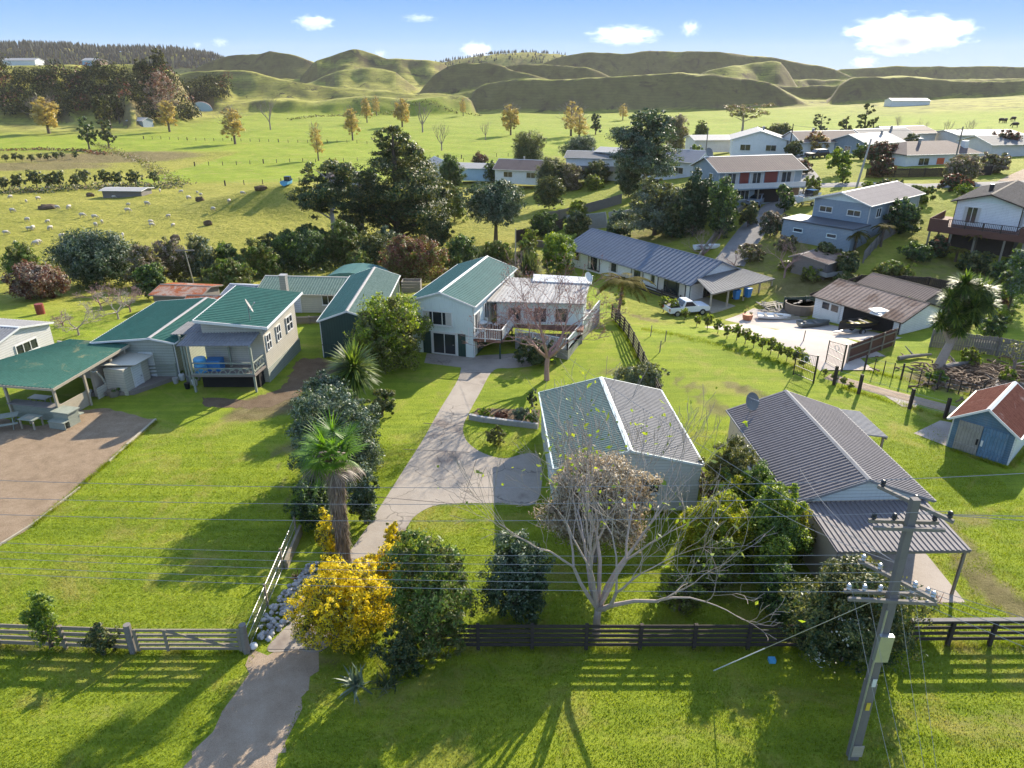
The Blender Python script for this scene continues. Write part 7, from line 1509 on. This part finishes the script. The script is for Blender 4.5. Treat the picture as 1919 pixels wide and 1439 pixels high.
def picnic(label, p, rz, mat='oldtimber', L=1.8, sc=1):
    o = thing('picnic_table', label, 'picnic table', p, R(rz), None, sc); m = MB()
    for i in range(5): m.b2(-L / 2, L / 2, -.36 + i * .15, -.23 + i * .15, .70, .74)
    m.build('tabletop', MAT[mat], o)
    for s in (-1, 1):
        m = MB()
        for i in range(2): m.b2(-L / 2, L / 2, s * .72 - .13 + i * .14, s * .72 - .01 + i * .14, .40, .44)
        m.build('bench_seat', MAT[mat], o)
        m = MB(); x = s * (L / 2 - .3); m.bar((x, -.7, 0), (x, -.2, .7), .05, .1); m.bar((x, .7, 0), (x, .2, .7), .05, .1); m.bar((x + .05, -.8, .37), (x + .05, .8, .37), .04, .1); m.build('leg_frame', MAT[mat], o)
    return o
picnic('grey timber picnic table in the shade beside the garden bar', U(8, 800), 25, 'greentimber'); picnic('small pale picnic table on the shaded lawn by the grey fence', UT(1842, 656), -15, 'paletimber', 1.4)
o = thing('bar_table', 'low timber table with a pale board on top in front of the bar counter', 'table', U(62, 800), R(-12)); m = MB()
for i in range(6): m.b2(-.55, .55, -.4 + i * .135, -.28 + i * .135, .62, .67)
m.build('tabletop', MAT['greentimber'], o); m = MB(); m.b2(-.25, .25, -.2, .15, .672, .69); m.build('board', MAT['paletimber'], o); m = MB()
for x in (-.45, .45):
    for y in (-.32, .32): m.bar((x, y, 0), (x, y, .62), .08, .08)
m.each('leg', MAT['paletimber'], o)
o = thing('bench_box', 'square timber bench box with tabletop standing on the bark yard', 'bench', U(126, 795), R(-14)); m = MB(); m.b2(-.55, .55, -.3, .5, 0, .9); m.build('box', MAT['greentimber'], o); m = MB(); m.b2(-.65, .65, -.35, .6, .9, .96); m.build('tabletop', MAT['greentimber'], o)
for s in (-1, 1): m = MB(); m.b2(-.6, .6, (-.75 if s < 0 else .52), (-.3 if s < 0 else .85), .45, .5); m.build('seat', MAT['greentimber'], o)
m = MB(); m.b2(-.6, .6, -.7, -.66, 0, .45); m.build('front_board', MAT['greentimber'], o)
def pot(name, label, p, r, h, mat, plant=None, cat='pot', seed=1):
    o = thing(name, label, cat, p); m = MB(); m.path([(0, 0, 0), (0, 0, h * .5), (0, 0, h), (0, 0, h * 1.02), (0, 0, h * .8)], [r * .75, r * .92, r, r * .86, r * .8], 12); m.build('body', MAT[mat], o)
    if plant: crown_mesh('foliage', seed, [(0, 0, h * 1.25, r * 1.2, r * 1.2, r)], 140, .12, .06, plant, o)
    return o
pot('bucket', 'white bucket on the ground beside the garden bar', U(168, 742), .22, .4, 'trim', None, 'bucket'); pot('planter', 'timber barrel planter at the corner of the low deck', U(214, 742), .38, .45, 'timber', 'l_mid', 'planter', 3); pot('planter', 'pale planter with shrub on the low deck', U(243, 718, .28), .3, .35, 'block', 'l_dark', 'planter', 4); pot('pot', 'orange terracotta pot beside the veranda steps', UT(1400, 600), .5, .6, 'terracotta', 'l_olive', 'pot', 5)
for i, (x, y, mt) in enumerate(((330, 718, 'paleroof'), (342, 712, 'trim'), (355, 715, 'boatgrey'), (366, 722, 'trim'), (352, 728, 'black'), (372, 712, 'paleroof'))): pot('plant_pot', ('pale pot at the left end of the pots under the porch', 'white pot behind the pale one under the porch', 'grey pot in the middle of the pots under the porch', 'white pot nearest the porch post', 'black pot in front of the pots under the porch', 'pale pot at the back of the pots under the porch')[i], U(x, y), .2, .42, mt, 'l_mid' if i % 2 else None, 'pot', 10 + i)
o = thing('water_tank', 'blue plastic tank on the porch of the rambling cottage', 'tank', (-21.0, 44.3, 1.3)); m = MB(); m.path([(0, 0, 0), (0, 0, .9), (0, 0, 1.0), (0, 0, 1.02)], [.42, .42, .36, .15], 14); m.build('body', MAT['bluelt'], o); m = MB()
for z in (.2, .45, .7): m.path([(.44 * math.cos(a * .4488), .44 * math.sin(a * .4488), z) for a in range(15)], .02, 4)
m.build('band', MAT['blue'], o)
m = MB(); m.prism([(-.5, -.4), (.5, -.4), (.5, .4), (-.5, .4)], 0, .75); q = m.build('storage_box', MAT['blue']); q.location = (-20.2, 44.7, 1.3); tag(q, 'blue storage box beside the tank on the porch', 'box')
def wheelie(label, p, rz, mat):
    o = thing('wheelie_bin', label, 'bin', p, R(rz)); m = MB(); a, b = .22, .29; m.add([(-a, -a, .08), (a, -a, .08), (a, a, .08), (-a, a, .08), (-b, -b, .95), (b, -b, .95), (b, b, .95), (-b, b, .95)], [(3, 2, 1, 0), (0, 1, 5, 4), (1, 2, 6, 5), (2, 3, 7, 6), (3, 0, 4, 7), (4, 5, 6, 7)]); m.build('body', MAT[mat], o); m = MB(); m.b2(-.31, .31, -.32, .31, .955, 1.01); m.build('lid', MAT[mat], o); m = MB()
    for s in (-1, 1): m.tube((s * .2, .26, .1), (s * .27, .26, .1), .1, .1, 10)
    m.each('wheel', MAT['tyre'], o)
wheelie('blue wheelie bin on the timber veranda', P(23.8, 69.2, .35), 30, 'blue'); wheelie('dark blue wheelie bin by the veranda door', P(22.6, 69.0, .35), 20, 'blue')
o = thing('deck_table', 'small round white table on the red brown deck', 'table', (-2.35, 51.9, 1.5)); m = MB(); m.path([(0, 0, .70), (0, 0, .74)], .45, 16); m.build('tabletop', MAT['trim'], o); m = MB(); m.path([(0, 0, 0), (0, 0, .1), (0, 0, .7)], [.25, .05, .05], 8); m.build('pedestal', MAT['trim'], o)
for i, (x, y) in enumerate(((-2.85, 51.3), (-1.8, 52.5), (-1.2, 52.2))):
    o = thing('deck_chair', ('white chair nearest the house wall on the deck', 'white chair behind the round deck table', 'white chair near the annex door on the deck')[i], 'chair', (x, y, 1.5), i * 2.1); m = MB(); m.b2(-.22, .22, -.22, .22, .42, .46); m.build('seat', MAT['trim'], o); m = MB(); m.b2(-.22, .22, .2, .24, .46, .9); m.build('backrest', MAT['trim'], o); m = MB()
    for a in (-.19, .19):
        for b in (-.19, .19): m.bar((a, b, 0), (a, b, .42), .035, .035)
    m.each('leg', MAT['trim'], o)
o = thing('oil_drum', 'red brown oil drum on the lawn behind the weatherboard shed', 'drum', UT(77, 588)); m = MB(); m.path([(0, 0, 0), (0, 0, .3), (0, 0, .33), (0, 0, .6), (0, 0, .63), (0, 0, .95)], [.36, .36, .38, .36, .38, .36], 14); m.build('body', MAT['redpanel'], o)
m = MB(); m.b2(-.12, .12, -.1, .1, 0, .16); q = m.build('rag', MAT['bluelt']); q.location = U(1446, 1240); tag(q, 'small blue scrap lying on the front lawn', 'litter')
def compost(label, p, mat, sx, sy, h):
    o = thing('garden_box', label, 'box', p); m = MB()
    for z in range(4):
        for s in (-1, 1): m.b2(-sx, sx, s * sy - .03, s * sy + .03, z * h / 4 + .02, (z + 1) * h / 4 - .02); m.b2(s * sx - .03, s * sx + .03, -sy, sy, z * h / 4 + .02, (z + 1) * h / 4 - .02)
    m.build('slats', MAT[mat], o); return o
compost('grey timber box by the post between shed and two storey house', U(772, 545), 'oldtimber', .9, .6, 1.1)
# ---- vehicles and boats
def wheel(par, x, y, r, w):
    m = MB(); m.tube((x, y - w / 2, r), (x, y + w / 2, r), r, r, 14); t = m.build('wheel', MAT['tyre'], par); m = MB(); m.tube((x, y - w / 2 - .01, r), (x, y + w / 2 + .01, r), r * .58, r * .58, 10); m.build('rim', MAT['alu'], t)
def car(name, label, p, rz, body, ute=False, sc=1.0):
    o = thing(name, label, 'ute' if ute else 'car', p, R(rz), None, sc); L = 4.5; w = .86
    prof = [(-2.2, .45), (-2.25, .8), (-2.1, .95), (-1.0, 1.02), (-.35, 1.0), (2.1, 1.0), (2.2, .9), (2.2, .45)]; m = MB(); n = len(prof)
    m.add([(x, -w, z) for x, z in prof] + [(x, w, z) for x, z in prof], [tuple(range(n)), tuple(range(2 * n - 1, n - 1, -1))] + [(i, n + i, n + (i + 1) % n, (i + 1) % n) for i in range(n)]); B = m.build('body', MAT[body], o)
    e = .75 if ute else 2.0; cab = [(-.95, 1.0), (-.25, 1.55), (e - .25, 1.58), (e + .1, 1.0)]; k = len(cab); m = MB(); i_ = .12
    m.add([(x, -(w - (i_ if z > 1.2 else .02)), z) for x, z in cab] + [(x, (w - (i_ if z > 1.2 else .02)), z) for x, z in cab], [tuple(range(k)), tuple(range(2 * k - 1, k - 1, -1))] + [(i, k + i, k + (i + 1) % k, (i + 1) % k) for i in range(k)]); m.build('cabin', MAT[body], o)
    for s in (-1, 1): m = MB(); m.add([(-.62, s * (w + .0), 1.06), (-.2, s * (w - .09), 1.48), (e - .3, s * (w - .09), 1.5), (e - .1, s * (w + .0), 1.06)], [(0, 1, 2, 3)]); m.build('side_window', MAT['glass'], o)
    m = MB(); m.add([(-.95, -.72, 1.04), (-.95, .72, 1.04), (-.30, .66, 1.53), (-.30, -.66, 1.53)], [(0, 1, 2, 3)]); q = m.build('windscreen', MAT['glass'], o); q.location = (-.025, 0, .02); m = MB(); m.add([(e + .09, -.7, 1.05), (e + .09, .7, 1.05), (e - .2, .66, 1.52), (e - .2, -.66, 1.52)], [(3, 2, 1, 0)]); q = m.build('rear_window', MAT['glass'], o); q.location = (.025, 0, .02)
    if ute: m = MB(); m.b2(1.0, 2.1, -.75, .75, 1.002, 1.02); m.build('tray', MAT['black'], o)
    for x in (-1.4, 1.4):
        for y in (-.8, .8): wheel(o, x, y, .34, .2)
    for s in (-1, 1):
        m = MB(); m.b2(-2.27, -2.2, s * .62 - .16, s * .62 + .16, .7, .86); m.build('headlight', MAT['glass'], o); m = MB(); m.b2(2.19, 2.23, s * .72 - .09, s * .72 + .09, .65, .95); m.build('tail_light', MAT['red'], o)
    return o
p = UT(1285, 588); car('parked_ute', 'white ute parked beside the long white house veranda', p, 195, 'gloss', True, .95); p = UT(1416, 385); car('parked_car', 'blue grey hatchback in the bay under the brown roofed house', p, 60, 'carblue', False, 1.0)
p = UT(1530, 296); car('parked_car', 'dark car parked on the upper street by the white house', p, 20, 'black', False, 1.0)
def boat(name, label, p, rz, hull, L=4.0, W=1.5, h=.6, trailer=False, cabin=False, tilt=0.0, inner='boatgrey'):
    o = thing(name, label, 'boat', p, R(rz)); o.rotation_euler[0] = tilt; z0 = .45 if trailer else .03; m = MB(); n = 9; vs = []
    for i in range(n):
        t = i / (n - 1); x = -L / 2 + L * t; w = W / 2 * (1 - max(0, (t - .45) / .55) ** 2.2) * (1 if t < .99 else .02); k = h * (1 + .25 * t * t)
        for y, z in ((-w, k), (-w * .8, k * .35), (0, .0 + .25 * h * max(0, t - .7)), (w * .8, k * .35), (w, k)): vs.append((x, y, z0 + z))
    fs = [(i * 5 + j, i * 5 + j + 1, (i + 1) * 5 + j + 1, (i + 1) * 5 + j) for i in range(n - 1) for j in range(4)] + [(4, 3, 2, 1, 0)]; m.add(vs, fs); m.build('hull', MAT[hull], o)
    m = MB(); vs = []
    for i in range(n): a, b = m.v, 0; t = i / (n - 1); x = -L / 2 + L * t; w = W / 2 * (1 - max(0, (t - .45) / .55) ** 2.2) * .9; vs += [(x * .96, -w, z0 + h * .6), (x * .96, w, z0 + h * .6)]
    m.add(vs, [(2 * i, 2 * i + 2, 2 * i + 3, 2 * i + 1) for i in range(n - 1)]); m.build('deck', MAT[inner], o)
    m = MB()
    for t in (.25, .55): m.b2(-L / 2 + L * t - .12, -L / 2 + L * t + .12, -W * .44, W * .44, z0 + h * .8, z0 + h * .86)
    m.build('thwart', MAT['oldtimber'], o)
    if cabin: m = MB(); m.prism([(-.3, -W * .36), (L * .2, -W * .3), (L * .2, W * .3), (-.3, W * .36)], z0 + h * .9, z0 + h * 1.9); m.build('cabin', MAT['glass'], o)
    if trailer:
        m = MB(); m.bar((-L * .4, -.4, .32), (L * .35, -.4, .32), .08, .1); m.bar((-L * .4, .4, .32), (L * .35, .4, .32), .08, .1); m.bar((L * .3, 0, .32), (L * .62, 0, .35), .08, .1); m.bar((L * .34, -.45, .32), (L * .34, .45, .32), .08, .1); m.build('trailer_frame', MAT['alu'], o)
        for y in (-W * .42, W * .42): wheel(o, -.3, y, .28, .16)
    return o
boat('dinghy', 'grey aluminium dinghy on the concrete beside the white garage door', UT(1525, 612), 8, 'boatgrey', 2.9, 1.2, .45); boat('white_boat', 'small white boat lying on the yard beside stacked timber', UT(1450, 598), -10, 'gel', 3.0, 1.2, .4, inner='trim'); boat('runabout', 'boat on a trailer inside the open garage bay', UT(1600, 624), 200, 'black', 3.6, 1.4, .6, True, inner='yellow'); boat('parked_boat', 'white runabout parked beside the brown roofed house', UT(1515, 384), 30, 'gel', 4.5, 1.8, .8, True, True, inner='trim'); boat('dinghy', 'white dinghy among bare shrubs beside the house drive', UT(1325, 468), 10, 'gel', 3.2, 1.3, .5, inner='paleroof'); boat('field_boat', 'small blue and white boat at the edge of the bright field', UT(540, 347), 80, 'bluelt', 3.2, 1.5, .8, False, True, inner='trim')
o = thing('round_tub', 'old round timber tub heaped with junk beside the green fence', 'tub', UT(1498, 585), 0); m = MB(); pts = 18; m.path([(0, 0, 0), (0, 0, .5), (0, 0, 1.0), (0, 0, 1.0), (0, 0, .8)], [1.3, 1.42, 1.45, 1.3, 1.25], pts); m.build('staves', MAT['tarp'], o); m = MB(); rr = random.Random(8)
for i in range(9): a = rr.uniform(0, 6.28); q = rr.uniform(.1, .9); m.box((q * math.cos(a), q * math.sin(a), .9), (rr.uniform(.2, .7), rr.uniform(.1, .4), rr.uniform(.1, .5)), a)
m.build('junk', MAT['oldtimber'], o)
for i in range(7):
    m = MB(); rr = random.Random(20 + i)
    for k in range(4): m.box((rr.uniform(-.3, .3), -.45 + k * .3, .06 + .03 * (k % 2)), (rr.uniform(1.6, 2.6), .14, .06), rr.uniform(-.1, .1))
    q = m.build('timber_stack', MAT['paletimber' if i % 2 else 'oldtimber']); x, y = ((1445, 585), (1465, 590), (1435, 575), (1480, 597), (1462, 578), (1450, 572), (1474, 586))[i]; q.location = UT(x, y) + Vector((0, 0, .1)); q.rotation_euler = (0, 0, rr.uniform(0, 3)); tag(q, 'loose stack of boards and pallets on the concrete yard', 'timber stack', 'board stacks on the concrete yard')
o = thing('trailer', 'grey box trailer parked below the open store', 'trailer', UT(1553, 522), R(25)); m = MB(); m.b2(-1.3, 1.3, -.8, .8, .45, .5); m.b2(-1.3, 1.3, -.8, -.76, .5, .9); m.b2(-1.3, 1.3, .76, .8, .5, .9); m.b2(-1.3, -1.26, -.76, .76, .5, .9); m.build('tray', MAT['alu'], o); m = MB(); m.bar((1.3, 0, .45), (2.4, 0, .45), .08, .08); m.build('drawbar', MAT['iron'], o)
for y in (-.9, .9): wheel(o, 0, y, .3, .18)
m = MB(); m.box((0, 0, .25), (1.8, .9, .06), .3); m.box((.1, 0, .33), (1.5, .8, .06), .1); m.box((-.1, .1, .41), (1.2, .8, .07), -.2); q = m.build('sheet_stack', MAT['trim']); q.location = (30.9, 57.2, 1.05); q.rotation_euler = (.1, 0, .5); tag(q, 'white and blue sheets lying on the corner of the garage roof', 'sheets')
# driftwood rubble garden: broken branches nobody could count, with a few big logs
rs = np.random.RandomState(3); VV, QQ, k = [], [], 0; m = MB(); rr = random.Random(3)
for i in range(620):
    x = rr.gauss(34.3, 2.6); y = rr.gauss(45.6, 1.5); L = rr.uniform(.2, 1.3); a = rr.uniform(0, 6.28); z = rr.uniform(.03, .32); m.path([(x, y, z), (x + L * .5 * math.cos(a), y + L * .5 * math.sin(a), z + rr.uniform(-.05, .12)), (x + L * math.cos(a + .3), y + L * math.sin(a + .3), z + rr.uniform(-.1, .1))], [rr.uniform(.03, .1), .06, .02], 5)
MAT['debris'] = M_wood('brown dead branches', (.185, .125, .08)); tag(m.build('branch_debris', [MAT['debris']]), kind='stuff'); patch('planted_bed', [(30.5, 46.8), (32, 43.8), (34.5, 42.2), (38, 43.5), (39, 46.5), (36.5, 48.8), (33, 48.6)], MAT['soil'], .012, 0, .3, 8)
for i, (x, y, a, L, r) in enumerate(((31.5, 47.7, .3, 2.2, .2), (35.5, 43.6, 2.0, 2.6, .16), (33.0, 44.2, .9, 2.2, .15), (36.8, 46.8, -.5, 2.0, .18), (29.0, 49.5, .2, 2.8, .17))):
    m = MB(); m.path([(0, 0, r), (L * .3 * math.cos(a), L * .3 * math.sin(a), r * 1.5), (L * .7 * math.cos(a + .1), L * .7 * math.sin(a + .1), r * 1.1), (L * math.cos(a), L * math.sin(a), r * 1.6)], [r, r * .9, r * .8, r * .55], 8); m.path([(L * .5 * math.cos(a), L * .5 * math.sin(a), r), (L * .6 * math.cos(a + .7), L * .6 * math.sin(a + .7), r * 4)], [r * .5, r * .15], 6); q = m.build('log', MAT['oldtimber']); q.location = (x, y, 0); tag(q, ('thick log at the fence end of the rubble garden', 'long log nearest the blue shed', 'log in the middle of the rubble garden', 'log below the small crooked tree', 'forked log against the brown board fence')[i], 'log')
# ================================================================== ANIMALS
def animal(label, p, rz, col, face, L=1.05, graze=True, sc=1.0, name='sheep'):
    m = MB(); h = .62 * L; m.path([(-.56 * L, 0, h), (-.48 * L, 0, h + .02), (-.25 * L, 0, h + .03), (.05 * L, 0, h), (.32 * L, 0, h + .02), (.46 * L, 0, h + .05)], [.05 * L, .20 * L, .27 * L, .28 * L, .25 * L, .13 * L], 10, 0)
    hz = h - .38 * L if graze else h + .22 * L; m.path([(.38 * L, 0, h + .06 * L), (.55 * L, 0, (h + hz) / 2 + .08 * L), (.64 * L, 0, hz + .05), (.76 * L, 0, hz - .04)], [.13 * L, .10 * L, .085 * L, .045 * L], 8, 1)
    for s in (-1, 1):
        m.path([(.30 * L, s * .12 * L, h - .1 * L), (.31 * L, s * .12 * L, h * .4), (.31 * L, s * .12 * L, 0)], [.075 * L, .04 * L, .035 * L], 6, 1); m.path([(-.36 * L, s * .12 * L, h - .05 * L), (-.31 * L, s * .12 * L, h * .5), (-.38 * L, s * .12 * L, h * .3), (-.37 * L, s * .12 * L, 0)], [.10 * L, .06 * L, .04 * L, .035 * L], 6, 1); m.path([(.6 * L, s * .05 * L, hz + .1), (.58 * L, s * .16 * L, hz + .1)], [.035 * L, .01], 5, 1)
    m.path([(-.54 * L, 0, h + .05 * L), (-.6 * L, 0, h - .12 * L)], [.04 * L, .02 * L], 5, 0)
    return m, [MAT[col], MAT[face]]
MAT['wool'] = M_plain('wool', (.50, .45, .38), .95); MAT['face'] = M_plain('sheep face', (.38, .34, .29), .9); MAT['hide'] = M_plain('black hide', (.02, .018, .016), .7)
am, mm = animal('', None, 0, 'wool', 'face'); s0 = am.build('sheep', mm, smooth=True); used = False; rr = random.Random(12)
sp = [(52, 415), (90, 418), (55, 432), (63, 431), (95, 431), (68, 460), (73, 457), (118, 447), (155, 407), (178, 410), (192, 419), (231, 443), (240, 398), (241, 386), (276, 385), (285, 425), (283, 419), (316, 408), (325, 425), (354, 374), (377, 368), (340, 362), (370, 363), (130, 392), (108, 392), (50, 380), (20, 372), (214, 372), (262, 366), (300, 360), (24, 398), (400, 395), (430, 380), (180, 425), (12, 440), (72, 375), (455, 365), (30, 460)]
for i, (x, y) in enumerate(sp):
    if not used: o = s0; used = True
    else: o = s0.copy(); COL.objects.link(o)
    o.location = UT(x, y); o.rotation_euler = (0, 0, rr.uniform(0, 6.3)); o.scale = (rr.uniform(.62, .9),) * 3; tag(o, 'pale sheep grazing on the rough paddock beyond the hedgerow', 'sheep', 'sheep on the rough paddock')
am, mm = animal('', None, 0, 'hide', 'hide', 2.0); c0_ = am.build('cow', mm, smooth=True)
for i, (x, y) in enumerate(((1876, 230), (1884, 230), (1898, 227), (1901, 239))):
    o = c0_ if i == 0 else c0_.copy()
    if i: COL.objects.link(o)
    o.location = UT(x, y); o.rotation_euler = (0, 0, i * .9); tag(o, 'black cow standing on the green rise under the right hills', 'cow', 'black cows on the green rise')
for i, (x, y, w) in enumerate(((90, 391, 1.9), (375, 377, .9), (330, 450, .8), (390, 422, .7), (1890 - 1720, 368, .9), (488, 356, 1.2))):
    q = MB(); q.ball((0, 0, .3), (w, w * .6, .55), 10, 6, 0, .2, i); o = q.build('dark_mound', MAT['soil']); o.location = UT(x, y); tag(o, ('long dark earth mound on the sheep paddock', 'dark clump beside two sheep', 'small dark clump at the near side of the paddock', 'dark clump on the slope of the paddock', 'dark clump beside the field shelter', 'dark water trough shaped mound by the bright field')[i], 'mound')
# ================================================================== CLOUDS, GRASS
def cloud_mat(name, dens, sc, thr=.42):
    t = NT(name); tc = t.n('ShaderNodeTexCoord').outputs['Object']
    ln = t.n('ShaderNodeVectorMath', operation='LENGTH'); t.l(tc, ln.inputs[0])
    f = t.noise(t.mapv(tc, (1, 1, .8)), sc, 6, .62)
    e = t.math('SUBTRACT', 1.0, t.math('POWER', ln.outputs['Value'], 1.4))
    d = t.math('SUBTRACT', t.math('ADD', t.math('MULTIPLY', f, 1.35), t.math('MULTIPLY', e, .5)), thr + .40)
    v = t.n('ShaderNodeVolumePrincipled'); v.inputs['Color'].default_value = (1, 1, 1, 1); v.inputs['Anisotropy'].default_value = .3
    t.l(t.math('MULTIPLY', t.math('MAXIMUM', d, 0.0), dens), v.inputs['Density'])
    v.inputs['Emission Strength'].default_value = 0.0
    t.l(v.outputs[0], t.out.inputs['Volume']); return t.m
MAT['cloud'] = cloud_mat('cloud', .035, 2.6); MAT['wisp'] = cloud_mat('thin cloud', .010, 3.2)
def cloud(label, x0, x1, y0, y1, mat, seed, Y=5200):
    c = UY((x0 + x1) / 2, (y0 + y1) / 2, Y); w = (UY(x1, y0, Y) - UY(x0, y0, Y)).length / 2; h = (UY(x0, y0, Y).z - UY(x0, y1, Y).z) / 2
    m = MB(); m.ball((0, 0, 0), 1.0, 20, 12); o = m.build('cloud', MAT[mat]); o.location = c; o.scale = (w * 1.15, w * .7, h * 1.3); o.rotation_euler = (0, 0, seed * .2)
    return tag(o, label, 'cloud')
cloud('largest white cloud low over the right hills', 1580, 1835, 28, 98, 'cloud', 1)
cloud('small bright cloud above the left dune hill', 550, 628, 28, 56, 'cloud', 2, 5400); cloud('thin flat cloud high over the central hill', 750, 822, 26, 42, 'wisp', 3, 5600)
cloud('puffy cloud resting on the ridge of the central hills', 855, 930, 78, 112, 'cloud', 4, 5000); cloud('long ragged cloud over the right centre hills', 1070, 1270, 48, 84, 'wisp', 5, 5300); cloud('small cloud at the upper end of the ragged cloud', 1262, 1325, 38, 68, 'wisp', 6, 5500)
cloud('small faint cloud above the pine forest', 390, 435, 70, 88, 'wisp', 7); cloud('faint low cloud peeping over the right ridge', 1580, 1660, 104, 128, 'wisp', 8); cloud('faint cloud behind the central peak', 690, 735, 92, 112, 'wisp', 9); cloud('tiny faint cloud left of another above the pine forest', 355, 385, 78, 90, 'wisp', 10)
# ---- grass blades where the lawns are near
def grass(name, n, x0, x1, y0, y1, L, w, seed):
    rs = np.random.RandomState(seed); x = rs.uniform(x0, x1, n); y = y0 + (y1 - y0) * rs.random_sample(n) ** 1.2
    keep = np.ones(n, bool)
    xo, yo = x.copy(), y.copy(); x = x + rs.normal(0, .045, n); y = y + rs.normal(0, .045, n)
    def inside(px, py, poly):
        c = np.zeros(len(px), bool); j = len(poly) - 1
        for i in range(len(poly)):
            xi, yi = poly[i][:2]; xj, yj = poly[j][:2]; c ^= ((yi > py) != (yj > py)) & (px < (xj - xi) * (py - yi) / (yj - yi + 1e-12) + xi); j = i
        return c
    for poly in (dr, pu((545, 1218), (480, 1222), (455, 1262), (425, 1320), (390, 1375), (350, 1420), (320, 1470), (280, 1560), (490, 1600), (510, 1480), (535, 1380), (570, 1300), (606, 1235), (600, 1220)), pu((0, 785), (70, 800), (150, 770), (205, 765), (292, 788), (235, 838), (150, 915), (60, 985), (-60, 1060), (-260, 1060), (-260, 780)), [(1.7, 29.4), (9.3, 29.2), (9, 38.4), (1.5, 38.4)], [(12.3, 23), (18.8, 23), (18.6, 36.2), (12.0, 36.2)], pu((880, 783), (960, 795), (1010, 801), (1012, 768), (895, 765)), pu((480, 1215), (600, 1060), (570, 1000), (545, 1040))):
        keep &= ~inside(x, y, poly)
    x, y = xo, yo
    pt = .5 + .5 * wav(x, y, 1.3, 3) * .6 + .4 * wav(x, y, 5.0, 5); ez = np.zeros(n)
    for cx, cy, rx, ry, a_, rot in ZI:
        c_, s_ = math.cos(rot), math.sin(rot); dx, dy = x - cx, y - cy; ez = np.maximum(ez, a_ * (1 - smooth(.3, 1.0, np.sqrt(((dx * c_ + dy * s_) / rx) ** 2 + ((-dx * s_ + dy * c_) / ry) ** 2))))
    keep &= rs.random_sample(n) > ez * 1.3
    keep &= rs.random_sample(n) < np.clip(pt + .6, .4, 1) * (1 - smooth(y1 - 10, y1, y + 2 * wav(x, y, 6, 2)))
    x, y = x[keep], y[keep]; m = len(x); a = rs.uniform(0, 6.283, m); ln = L * rs.uniform(.5, 1.4, m); tl = rs.uniform(.2, 1.0, m)
    b = np.stack([x, y, np.zeros(m)], 1); d = np.stack([np.cos(a) * tl, np.sin(a) * tl, np.ones(m)], 1); d /= np.linalg.norm(d, axis=1, keepdims=True); s = np.stack([-np.sin(a), np.cos(a), 0 * a], 1) * (w * rs.uniform(.6, 1.4, m))[:, None]
    V = np.stack([b - s, b + s, b + d * ln[:, None]], 1).reshape(-1, 3); o = np_mesh(name, V, np.arange(3 * m).reshape(-1, 3), MAT['l_grass']); return tag(o, kind='stuff')
grass('grass', 420000, -24, 26, 14.5, 42, .065, .016, 1)

def tufts(lines, per_m, L, seed):
    """Long uncut grass along fences, walls and edges."""
    rs = np.random.RandomState(seed); B = []
    for a, b, w in lines:
        n = int(math.dist(a, b) * per_m); t = rs.random_sample(n)[:, None]; B.append(np.array(a)[None] * (1 - t) + np.array(b)[None] * t + rs.normal(0, w, (n, 2)))
    B = np.concatenate(B); m = len(B); B = B[rs.random_sample(m) < .35 + .65 * (wav(B[:, 0], B[:, 1], 1.7, 3) > -.1)]; m = len(B); a = rs.uniform(0, 6.283, m); ln = L * rs.uniform(.3, 1.25, m)
    b = np.stack([B[:, 0], B[:, 1], T(B[:, 0], B[:, 1])], 1); d = np.stack([np.cos(a) * .5, np.sin(a) * .5, np.ones(m)], 1); V, Q = blades(rs, b, d, ln, .022, .7, 2); o = np_mesh('long_grass', V, Q, MAT['l_grass']); return tag(o, kind='stuff')
tufts([((-3.3, 20.45), (10.9, 20.45), .12), ((14.9, 20.6), (24, 20.7), .12), ((-22, 20.75), (-14.2, 20.35), .16), ((-14.2, 20.3), (-10, 20.3), .06), ((9.75, 28.8), (9.3, 62), .12), ((1.75, 29.5), (9.1, 29.4), .07), ((9.2, 29.5), (8.8, 38), .08), ((12.7, 26.6), (12.2, 36), .08), ((18.5, 26.7), (18.3, 36), .08), ((-10.1, 20.6), (-7.6, 27.5), .1), ((22.3, 45), (28.6, 38.4), .2), ((25.6, 47.6), (34.5, 40.2), .2), ((25.2, 35.8), (27.2, 33.6), .1), ((27.3, 33.7), (30, 36), .1), ((-14.3, 50), (-10.2, 50), .08), ((-9, 27.5), (-10.5, 40), .5), ((-6, 19.9), (-3.3, 20.3), .3), (pu((295, 790))[0], pu((62, 987))[0], .08), ((20.6, 20.7), (24, 20.7), .1), ((11.1, 58), (22, 47), .35)], 330, .2, 3)
# ------------------------------------------------------------------ the air between here and the hills
t = NT('haze air'); v = t.n('ShaderNodeVolumePrincipled'); v.inputs['Color'].default_value = (.86, .80, .80, 1); v.inputs['Density'].default_value = .00006; v.inputs['Anisotropy'].default_value = .2
t.l(v.outputs[0], t.out.inputs['Volume']); m = MB(); m.b2(-4200, 4200, -60, 2750, -12, 95); tag(m.build('haze', t.m), kind='stuff')
zone_commit()
